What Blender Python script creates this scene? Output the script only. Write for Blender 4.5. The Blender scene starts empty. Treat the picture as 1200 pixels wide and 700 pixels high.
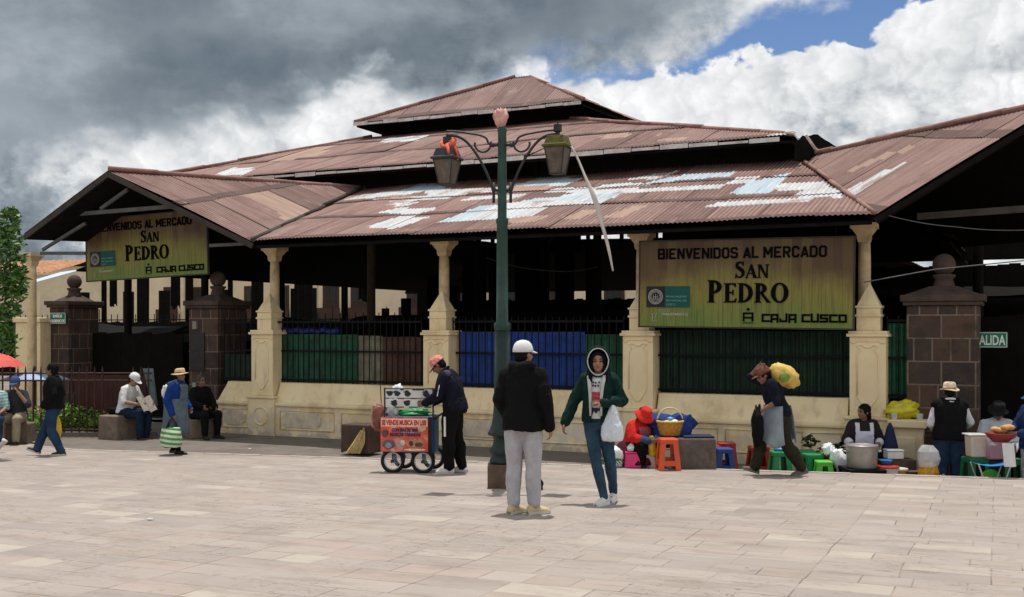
import bpy, bmesh, math, random
import numpy as np
from mathutils import Vector, Matrix, noise
from mathutils.geometry import tessellate_polygon
R = math.radians
PI = math.pi
random.seed(7)
scene = bpy.context.scene
COL = scene.collection

# ------------------------------------------------------------------ camera, sky, sun, exposure
F, CX, HY, EZ = 1250.0, 600.0, 383.0, 1.45      # focal length in photo pixels, image centre, horizon row, eye height (m)
cam_d = bpy.data.cameras.new('camera')
cam = bpy.data.objects.new('camera', cam_d)
COL.objects.link(cam)
cam.location = (0, 0, EZ)
cam.rotation_euler = (R(90), 0, 0)
cam_d.sensor_fit = 'HORIZONTAL'
cam_d.sensor_width = 36.0
cam_d.lens = 36.0 * F / 1200.0
cam_d.shift_y = (HY - 350.0) / 1200.0
cam_d.clip_start = 0.1
cam_d.clip_end = 3000
scene.camera = cam

vs = scene.view_settings
scene.display_settings.display_device = 'sRGB'
vs.view_transform = 'Standard'
vs.look = 'None'
vs.exposure = 0.12
vs.gamma = 1.0
vs.use_curve_mapping = False

SUN_EL, SUN_AZ = 79.0, 4.0          # almost overhead, a little behind the hall (azimuth from +Y towards +X)
sun_d = bpy.data.lights.new('sun', 'SUN')
sun_d.energy = 3.5
sun_d.angle = R(0.55)
sun_d.color = (1.0, 0.955, 0.89)
sun = bpy.data.objects.new('sun', sun_d)
COL.objects.link(sun)
sun.location = (0, 0, 40)
sd = Vector((math.sin(R(SUN_AZ)) * math.cos(R(SUN_EL)), math.cos(R(SUN_AZ)) * math.cos(R(SUN_EL)), math.sin(R(SUN_EL))))
sun.rotation_euler = sd.to_track_quat('Z', 'Y').to_euler()


class NX:
    """small expression builder for shader maths"""
    def __init__(s, nt, sock): s.nt, s.s = nt, sock
    def _m(s, op, *a, clamp=False):
        n = s.nt.nodes.new('ShaderNodeMath'); n.operation = op; n.use_clamp = clamp
        for i, v in enumerate((s,) + a):
            if isinstance(v, NX): s.nt.links.new(v.s, n.inputs[i])
            else: n.inputs[i].default_value = v
        return NX(s.nt, n.outputs[0])
    def __add__(s, o): return s._m('ADD', o)
    def __radd__(s, o): return s._m('ADD', o)
    def __sub__(s, o): return s._m('SUBTRACT', o)
    def __rsub__(s, o): return (s * -1.0) + o
    def __mul__(s, o): return s._m('MULTIPLY', o)
    def __rmul__(s, o): return s._m('MULTIPLY', o)
    def __truediv__(s, o): return s._m('DIVIDE', o)
    def max(s, o): return s._m('MAXIMUM', o)
    def min(s, o): return s._m('MINIMUM', o)
    def abs(s): return s._m('ABSOLUTE')
    def clamp(s): return s._m('ADD', 0.0, clamp=True)
    def pow(s, o): return s._m('POWER', o)
    def sm(s, a, b):
        n = s.nt.nodes.new('ShaderNodeMapRange'); n.interpolation_type = 'SMOOTHSTEP'
        s.nt.links.new(s.s, n.inputs[0])
        for i, v in ((1, a), (2, b)):
            if isinstance(v, NX): s.nt.links.new(v.s, n.inputs[i])
            else: n.inputs[i].default_value = v
        return NX(s.nt, n.outputs[0])
    def mix(s, a, b):       # a + (b-a)*s
        return (s * (b - a if isinstance(b, NX) else (b - a if not isinstance(a, NX) else (a * -1.0) + b))) + a
    def ramp(s, pts, x0, x1):
        """piecewise linear table of (x, value) with values 0..1"""
        t = (s - x0) / (x1 - x0)
        n = s.nt.nodes.new('ShaderNodeValToRGB'); n.color_ramp.interpolation = 'LINEAR'
        el = n.color_ramp.elements
        while len(el) < len(pts): el.new(0.5)
        for e, (x, v) in zip(el, pts):
            e.position = (x - x0) / (x1 - x0); e.color = (v, v, v, 1)
        s.nt.links.new(t.s, n.inputs[0])
        return NX(s.nt, n.outputs[0])


def make_world():
    w = bpy.data.worlds.new('World'); scene.world = w; w.use_nodes = True
    nt = w.node_tree; nt.nodes.clear()
    N, L = nt.nodes.new, nt.links.new
    out = N('ShaderNodeOutputWorld')
    sky = N('ShaderNodeTexSky'); sky.sky_type = 'NISHITA'; sky.sun_disc = False
    sky.sun_elevation = R(SUN_EL); sky.sun_rotation = R(SUN_AZ)
    sky.altitude = 3400; sky.air_density = 0.9; sky.dust_density = 0.0; sky.ozone_density = 3.2
    bs = N('ShaderNodeBackground'); L(sky.outputs[0], bs.inputs[0]); bs.inputs[1].default_value = 0.115
    tc = N('ShaderNodeTexCoord'); sp = N('ShaderNodeSeparateXYZ'); L(tc.outputs['Generated'], sp.inputs[0])
    x, y, z = (NX(nt, sp.outputs[i]) for i in range(3))
    az = x._m('ARCTAN2', y); el = z._m('ARCSINE')
    px, py = az * F, el * F                    # angles in 1/1250 rad: right of, and above, straight ahead
    def noise_at(scale, det, rough, sx=1.0, sy=1.0, off=0.0, lac=2.0, dist=0.0):
        c = N('ShaderNodeCombineXYZ')
        L((az * sx + off).s, c.inputs[0]); L((el * sy).s, c.inputs[1])
        n = N('ShaderNodeTexNoise'); n.noise_dimensions = '2D'
        n.inputs['Scale'].default_value = scale; n.inputs['Detail'].default_value = det
        n.inputs['Roughness'].default_value = rough; n.inputs['Lacunarity'].default_value = lac
        n.inputs['Distortion'].default_value = dist
        L(c.outputs[0], n.inputs['Vector'])
        return NX(nt, n.outputs[0])
    n1 = noise_at(5.5, 5, .55, 1, 1.5, 3.1)
    n2 = noise_at(22, 6, .6, 1, 1.25, 7.7)
    n3 = noise_at(8.5, 5, .62, 1, 1.8, 1.3)
    n4 = noise_at(3.2, 4, .5, 1, 1.9, 12.4)
    n5 = noise_at(13, 6, .55, 1, 1.1, 21.4, dist=.15)
    def puff_at(scale, warp, off):                           # heaped, cauliflower shapes
        c = N('ShaderNodeCombineXYZ'); L((az + (n2 - .5) * warp + off).s, c.inputs[0]); L((el * 1.15 + (n5 - .5) * warp).s, c.inputs[1])
        v = N('ShaderNodeTexVoronoi'); v.voronoi_dimensions = '2D'; v.feature = 'SMOOTH_F1'; v.inputs['Scale'].default_value = scale; v.inputs['Smoothness'].default_value = .35
        v.inputs['Detail'].default_value = 2.0; v.inputs['Roughness'].default_value = .55; v.inputs['Lacunarity'].default_value = 2.3; v.normalize = True
        L(c.outputs[0], v.inputs['Vector']); return NX(nt, v.outputs['Distance']) * -1.0 + 1.0
    puff = puff_at(15, .05, .37); puff2 = puff_at(15, .05, .37 - .006)     # the second one a little to the side gives the lit flank
    # the edge between the dark bank above and the cumulus below, and the width of the blue gap along it
    edge = (px + 600).ramp([(-200, .18), (80, .335), (190, .40), (300, .46), (440, .53), (560, .565), (680, .56), (800, .60), (940, .655), (1090, .74), (1250, .86)], -200, 1250) * 500.0
    gap = (px + 600).ramp([(-200, 0), (420, .0), (600, .14), (690, .42), (800, .52), (900, .84), (980, .86), (1050, .58), (1110, .42), (1250, .25)], -200, 1250) * 62.0 - 24.0
    D = py - edge + (n1 - .5) * 95 + (n2 - .5) * 40
    # cumulus
    soft = (px + 600).ramp([(-200, .9), (80, .55), (300, .42), (480, .34), (640, .16), (760, .05), (1250, .03)], -200, 1250) * 90.0
    cum = (D * -1.0 - gap + (puff - .72) * 95 + (n5 - .5) * 14 - soft * .15).sm(soft * -.7, soft + 3.0)
    deep = (D * -1.0).sm(10, 140)
    left = (px + 600).sm(640, 420)
    flank = ((puff2 - puff) * 9.0 + .5).clamp()
    cb = puff.sm(.55, .85) * .20 + flank * .16 + n2.sm(.35, .66) * .10 + .57 + left * .07 - deep * (n3.sm(.42, .68) * .30) - left * (n1.sm(.35, .7) * .10 + (n5 * -1 + 1).sm(.42, .66) * .10)
    leftdim = (px + 600 + (n2 - .5) * 160).ramp([(-200, .25), (30, .28), (85, .5), (135, 1), (1200, 1)], -200, 1200)
    cb = (cb * leftdim).clamp()
    # grey bank
    bank = (D - gap + (n3 - .5) * 40).sm(-14.0, 16.0)
    rim = (D - gap).sm(85, -5)
    light = (n4.sm(.40, .68) * .34 + n3.sm(.45, .75) * .22)
    pos = (px + 600).ramp([(-300, .5), (0, .36), (150, .16), (420, .0), (640, .02), (760, .2), (900, .42), (1200, .6)], -300, 1200)
    gb = (light * .40 + (n2 - .5) * .10 + pos * .48 + .175 + rim * (n2.sm(.3, .7) * .30 + .06)).min(.82)
    far = (px.abs()).sm(900, 1900)                           # unseen sky beside the view: bright cloud added as fill light
    gb = far.mix(gb, n4 * .5 + .48)
    high = py.sm(420, 900)
    gb = high.mix(gb, n4 * .55 + .40)  # cloud above the view, brightened as fill too
    thin = n3.sm(.25, .55)                                   # the bank is solid, its rim lets a little blue through
    cov = cum.max(bank * (thin * .35 + .65).max((D - gap).sm(0, 60))).max((px + 600).sm(640, 560))
    isc = cum
    br = isc.mix(gb, cb)
    col = N('ShaderNodeValToRGB'); cr = col.color_ramp
    cr.elements[0].position = 0.0; cr.elements[0].color = (.045, .064, .082, 1)
    cr.elements[1].position = 1.0; cr.elements[1].color = (.98, .98, .985, 1)
    for p, c in ((.18, (.115, .150, .185, 1)), (.42, (.33, .375, .42, 1)), (.7, (.70, .72, .735, 1))):
        e = cr.elements.new(p); e.color = c
    L(br.s, col.inputs[0])
    bc = N('ShaderNodeBackground'); L(col.outputs[0], bc.inputs[0]); bc.inputs[1].default_value = 0.95
    mx = N('ShaderNodeMixShader'); L(cov.clamp().s, mx.inputs[0]); L(bs.outputs[0], mx.inputs[1]); L(bc.outputs[0], mx.inputs[2])
    L(mx.outputs[0], out.inputs[0])
make_world()
scene.world.cycles.sampling_method = 'MANUAL'
scene.world.cycles.sample_map_resolution = 512
scene.cycles.max_bounces = 6
scene.cycles.diffuse_bounces = 3

# ------------------------------------------------------------------ where things stand
O2 = Vector((-4.992, 20.8)); U2 = Vector((0.90338827, -0.42882355)); N2 = Vector((0.42882355, 0.90338827))
U3 = Vector((U2.x, U2.y, 0)); N3 = Vector((N2.x, N2.y, 0)); UP = Vector((0, 0, 1))
FYAW = math.atan2(U2.y, U2.x)
SLOPE, VROW, GH = 0.0352, 427.0, 1.45            # the plaza falls away from the camera
def fac(s, t, z):                                # along the facade, behind it, height
    p = O2 + U2 * s + N2 * t
    return Vector((p.x, p.y, z))
def G(x, y):                                     # a point of the sloping plaza
    m = (y - VROW) / GH
    return Vector(((x - CX) / m, F / m, EZ - (y - HY) / m))
def PD(x, y, d):
    return Vector(((x - CX) / F * d, d, EZ + (HY - y) / F * d))
def on_t(x, y, t):                               # facade-parallel plane at depth t
    r = Vector(((x - CX) / F, 1.0)); d = (O2 + N2 * t).dot(N2) / r.dot(N2); p = r * d
    return Vector(((p - O2).dot(U2), t, EZ + (HY - y) / F * d))
def S(x, t): return on_t(x, HY, t).x
def plane_hit(x, y, p0, nrm):
    d0 = Vector(((x - CX) / F, 1.0, (HY - y) / F)); o = Vector((0, 0, EZ))
    k = (p0 - o).dot(nrm) / d0.dot(nrm)
    return o + d0 * k
def plaza_z(Y): return -SLOPE * Y
def edge_y(X): return 17.1 - 0.336 * (X + 4.1)   # where the plaza ends
def walk_z(X): return -0.655 - 0.22 * min(max((X - 3.0) / 2.8, 0), 1.15)

# ------------------------------------------------------------------ materials
def lin(r, g, b):
    f = lambda c: (c / 255 / 12.92) if c / 255 <= .04045 else ((c / 255 + .055) / 1.055) ** 2.4
    return (f(r), f(g), f(b), 1)
MATS = {}
def mat(name, col, rough=.75, var=.18, scale=6.0, bump=0.0, bscale=40.0, metal=0.0, dirt=None, dscale=2.0, damt=.5, spec=.35, stretch=(1, 1, 1), alpha=1.0, trans=0.0):
    """plain surface with uneven tone, optional stains in a second colour and a fine bump"""
    if name in MATS: return MATS[name]
    m = bpy.data.materials.new(name); m.use_nodes = True; MATS[name] = m
    nt = m.node_tree; N, L = nt.nodes.new, nt.links.new
    b = nt.nodes['Principled BSDF']
    tc = N('ShaderNodeTexCoord'); mp = N('ShaderNodeMapping'); L(tc.outputs['Object'], mp.inputs[0]); mp.inputs['Scale'].default_value = stretch
    n = N('ShaderNodeTexNoise'); n.inputs['Scale'].default_value = scale; n.inputs['Detail'].default_value = 6; n.inputs['Roughness'].default_value = .65
    L(mp.outputs[0], n.inputs['Vector'])
    a = tuple(max(c * (1 - var), 0) for c in col[:3]) + (1,); c2 = tuple(min(c * (1 + var), 1) for c in col[:3]) + (1,)
    r = N('ShaderNodeValToRGB'); r.color_ramp.elements[0].position = .3; r.color_ramp.elements[1].position = .7
    r.color_ramp.elements[0].color = a; r.color_ramp.elements[1].color = c2
    L(n.outputs[0], r.inputs[0]); src = r.outputs[0]
    if dirt:
        d = N('ShaderNodeTexNoise'); d.inputs['Scale'].default_value = dscale; d.inputs['Detail'].default_value = 8; d.inputs['Roughness'].default_value = .7
        L(mp.outputs[0], d.inputs['Vector'])
        f = NX(nt, d.outputs[0]).sm(.5, .68) * damt
        x = N('ShaderNodeMix'); x.data_type = 'RGBA'; L(f.s, x.inputs[0]); L(src, x.inputs[6]); x.inputs[7].default_value = dirt[:3] + (1,)
        src = x.outputs[2]
    L(src, b.inputs['Base Color'])
    b.inputs['Roughness'].default_value = rough; b.inputs['Metallic'].default_value = metal
    b.inputs['Specular IOR Level'].default_value = spec
    b.inputs['Alpha'].default_value = alpha
    b.inputs['Transmission Weight'].default_value = trans
    if bump:
        bn = N('ShaderNodeTexNoise'); bn.inputs['Scale'].default_value = bscale; bn.inputs['Detail'].default_value = 5
        L(mp.outputs[0], bn.inputs['Vector'])
        bp = N('ShaderNodeBump'); bp.inputs['Strength'].default_value = bump; bp.inputs['Distance'].default_value = .02
        L(bn.outputs[0], bp.inputs['Height']); L(bp.outputs[0], b.inputs['Normal'])
    return m
def rgb(nt, c):
    n = nt.nodes.new('ShaderNodeRGB'); n.outputs[0].default_value = c[:3] + (1,); return n.outputs[0]
def mixc(nt, f, a, b, mode='MIX'):
    x = nt.nodes.new('ShaderNodeMix'); x.data_type = 'RGBA'; x.blend_type = mode
    for i, v in ((0, f), (6, a), (7, b)):
        if isinstance(v, NX): nt.links.new(v.s, x.inputs[i])
        elif hasattr(v, 'is_linked'): nt.links.new(v, x.inputs[i])
        elif isinstance(v, (int, float)): x.inputs[i].default_value = v
        else: x.inputs[i].default_value = tuple(v[:3]) + (1,)
    return x.outputs[2]
def newmat(name):
    m = bpy.data.materials.new(name); m.use_nodes = True; MATS[name] = m
    nt = m.node_tree
    return m, nt, nt.nodes['Principled BSDF']
def tnoise(nt, vec, scale, det=6, rough=.6, dist=0.0):
    n = nt.nodes.new('ShaderNodeTexNoise'); n.inputs['Scale'].default_value = scale; n.inputs['Detail'].default_value = det
    n.inputs['Roughness'].default_value = rough; n.inputs['Distortion'].default_value = dist
    if vec is not None: nt.links.new(vec, n.inputs['Vector'])
    return NX(nt, n.outputs[0])
def mapping(nt, src, scale=(1, 1, 1), rot=(0, 0, 0), loc=(0, 0, 0)):
    mp = nt.nodes.new('ShaderNodeMapping'); nt.links.new(src, mp.inputs[0])
    mp.inputs['Scale'].default_value = scale; mp.inputs['Rotation'].default_value = rot; mp.inputs['Location'].default_value = loc
    return mp.outputs[0]

# ------------------------------------------------------------------ mesh building
def wm(o):
    m = Matrix.Identity(4)
    while o is not None:
        m = o.matrix_basis @ m; o = o.parent
    return m
class MB:
    def __init__(s): s.v, s.f = [], []
    def add(s, vs_, fs):
        k = len(s.v); s.v += [Vector(p) for p in vs_]; s.f += [tuple(i + k for i in f) for f in fs]; return s
    def box(s, c, d, ax=None, taper=1.0):
        """box of size d at centre c along axes ax (three vectors)"""
        ax = ax or (Vector((1, 0, 0)), Vector((0, 1, 0)), UP); c = Vector(c)
        v = []
        for k in (-1, 1):
            q = taper if k > 0 else 1.0
            for a, b in ((-1, -1), (1, -1), (1, 1), (-1, 1)):
                v.append(c + ax[0] * (a * d[0] / 2 * q) + ax[1] * (b * d[1] / 2 * q) + ax[2] * (k * d[2] / 2))
        return s.add(v, [(3, 2, 1, 0), (4, 5, 6, 7), (0, 1, 5, 4), (1, 2, 6, 5), (2, 3, 7, 6), (3, 0, 4, 7)])
    def fbox(s, s0, s1, t0, t1, z0, z1, taper=1.0):          # box along the facade
        return s.box(fac((s0 + s1) / 2, (t0 + t1) / 2, (z0 + z1) / 2), (s1 - s0, t1 - t0, z1 - z0), (U3, N3, UP), taper)
    def tube(s, pts, r, n=8, cap=True):
        pts = [Vector(p) for p in pts]; rs = r if isinstance(r, (list, tuple)) else [r] * len(pts)
        k = len(s.v); prev = None
        for i, p in enumerate(pts):
            t = (pts[min(i + 1, len(pts) - 1)] - pts[max(i - 1, 0)])
            if t.length < 1e-9: t = Vector((0, 0, 1))
            t.normalize()
            if prev is None:
                a = Vector((1, 0, 0)) if abs(t.x) < .9 else Vector((0, 1, 0)); x = t.cross(a).normalized()
            else:
                x = prev - t * prev.dot(t); x = x.normalized() if x.length > 1e-6 else t.orthogonal().normalized()
            prev = x; y = t.cross(x)
            for j in range(n):
                an = 2 * PI * j / n; s.v.append(p + (x * math.cos(an) + y * math.sin(an)) * rs[i])
        for i in range(len(pts) - 1):
            for j in range(n):
                a, b = k + i * n + j, k + i * n + (j + 1) % n
                s.f.append((a, b, b + n, a + n))
        if cap:
            s.f.append(tuple(k + j for j in reversed(range(n)))); e = k + (len(pts) - 1) * n
            s.f.append(tuple(e + j for j in range(n)))
        return s
    def lathe(s, prof, c=(0, 0, 0), n=24, sq=False, ax=None):
        """profile of (radius, height); sq makes a square section"""
        c = Vector(c); ax = ax or (Vector((1, 0, 0)), Vector((0, 1, 0)), UP); k = len(s.v)
        if sq: n = 4
        for r, h in prof:
            for j in range(n):
                an = 2 * PI * (j + (.5 if sq else 0)) / n; q = r * (math.sqrt(2) if sq else 1)
                s.v.append(c + ax[0] * (math.cos(an) * q) + ax[1] * (math.sin(an) * q) + ax[2] * h)
        for i in range(len(prof) - 1):
            for j in range(n):
                a, b = k + i * n + j, k + i * n + (j + 1) % n
                s.f.append((a, b, b + n, a + n))
        s.f.append(tuple(k + j for j in reversed(range(n)))); e = k + (len(prof) - 1) * n
        s.f.append(tuple(e + j for j in range(n)))
        return s
    def ball(s, c, r, ax=None, n=16, m=10):
        c = Vector(c); r = (r, r, r) if isinstance(r, (int, float)) else r
        ax = ax or (Vector((1, 0, 0)), Vector((0, 1, 0)), UP); k = len(s.v)
        s.v.append(c - ax[2] * r[2])
        for i in range(1, m):
            ph = -PI / 2 + PI * i / m
            for j in range(n):
                an = 2 * PI * j / n
                s.v.append(c + ax[0] * (r[0] * math.cos(ph) * math.cos(an)) + ax[1] * (r[1] * math.cos(ph) * math.sin(an)) + ax[2] * (r[2] * math.sin(ph)))
        s.v.append(c + ax[2] * r[2]); e = len(s.v) - 1
        for j in range(n): s.f.append((k, k + 1 + (j + 1) % n, k + 1 + j))
        for i in range(m - 2):
            for j in range(n):
                a, b = k + 1 + i * n + j, k + 1 + i * n + (j + 1) % n
                s.f.append((a, b, b + n, a + n))
        q = k + 1 + (m - 2) * n
        for j in range(n): s.f.append((q + j, q + (j + 1) % n, e))
        return s
    def cap(s, p1, r1, p2, r2, n=12):
        """tapered capsule"""
        p1, p2 = Vector(p1), Vector(p2); t = p2 - p1; l = t.length
        t = t / l if l > 1e-6 else UP.copy()
        pts, rs = [], []
        for i in range(5):
            a = -PI / 2 + (PI / 2) * i / 4; pts.append(p1 + t * (math.sin(a) * r1)); rs.append(max(math.cos(a) * r1, .0008))
        for i in range(5):
            a = (PI / 2) * i / 4; pts.append(p2 + t * (math.sin(a) * r2)); rs.append(max(math.cos(a) * r2, .0008))
        return s.tube(pts, rs, n)
    def loft(s, rings, n=20, flat=None):
        """rings of (centre, xdir, ydir, rx, ry)"""
        k = len(s.v)
        for c, xd, yd, rx, ry in rings:
            for j in range(n):
                an = 2 * PI * j / n; cx, cy = math.cos(an), math.sin(an)
                if flat is not None: cy = max(cy, flat)
                s.v.append(Vector(c) + xd * (cx * rx) + yd * (cy * ry))
        for i in range(len(rings) - 1):
            for j in range(n):
                a, b = k + i * n + j, k + i * n + (j + 1) % n
                s.f.append((a, b, b + n, a + n))
        s.f.append(tuple(k + j for j in reversed(range(n)))); e = k + (len(rings) - 1) * n
        s.f.append(tuple(e + j for j in range(n)))
        return s
    def prism(s, poly, o, xd, yd, th, back=0.0):
        """flat outline poly in the plane (xd, yd) at o, thickness th towards xd x yd"""
        nz = xd.cross(yd).normalized(); k = len(s.v); n = len(poly); o = Vector(o)
        for h in (back, back + th):
            for a, b in poly: s.v.append(o + xd * a + yd * b + nz * h)
        tri = tessellate_polygon([[Vector((a, b, 0)) for a, b in poly]])
        for t in tri:
            a, b, c = (Vector((poly[i][0], poly[i][1])) for i in t)
            t = tuple(t) if (b - a).cross(c - a) > 0 else (t[0], t[2], t[1])
            s.f.append(tuple(k + n + i for i in t)); s.f.append(tuple(k + i for i in reversed(t)))
        area = sum(poly[i][0] * poly[(i + 1) % n][1] - poly[(i + 1) % n][0] * poly[i][1] for i in range(n))
        for i in range(n):
            j = (i + 1) % n; q = (k + i, k + j, k + n + j, k + n + i)
            s.f.append(q if area > 0 else tuple(reversed(q)))
        return s
    def build(s, name, m, parent=None, local=False, smooth=False, bevel=0.0):
        me = bpy.data.meshes.new(name)
        vv = s.v
        if parent is not None and not local:
            inv = wm(parent).inverted(); vv = [inv @ p for p in s.v]
        me.from_pydata([tuple(p) for p in vv], [], s.f); me.update()
        me.materials.append(m)
        if smooth: me.polygons.foreach_set('use_smooth', [True] * len(me.polygons))
        o = bpy.data.objects.new(name, me); COL.objects.link(o)
        if parent is not None: o.parent = parent
        if bevel:
            b = o.modifiers.new('bevel', 'BEVEL'); b.width = bevel; b.segments = 2; b.limit_method = 'ANGLE'; b.angle_limit = R(35)
        return o
def tag(o, label, cat, group=None):
    o['label'] = label; o['category'] = cat
    if group: o['group'] = group
    return o
def struct(o): o['kind'] = 'structure'; return o
def thing(name, label, cat, loc=(0, 0, 0), rz=0.0, group=None):
    o = bpy.data.objects.new(name, None); COL.objects.link(o); o.empty_display_size = .1
    o.location = loc; o.rotation_euler = (0, 0, rz)
    return tag(o, label, cat, group)
def dup(root, loc, rz, label, group=None):
    r = root.copy(); COL.objects.link(r); r.location = loc; r.rotation_euler = (0, 0, rz); r['label'] = label
    if group: r['group'] = group
    for ch in list(root.children):
        c = ch.copy(); COL.objects.link(c); c.parent = r
        for g in list(ch.children):
            d = g.copy(); COL.objects.link(d); d.parent = c
    return r
def evaluated_mesh(o):
    dg = bpy.context.evaluated_depsgraph_get(); dg.update()
    return bpy.data.meshes.new_from_object(o.evaluated_get(dg))
def text_polys(txt, size, bold=0.0, extrude=.004, xs=1.0, align='LEFT', space=1.0):
    """lettering as mesh: verts in (x, depth, z) and faces"""
    cu = bpy.data.curves.new('lettering', 'FONT'); cu.body = txt; cu.size = size; cu.offset = bold; cu.extrude = extrude
    cu.align_x = align; cu.space_character = space; cu.resolution_u = 3
    o = bpy.data.objects.new('lettering', cu); COL.objects.link(o)
    me = evaluated_mesh(o)
    vs_ = [Vector((v.co.x * xs, -v.co.z, v.co.y)) for v in me.vertices]; fs = [tuple(p.vertices) for p in me.polygons]
    bpy.data.objects.remove(o); bpy.data.curves.remove(cu); bpy.data.meshes.remove(me)
    return vs_, fs
def write(mb, txt, size, at, bold=0.0, xs=1.0, align='LEFT', depth=.004, fit=None, space=1.0):
    v, f = text_polys(txt, size, bold, depth, xs, align, space)
    if fit and v:
        w = max(p.x for p in v) - min(p.x for p in v); k = fit / w
        v = [Vector((p.x * k, p.y, p.z)) for p in v]
    mb.add([p + Vector(at) for p in v], f)

# ------------------------------------------------------------------ particular materials
def roof_material():
    m, nt, b = newmat('rusty corrugated iron'); N, L = nt.nodes.new, nt.links.new
    def attr(n):
        a = N('ShaderNodeAttribute'); a.attribute_name = n; return NX(nt, a.outputs['Fac'])
    tone, kind = attr('tone'), attr('kind')
    uv = N('ShaderNodeUVMap'); uv.uv_map = 'UVMap'
    st = tnoise(nt, mapping(nt, uv.outputs[0], (9, .55, 1)), 1.0, 7, .65)
    bl = tnoise(nt, mapping(nt, uv.outputs[0], (.8, .8, 1)), 1.0, 8, .7, .6)
    fine = tnoise(nt, uv.outputs[0], 14, 5, .7)
    c = mixc(nt, st.sm(.3, .7), (.112, .050, .040), (.265, .147, .124))
    c = mixc(nt, (bl.sm(.42, .66)) * .45, c, (.33, .215, .185))
    c = mixc(nt, (bl * -1 + 1).sm(.54, .70) * .65, c, (.085, .036, .03))
    c = mixc(nt, tone.pow(2.0) * .4, c, (.31, .19, .165))
    c = mixc(nt, (tone * -1 + 1).sm(.6, 1.0) * .45, c, (.09, .04, .032))
    edge = attr('edge')
    c = mixc(nt, edge * bl.sm(.30, .50) * .9, c, (.075, .034, .028))
    pale = tnoise(nt, mapping(nt, uv.outputs[0], (3.0, .9, 1), (0, 0, 0), (5, 3, 0)), 1.0, 9, .72)
    c = mixc(nt, pale.sm(.56, .70) * .6, c, (.40, .285, .25))
    c = mixc(nt, pale.sm(.36, .27) * .6, c, (.07, .03, .026))
    sx_ = N('ShaderNodeSeparateXYZ'); L(uv.outputs[0], sx_.inputs[0])
    val = (NX(nt, sx_.outputs[0]) * (2 * PI / .078))._m('SINE').sm(.2, -.9)               # darker troughs put into the colour to show rib shading, besides rust and dirt
    c = mixc(nt, val * (bl * .5 + .35), c, (.060, .028, .023))
    wh = mixc(nt, (st * .6 + fine * .4).sm(.35, .68), (.38, .39, .40), (.62, .645, .67))
    wh = mixc(nt, val * .35, wh, (.24, .21, .20))
    wh = mixc(nt, bl.sm(.53, .60) * .85, wh, (.30, .19, .16))
    blue = mixc(nt, st.sm(.3, .7), (.27, .35, .41), (.45, .53, .58))
    tan = mixc(nt, st.sm(.3, .7), (.26, .155, .115), (.38, .26, .205))
    c = mixc(nt, kind.sm(.4, .6), c, wh)
    c = mixc(nt, kind.sm(1.4, 1.6), c, blue)
    c = mixc(nt, kind.sm(2.4, 2.6), c, tan)
    L(c, b.inputs['Base Color']); b.inputs['Roughness'].default_value = .7; b.inputs['Metallic'].default_value = 0.0
    b.inputs['Specular IOR Level'].default_value = .3
    bp = N('ShaderNodeBump'); bp.inputs['Strength'].default_value = .35; bp.inputs['Distance'].default_value = .01
    L(fine.s, bp.inputs['Height']); L(bp.outputs[0], b.inputs['Normal'])
    return m
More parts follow.
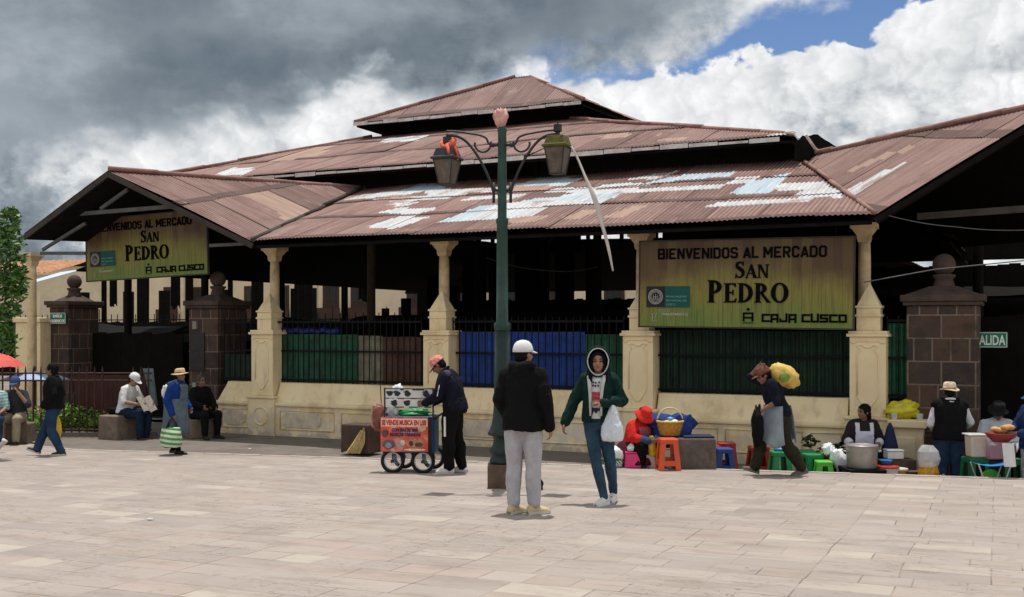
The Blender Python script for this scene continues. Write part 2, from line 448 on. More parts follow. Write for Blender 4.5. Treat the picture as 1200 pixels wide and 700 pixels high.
def paving_material():
    m, nt, b = newmat('plaza stone slabs'); N, L = nt.nodes.new, nt.links.new
    tc = N('ShaderNodeTexCoord')
    wv = N('ShaderNodeTexNoise'); wv.inputs['Scale'].default_value = .55; wv.inputs['Detail'].default_value = 2
    L(tc.outputs['Object'], wv.inputs['Vector'])
    wob = N('ShaderNodeVectorMath'); wob.operation = 'MULTIPLY_ADD'
    L(wv.outputs['Color'], wob.inputs[0]); wob.inputs[1].default_value = (.09, .09, 0); L(tc.outputs['Object'], wob.inputs[2])
    rot = mapping(nt, wob.outputs[0], (1, 1, 0), (0, 0, -FYAW - R(1)))
    def brick(w, h, c1, c2, mortar, msize, off=.5, freq=2, sq=1.0, sqf=2, bias=0.0):
        n = N('ShaderNodeTexBrick'); L(rot, n.inputs['Vector']); n.offset = off; n.offset_frequency = freq; n.squash = sq; n.squash_frequency = sqf
        n.inputs['Scale'].default_value = 1.0; n.inputs['Brick Width'].default_value = w; n.inputs['Row Height'].default_value = h
        n.inputs['Mortar Size'].default_value = msize; n.inputs['Mortar Smooth'].default_value = .25; n.inputs['Bias'].default_value = bias
        n.inputs['Color1'].default_value = c1; n.inputs['Color2'].default_value = c2; n.inputs['Mortar'].default_value = mortar
        return n
    k = .755
    def q(c): return (c[0] * k, c[1] * k, c[2] * k, 1)
    A = brick(.58, .31, q((.50, .425, .375)), q((.385, .325, .295)), q((.36, .30, .265)), .006, .43, 3, .58, 3)
    # a second random per slab, from the same slabs in grey
    B = brick(.58, .31, (0, 0, 0, 1), (1, 1, 1, 1), (.5, .5, .5, 1), .006, .43, 3, .58, 3)
    big = tnoise(nt, tc.outputs['Object'], .35, 5, .6)
    mid = tnoise(nt, mapping(nt, rot, (.8, 2.2, 1)), 1.6, 7, .68)
    fine = tnoise(nt, mapping(nt, rot, (1, 1.6, 1)), 26, 6, .7)
    worn = tnoise(nt, tc.outputs['Object'], .8, 4, .6)
    plain = rgb(nt, q((.445, .378, .335)))
    c = mixc(nt, worn.sm(.36, .62) * .55 + .05, A.outputs['Color'], plain)
    rb = NX(nt, B.outputs['Color'])
    dull = worn.sm(.68, .40) * .7 + .3
    c = mixc(nt, rb.sm(.86, .93) * dull * .62, c, q((.64, .575, .48)))                   # a few pale replaced slabs
    c = mixc(nt, rb.sm(.16, .06) * dull * .34, c, q((.43, .29, .25)))                    # pinkish ones
    c = mixc(nt, (rb - .34).abs().sm(.07, .03) * dull * .55, c, q((.30, .275, .255)))    # grey ones
    c = mixc(nt, (rb - .62).abs().sm(.06, .03) * dull * .5, c, q((.40, .325, .25)))      # ochre ones
    c = mixc(nt, big.sm(.35, .7) * .35, c, q((.50, .44, .40)))
    c = mixc(nt, mid.sm(.48, .66) * .52, c, q((.31, .255, .22)))
    c = mixc(nt, mid.sm(.48, .28) * .36, c, q((.56, .49, .44)))
    c = mixc(nt, fine.sm(.50, .75) * .25, c, q((.33, .275, .24)))
    gum = N('ShaderNodeTexVoronoi'); gum.inputs['Scale'].default_value = 2.6; L(tc.outputs['Object'], gum.inputs['Vector'])
    gr_ = N('ShaderNodeSeparateColor'); L(gum.outputs['Color'], gr_.inputs[0])
    c = mixc(nt, (NX(nt, gum.outputs['Distance']) - NX(nt, gr_.outputs[0]) * .09).sm(.02, .0) * NX(nt, gr_.outputs[1]).sm(.45, .55) * .6, c, q((.16, .13, .115)))
    spot_ = tnoise(nt, rot, 5.5, 5, .6)
    c = mixc(nt, spot_.sm(.62, .74) * .5, c, q((.24, .195, .165)))
    crack = tnoise(nt, mapping(nt, rot, (.9, 3.2, 1)), 2.3, 4, .6, 1.2)
    c = mixc(nt, (crack - .5).abs().sm(.014, .002) * worn.sm(.42, .58) * .65, c, q((.17, .13, .11)))
    joint = NX(nt, A.outputs['Fac']) * tnoise(nt, tc.outputs['Object'], 1.7, 4, .7).sm(.44, .60)
    c = mixc(nt, joint * .7, c, q((.15, .12, .10)))
    L(c, b.inputs['Base Color']); b.inputs['Roughness'].default_value = .8; b.inputs['Specular IOR Level'].default_value = .25
    bp = N('ShaderNodeBump'); bp.inputs['Strength'].default_value = .5; bp.inputs['Distance'].default_value = .012
    h = fine * .4 + mid * .7 - NX(nt, A.outputs['Fac']) * .5
    L(h.s, bp.inputs['Height']); L(bp.outputs[0], b.inputs['Normal'])
    return m
def plaster_material():
    m, nt, b = newmat('cream painted plaster'); N, L = nt.nodes.new, nt.links.new
    g = N('ShaderNodeTexCoord').outputs['Object']
    sp = N('ShaderNodeSeparateXYZ'); gg = N('ShaderNodeNewGeometry'); L(gg.outputs['Position'], sp.inputs[0]); z = NX(nt, sp.outputs[2])
    a = tnoise(nt, g, 1.6, 7, .66); d = tnoise(nt, g, 3.4, 9, .7, .5); e = tnoise(nt, mapping(nt, g, (4, 4, .7)), 1.5, 6, .65)
    f = tnoise(nt, g, 30, 4, .6)
    c = mixc(nt, a.sm(.3, .7), (.78, .62, .365), (.86, .72, .46))
    low = z.sm(.25, -.3)                                         # paint worn off low on the wall
    c = mixc(nt, (d + low * .16).sm(.60, .72) * low * .75, c, (.64, .58, .50))
    c = mixc(nt, (a * -1 + 1 + low * .1).sm(.54, .70) * .45, c, (.50, .375, .21))
    c = mixc(nt, e.sm(.52, .72) * .5, c, (.46, .36, .23))
    c = mixc(nt, (d + z.sm(-.45, -.68) * .22).sm(.60, .72) * z.sm(-.42, -.62) * .5, c, (.33, .28, .21))
    L(c, b.inputs['Base Color']); b.inputs['Roughness'].default_value = .85; b.inputs['Specular IOR Level'].default_value = .2
    bp = N('ShaderNodeBump'); bp.inputs['Strength'].default_value = .25; bp.inputs['Distance'].default_value = .02
    L((d * .7 + f * .2).s, bp.inputs['Height']); L(bp.outputs[0], b.inputs['Normal'])
    return m
def ashlar_material():
    m, nt, b = newmat('dark andesite blocks'); N, L = nt.nodes.new, nt.links.new
    tc = N('ShaderNodeTexCoord'); o = tc.outputs['Object']
    sp = N('ShaderNodeSeparateXYZ'); L(o, sp.inputs[0])
    ge = N('ShaderNodeNewGeometry')
    cmb = N('ShaderNodeCombineXYZ'); L((NX(nt, sp.outputs[0]) + NX(nt, sp.outputs[1]) * 1.0).s, cmb.inputs[0]); L(sp.outputs[2], cmb.inputs[1])
    n = N('ShaderNodeTexBrick'); L(cmb.outputs[0], n.inputs['Vector']); n.offset = .31; n.squash = .55; n.squash_frequency = 2; n.offset_frequency = 3
    for k, v in (('Scale', 1), ('Brick Width', .46), ('Row Height', .34), ('Mortar Size', .012), ('Mortar Smooth', .2)): n.inputs[k].default_value = v
    n.inputs['Color1'].default_value = (.098, .058, .042, 1); n.inputs['Color2'].default_value = (.042, .036, .034, 1); n.inputs['Mortar'].default_value = (.19, .145, .115, 1)
    a = tnoise(nt, o, 5, 7, .7); f = tnoise(nt, o, 28, 5, .7)
    c = mixc(nt, a.sm(.45, .7) * .5, n.outputs['Color'], (.115, .072, .052))
    c = mixc(nt, a.sm(.45, .25) * .6, c, (.025, .023, .023))
    c = mixc(nt, tnoise(nt, o, 2.2, 5, .6).sm(.5, .66) * .7, c, (.05, .034, .028))
    L(c, b.inputs['Base Color']); b.inputs['Roughness'].default_value = .9; b.inputs['Specular IOR Level'].default_value = .2
    bp = N('ShaderNodeBump'); bp.inputs['Strength'].default_value = .6; bp.inputs['Distance'].default_value = .02
    L((f * .5 + a * .5 - NX(nt, n.outputs['Fac']) * .4).s, bp.inputs['Height']); L(bp.outputs[0], b.inputs['Normal'])
    return m
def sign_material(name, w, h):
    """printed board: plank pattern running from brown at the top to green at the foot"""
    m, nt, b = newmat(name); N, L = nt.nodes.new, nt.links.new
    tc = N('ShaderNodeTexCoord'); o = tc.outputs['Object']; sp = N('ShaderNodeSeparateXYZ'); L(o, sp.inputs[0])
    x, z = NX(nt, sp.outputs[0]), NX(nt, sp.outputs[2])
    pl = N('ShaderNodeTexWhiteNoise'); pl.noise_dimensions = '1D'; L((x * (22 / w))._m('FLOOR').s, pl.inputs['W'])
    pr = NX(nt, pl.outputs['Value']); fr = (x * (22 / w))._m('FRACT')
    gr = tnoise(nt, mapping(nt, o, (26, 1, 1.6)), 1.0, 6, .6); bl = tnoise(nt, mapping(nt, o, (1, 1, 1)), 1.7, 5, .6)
    t = (z / h + .5) * 1.22 + (bl - .5) * .6 + (x / w).abs().pow(3.0) * 1.6     # brown print creeps in from top and sides, top also darkened as eave shade
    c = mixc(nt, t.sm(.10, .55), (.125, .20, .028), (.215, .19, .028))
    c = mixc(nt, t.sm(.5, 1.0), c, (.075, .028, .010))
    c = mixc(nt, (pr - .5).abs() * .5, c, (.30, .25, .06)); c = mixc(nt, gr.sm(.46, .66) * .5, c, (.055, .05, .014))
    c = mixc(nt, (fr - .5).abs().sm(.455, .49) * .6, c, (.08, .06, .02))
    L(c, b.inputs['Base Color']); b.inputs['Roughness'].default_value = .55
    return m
M_ROOF, M_PAVE, M_CREAM, M_ASHLAR = roof_material(), paving_material(), plaster_material(), ashlar_material()
M_DARK = mat('shade dark timber', (.010, .009, .008, 1), .95, .3, spec=.05)  # near-black colour stands in for shade under the roofs
M_DARKWOOD = mat('weathered grey timber', (.050, .042, .034, 1), .9, .3, 4, .3, 30)
M_BLACKIRON = mat('black painted iron', (.010, .010, .011, 1), .7, .3, spec=.1)
M_REDIRON = mat('rust red iron bars', (.055, .022, .016, 1), .7, .35, 9)
M_WALK = mat('grey pavement concrete', (.16, .135, .115, 1), .9, .2, 3, .3, 30, dirt=(.075, .065, .055), dscale=1.4, damt=.6)
M_KERB = mat('kerb stone', (.42, .365, .32, 1), .85, .2, 5, .35, 30, dirt=(.2, .165, .14), dscale=3, damt=.6)
M_EARTH = mat('dusty ground', (.20, .175, .15, 1), .95, .25, .6)
M_INFLOOR = mat('dark market floor', (.015, .013, .012, 1), .8, .3, 2)  # interior shade put into a near-black floor colour
M_STALL = mat('dark stall board', (.007, .006, .005, 1), .9, .4, 3, spec=.1)  # near-black colour carries the shade inside the hall
M_COL = mat('cream painted iron column', (.68, .52, .30, 1), .7, .16, 6, .1, 40, dirt=(.25, .17, .09), dscale=4, damt=.5)
M_WHITEBOARD = mat('off white flashing', (.62, .58, .54, 1), .7, .25, 7, dirt=(.3, .2, .16), dscale=2, damt=.5)

# ------------------------------------------------------------------ the ground
def ground():
    mb = MB(); mb.add([(-700, -700, -1.25), (700, -700, -1.25), (700, 700, -1.25), (-700, 700, -1.25)], [(0, 1, 2, 3)])
    struct(mb.build('ground', M_EARTH))
    # plaza: a sheet falling away from the camera, cut along its kerb; it runs on past the left end of the hall
    def kerb(X): return edge_y(X) if X > -7.6 else edge_y(-7.6) + (-7.6 - X) * 1.05 if X > -9.4 else 20.2
    xs = [-26 + i * .5 for i in range(0, 105)]
    mb = MB(); v, f = [], []
    for i, X in enumerate(xs):
        e = kerb(X) - .16 if X < 22 else kerb(X)
        for j in range(25):
            Y = -24 + (e + 24) * j / 24; v.append((X, Y, plaza_z(Y) + (.004 * noise.noise(Vector((X * .8, Y * .8, 0))))))
    for i in range(len(xs) - 1):
        for j in range(24): a = i * 25 + j; f.append((a, a + 25, a + 26, a + 1))
    mb.add(v, f); struct(mb.build('plaza', M_PAVE, smooth=True))
    mb = MB()                                                   # kerb stones: a real step down to the pavement
    for i in range(len(xs) - 1):
        x0, x1 = xs[i] + .004, xs[i + 1] - .004; e0, e1 = kerb(xs[i]), kerb(xs[i + 1])
        w = random.uniform(-.004, .004)
        p = lambda X, Y, dz: (X, Y, plaza_z(Y) + dz)
        v = [p(x0, e0 - .157, -1.1), p(x1, e1 - .157, -1.1), p(x1, e1, -1.1), p(x0, e0, -1.1),
             p(x0, e0 - .157, .006 + w), p(x1, e1 - .157, .006 + w), p(x1, e1, .004 + w), p(x0, e0, .004 + w)]
        mb.add(v, [(3, 2, 1, 0), (4, 5, 6, 7), (0, 1, 5, 4), (1, 2, 6, 5), (2, 3, 7, 6), (3, 0, 4, 7)])
    struct(mb.build('kerb', M_KERB))
    mb = MB(); v, f = [], []                                    # pavement along the wall, lower, sinking to the right
    for i, X in enumerate(xs):
        for j in range(9):
            Y = kerb(X) - .05 + 9.0 * j / 8; v.append((X, Y, walk_z(X)))
    for i in range(len(xs) - 1):
        for j in range(8): a = i * 9 + j; f.append((a, a + 9, a + 10, a + 1))
    mb.add(v, f); struct(mb.build('pavement', M_WALK))
    mb = MB()
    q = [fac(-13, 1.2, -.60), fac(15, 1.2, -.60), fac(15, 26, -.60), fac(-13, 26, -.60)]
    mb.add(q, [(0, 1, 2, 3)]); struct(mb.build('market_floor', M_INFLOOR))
ground()

# ------------------------------------------------------------------ corrugated roofs
def roof_bm():
    bm = bmesh.new(); 
    for n_ in ('tone', 'kind', 'edge'): bm.faces.layers.float.new(n_)
    uv = bm.loops.layers.uv.new('UVMap'); g = bm.faces.layers.float
    return bm, (g['tone'], g['kind'], uv, g['edge'])
def sheets(bm, lay, org, e, v, poly, clip, sw=.86, sl=1.72, lift=0.0, kind=0, seed=1, tone=None, sag=.05, whole=False, nseed=None, pk=()):
    """corrugated sheets laid on the plane (org; e along the eave, v up the slope), cut to a convex outline poly [(x, y)]; clip lists the edges to cut"""
    rnd = random.Random(seed); tl, kl, uvl, edl = lay; nrm = e.cross(v).normalized()
    xs = [p[0] for p in poly]; ys = [p[1] for p in poly]
    x0, x1, y0, y1 = min(xs), max(xs), min(ys), max(ys)
    made = []
    pitch = .078
    rows = 1 if whole else max(1, math.ceil((y1 - y0) / sl)); cols = 1 if whole else max(1, math.ceil((x1 - x0) / sw))
    if whole: sw, sl = x1 - x0, y1 - y0
    for j in range(rows):
        rowoff = rnd.uniform(-.3, .3) if not whole else 0
        for i in range(-1 if not whole else 0, cols + (1 if not whole else 0)):
            ax = x0 + i * sw + rowoff; ay = y0 + j * sl
            jy = rnd.uniform(-.03, .02) if not whole else 0
            w, l = (sw * 1.04, sl * 1.1) if not whole else (sw, sl)
            tn = rnd.random() if tone is None else tone
            kd = kind
            if not whole and kind == 0 and rnd.random() < .03: kd = 3
            skew = rnd.uniform(-.012, .012); lo = rnd.uniform(.008, .026); til = rnd.uniform(-.008, .008)
            nx = max(2, int(w / pitch * 5)); grid = []
            for k in range(nx + 1):
                cxx = ax + w * k / nx; col = []
                for q in range(13):
                    fy = (0, .05, .1, .17, .25, .33, .42, .5, .6, .7, .8, .9, 1)[q]; yy = ay + jy + l * fy; xx = cxx + skew * fy
                    h = lift + .009 * math.sin(2 * PI * cxx / pitch) + lo * (1 - fy) + til * (k / nx - .5) + .004 * (i % 2)
                    h += sag * noise.noise(Vector((xx * .35, yy * .35, seed if nseed is None else nseed)))
                    col.append((bm.verts.new(org + e * xx + v * yy + nrm * h), xx, yy))
                grid.append(col)
            for k in range(nx):
                for q in range(12):
                    qd = (grid[k][q], grid[k + 1][q], grid[k + 1][q + 1], grid[k][q + 1])
                    fc = bm.faces.new([c[0] for c in qd]); fc[tl] = tn; fc[kl] = kd; fc[edl] = 1.0 if q < 2 or k < 2 else 0.0; fc.smooth = True
                    for kk, pp in pk:
                        if inside((qd[0][1] + qd[2][1]) / 2, (qd[0][2] + qd[2][2]) / 2, pp): fc[kl] = kk
                    for lp, c in zip(fc.loops, qd): lp[uvl].uv = (c[1], c[2] + seed * 3.7)
                    made.append(fc)
    n = len(poly); cen = Vector((sum(xs) / n, sum(ys) / n))
    for i in clip:
        a, b = Vector(poly[i]), Vector(poly[(i + 1) % n]); d = b - a; o = Vector((d.y, -d.x))
        if o.dot(cen - a) > 0: o = -o
        geo = set(f for f in made if f.is_valid)
        g = list(geo) + list({x for f in geo for x in f.edges}) + list({x for f in geo for x in f.verts})
        r = bmesh.ops.bisect_plane(bm, geom=g, plane_co=org + e * a.x + v * a.y, plane_no=(e * o.x + v * o.y).normalized(), clear_outer=True, dist=1e-5)
        made = [f for f in r['geom'] if isinstance(f, bmesh.types.BMFace) and f.is_valid]
def frame_of(p0, p1, up):
    """plane frame: origin p0, e along p0->p1, v up the slope"""
    e = (p1 - p0).normalized(); v = (up - p0); v = (v - e * v.dot(e)).normalized(); return e, v
def flat(pts, org, e, v): return [((p - org).dot(e), (p - org).dot(v)) for p in pts]
def finish(bm, name, parent):
    inv = wm(parent).inverted(); bmesh.ops.transform(bm, matrix=inv, verts=bm.verts)
    me = bpy.data.meshes.new(name); bm.to_mesh(me); bm.free(); me.materials.append(M_ROOF)
    o = bpy.data.objects.new(name, me); COL.objects.link(o); o.parent = parent; return o
def lining(parent, pts, drop=.09, name='shade_lining', th=.05):  # added sheet that paints the roof undersides as deep shade
    """near-black sheet under a roof slope (convex polygon of 3-D points)"""
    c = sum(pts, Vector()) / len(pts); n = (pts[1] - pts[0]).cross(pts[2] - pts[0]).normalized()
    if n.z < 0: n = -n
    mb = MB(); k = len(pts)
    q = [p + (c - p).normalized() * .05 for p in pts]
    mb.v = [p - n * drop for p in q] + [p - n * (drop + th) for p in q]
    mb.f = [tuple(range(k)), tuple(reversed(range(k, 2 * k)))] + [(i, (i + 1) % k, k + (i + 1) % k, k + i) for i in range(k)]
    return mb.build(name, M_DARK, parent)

hall = thing('market_hall', 'low open market hall with three tiers of rusty corrugated iron roof', 'market hall', fac(0, 12, -.6), FYAW)
EAVE_Z, EAVE_T, K1 = 3.05, -.6, .33
def t1(s, t): return fac(s, t, EAVE_Z + K1 * (t - EAVE_T))
n1 = (t1(1, 0) - t1(0, 0)).cross(t1(0, 1) - t1(0, 0)).normalized()
B_L, C_L = t1(.40, EAVE_T), t1(-.30, 4.2)
B_R, C_R = t1(11.57, EAVE_T), t1(9.56, 4.44)
A_L = fac(-3.16, -.7, 4.60)
L_L = fac(-5.57, -.7, 3.40)
A_R = Vector((7.95, 15.4, 4.71))
PATCH = {  # outlines of lighter sheets on the lower roof: (kind, photo points on that roof plane)
    'lower': [
        (1, [(431, 267), (467, 255), (500, 255), (464, 267.6)]), (1, [(446, 250.5), (467, 245), (513, 245), (488, 251)]),
        (1, [(452, 241), (467, 237), (489, 237.6), (476, 242)]), (1, [(404, 235), (428, 228.6), (518, 220), (467, 231)]),
        (2, [(470, 227), (490, 218), (527, 216.5), (518, 221)]), (1, [(440, 235), (542, 227), (542, 230.5), (470, 236)]),
        (1, [(500, 224), (581, 220), (581, 225), (505, 228)]), (2, [(519.5, 258.6), (560, 244.5), (584, 243), (548, 258.6)]),
        (1, [(548, 258.6), (572, 247), (640, 243), (620, 255)]), (2, [(598, 217.5), (640, 209), (681, 208.5), (660, 217)]),
        (1, [(575, 246), (610, 238), (719, 231), (697, 241)]), (2, [(610, 238), (632, 234), (721, 229), (712, 234)]),
        (1, [(668, 230), (690, 224.5), (842, 217), (832, 222)]), (1, [(739, 210.7), (775, 203.5), (793, 202), (770, 210)]),
        (2, [(758, 216), (790, 208), (857, 202), (850, 207.5)]), (1, [(853, 215), (866, 208.5), (890, 207), (878, 215)]),
        (2, [(857, 226), (880, 214), (923, 205), (900, 225)]), (1, [(905, 222), (918, 216), (962, 213), (975, 222)]),
        (1, [(833, 241), (848, 236.5), (948, 232), (940, 238)]), (1, [(930, 230), (946, 222), (979, 221), (985, 231)]),
        (3, [(662, 256.5), (688, 247), (702, 247), (680, 257)]), (3, [(710, 255), (739, 244), (755, 243), (728, 255)]),
        (1, [(540, 236), (560, 231), (612, 229), (600, 234)]), (3, [(590, 262), (604, 257), (640, 255), (628, 261)]),
        (1, [(700, 220), (712, 216.5), (752, 215), (742, 219)]), (1, [(640, 226), (652, 222), (700, 220), (690, 225)]),
    ],
    'right': [(1, [(985, 227), (1040, 198), (1053, 195.5), (1003, 227.5)]), (3, [(1055, 176), (1075, 167), (1083, 167), (1064, 175)]), (3, [(1000, 197), (1035, 182), (1040, 184), (1006, 199)])],
    'left': [(3, [(322, 256), (330, 251), (342, 253), (333, 257)])],
    'middle': [(1, [(255, 205.5), (272, 198), (298, 198), (284, 205)]), (1, [(446, 168), (458, 163), (500, 161), (486, 167)]), (3, [(700, 163), (712, 159), (742, 157), (730, 162)]),
               (3, [(330, 187), (350, 182), (385, 178), (370, 184)]), (3, [(770, 166), (778, 163), (805, 162), (798, 165)]), (1, [(893, 164), (915, 154), (928, 154), (935, 163)])],
}
def inside(x, y, pp):
    r = False; n = len(pp)
    for i in range(n):
        (ax, ay), (bx, by) = pp[i], pp[i - 1]
        if (ay > y) != (by > y) and x < (bx - ax) * (y - ay) / (by - ay) + ax: r = not r
    return r
def patches(key, org, e, v):
    """outlines of the lighter replacement sheets in the plane of the roof slope"""
    nrm = e.cross(v).normalized(); out = []
    for kd, pts in PATCH.get(key, ()):
        q = flat([plane_hit(x, y, org, nrm) for x, y in pts], org, e, v)
        mx_, my_ = sum(p[0] for p in q) / len(q), sum(p[1] for p in q) / len(q)
        out.append((kd, [(mx_ + (a - mx_) * 1.12, my_ + (c - my_) * 1.18) for a, c in q]))
    return out
def slope(name, pts, clip, key=None, seed=1, lin=True, **kw):
    """roof slope from 3-D corners; pts[0]->pts[1] is the eave"""
    org = pts[0]; up = max(pts, key=lambda p: p.z)
    e, v = frame_of(pts[0], pts[1], up)
    if e.cross(v).z < 0: raise ValueError(name)
    bm, lay = roof_bm(); q = flat(pts, org, e, v)
    sheets(bm, lay, org, e, v, q, clip, seed=seed, pk=patches(key, org, e, v), **kw)
    o = finish(bm, name, hall)
    if lin: lining(hall, pts)
    return o
E3 = 9.0
IN1, IN1B = 4.2, 19.8
slope('lower_roof', [B_L, B_R, C_R, t1(8.9, 4.9), C_L], [1, 2, 3, 4], 'lower', 3)
z1 = t1(0, IN1).z
BK = lambda s, t: fac(s, t, EAVE_Z + K1 * (24.6 - t))
slope('lower_roof', [BK(11.5, 24.6), BK(-11.5, 24.6), BK(-8, IN1B), BK(8, IN1B)], [1, 2, 3], None, 5)          # the far side of the hall
slope('lower_roof', [fac(12.4, 24, 3.05), fac(12.4, 3.6, 3.05)][::-1] + [fac(9, 5, z1), fac(9, IN1B, z1)], [1, 2, 3], None, 6)
slope('lower_roof', [fac(-9.3, 24, 3.05), fac(-9.3, 4.0, 3.05), fac(-4.6, 5.2, z1), fac(-4.6, IN1B, z1)], [1, 2, 3], None, 7)
# porches
def tri_slope(name, pts, ev, key=None, seed=1, lin=True, clip=None, **kw):
    """slope with its corrugations running along ev (from ridge to eave) rather than square to an edge"""
    org = pts[0]; nr = (pts[1] - pts[0]).cross(pts[2] - pts[0]).normalized()
    if nr.z < 0: nr = -nr
    v = (-ev); v = (v - nr * v.dot(nr)).normalized(); e = v.cross(nr).normalized()
    bm, lay = roof_bm(); q = flat(pts, org, e, v)
    sheets(bm, lay, org, e, v, q, range(len(q)) if clip is None else clip, seed=seed, pk=patches(key, org, e, v), **kw)
    o = finish(bm, name, hall)
    if lin: lining(hall, pts)
    return o
tri_slope('porch_roof', [B_L - UP * .02, C_L, A_L], B_L - A_L, 'left', 11, sl=1.9)
DL = C_L + (L_L - A_L)
tri_slope('porch_roof', [L_L, A_L, C_L, DL], L_L - A_L, None, 12, sl=1.9, kind=0)
tri_slope('porch_roof', [B_R - UP * .02, A_R, C_R], B_R - A_R, 'right', 13, sl=2.2, clip=[0, 1, 2])
FR = Vector((A_R.x - B_R.x, A_R.y - B_R.y, 0)); B_R2 = B_R + FR * 2.0
tri_slope('porch_roof', [B_R2, C_R + FR + UP * (B_R.z - A_R.z), C_R, A_R], B_R2 - A_R, None, 14, sl=2.2)
# middle tier
E2Z, E2T = 5.02, 3.6
def t2(s, t): return fac(s, t, E2Z + K1 * (t - E2T))
IN2 = 9.15
slope('middle_roof', [t2(-8.2, E2T), t2(9.65, E2T), t2(2.9, IN2), t2(-3.3, IN2)], [1, 2, 3], 'middle', 21, sl=2.3, sw=.9)
zi2 = t2(0, IN2).z
c0, c1, c2, c3 = fac(-8.2, 3.6, E2Z), fac(9.65, 3.6, E2Z), fac(9.65, 20.4, E2Z), fac(-8.2, 20.4, E2Z)
i0, i1, i2, i3 = fac(-3.3, 9.15, zi2), fac(2.9, 9.15, zi2), fac(2.9, 12.2, zi2), fac(-3.3, 12.2, zi2)
slope('middle_roof', [c1, c2, i2, i1], [0, 1, 2, 3], None, 22, sl=2.3)
slope('middle_roof', [c2, c3, i3, i2], [1, 2, 3], None, 23, sl=2.3)
slope('middle_roof', [c3, c0, i0, i3], [1, 2, 3], None, 24, sl=2.3)
# top tier: a pyramid lantern roof
E3Z, T3 = 7.17, 8.5
h3 = 3.42
k0, k1, k2, k3 = fac(-3.42, T3, E3Z), fac(3.50, T3, E3Z), fac(3.94, 12.4, E3Z), fac(-3.42, 12.4, E3Z)
_a, _b = on_t(602, 91, 10.4), on_t(622, 92, 10.45); ap, ap2 = fac(_a.x, 10.4, _a.z), fac(_b.x, 10.45, _b.z)
slope('top_roof', [k0, k1, ap2, ap], [1, 2, 3], None, 31, sl=2.2)
slope('top_roof', [k1, k2, ap2], [1, 2], None, 32, sl=1.2)
slope('top_roof', [k2, k3, ap, ap2], [1, 2, 3], None, 33, sl=1.2)
slope('top_roof', [k3, k0, ap], [1, 2], None, 34, sl=1.2)
# pale edge strips, hip and ridge cappings
def strip(name, a, b, w, th, m, wob=.02, n=24, seed=0):
    rnd = random.Random(seed); mb = MB(); d = (b - a)
    sd_ = d.cross(UP).normalized()
    for i in range(n):
        p, q = a + d * (i / n), a + d * ((i + .97) / n)
        h = w * rnd.uniform(.6, 1.25); o = rnd.uniform(-wob, wob)
        c = (p + q) / 2 + UP * o
        mb.box(c, ((q - p).length, th, h), (d.normalized(), sd_, d.normalized().cross(sd_) * -1 if d.normalized().cross(sd_).z < 0 else d.normalized().cross(sd_)))
    return mb.build(name, m, hall)
strip('eave_flashing', fac(-8.2, 3.57, E2Z - .05), fac(9.4, 3.57, E2Z - .05), .075, .01, M_WHITEBOARD, .012, 30, 1)
strip('eave_flashing', fac(-3.42, T3 - .03, E3Z - .05), fac(3.45, T3 - .03, E3Z - .05), .085, .01, M_WHITEBOARD, .012, 14, 2)
M_RIDGE = mat('rusty ridge capping', (.26, .14, .115, 1), .75, .3, 5, .2, 30)
def ridge(a, b, r=.06, m=None, seed=0):
    rnd = random.Random(seed); mb = MB(); n = max(2, int((b - a).length / .9))
    for i in range(n):
        p, q = a + (b - a) * (i / n), a + (b - a) * ((i + 1.05) / n)
        o = UP * rnd.uniform(-.008, .014)
        mb.tube([p + o, q + o], r * rnd.uniform(.9, 1.1), 8)
    return mb.build('ridge_capping', m or M_RIDGE, hall, smooth=True)
for i, (a, b) in enumerate(((A_L, C_L), (A_R, C_R), (k1, ap2), (k0, ap), (c1, i1), (c0, i0))): ridge(a + UP * .03, b + UP * .03, .05, None, i)
ridge(B_L + UP * .035, C_L + UP * .045, .045, M_DARKWOOD, 8)          # valley gutters
ridge(B_R + UP * .035, C_R + UP * .045, .035, M_RIDGE, 9)
# the raised broken end of the middle roof
mb = MB(); e0 = fac(9.65, 3.62, E2Z - .1); e1 = PD(985, 172.5, 20.6)
ns = 12; top, bot = [], []
for i in range(ns + 1):
    f_ = i / ns; p = e0 + (e1 - e0) * f_; rr = random.Random(i)
    top.append(p + UP * (.17 * math.sin(PI * min(1, f_ * 1.15)) + rr.uniform(-.03, .03))); bot.append(Vector((p.x, p.y, 4.55 + .05 * f_)))
for i in range(ns):
    for a_, b_ in ((0, .05),):
        w = N3 * .05
        mb.add([bot[i], bot[i + 1], top[i + 1], top[i], bot[i] + w, bot[i + 1] + w, top[i + 1] + w, top[i] + w], [(0, 1, 2, 3), (7, 6, 5, 4), (3, 2, 6, 7), (0, 4, 5, 1), (1, 5, 6, 2), (0, 3, 7, 4)])
mb.build('torn_gable', M_DARK, hall)
mb = MB(); mb.tube([PD(944, 158, 19.8), PD(955, 174, 19.9), PD(958, 176, 19.9)], .03, 6); mb.tube([PD(920, 155, 19.8), PD(931, 157, 19.8), PD(936, 163, 19.7)], .025, 6)
mb.build('loose_sheet', M_WHITEBOARD, hall)
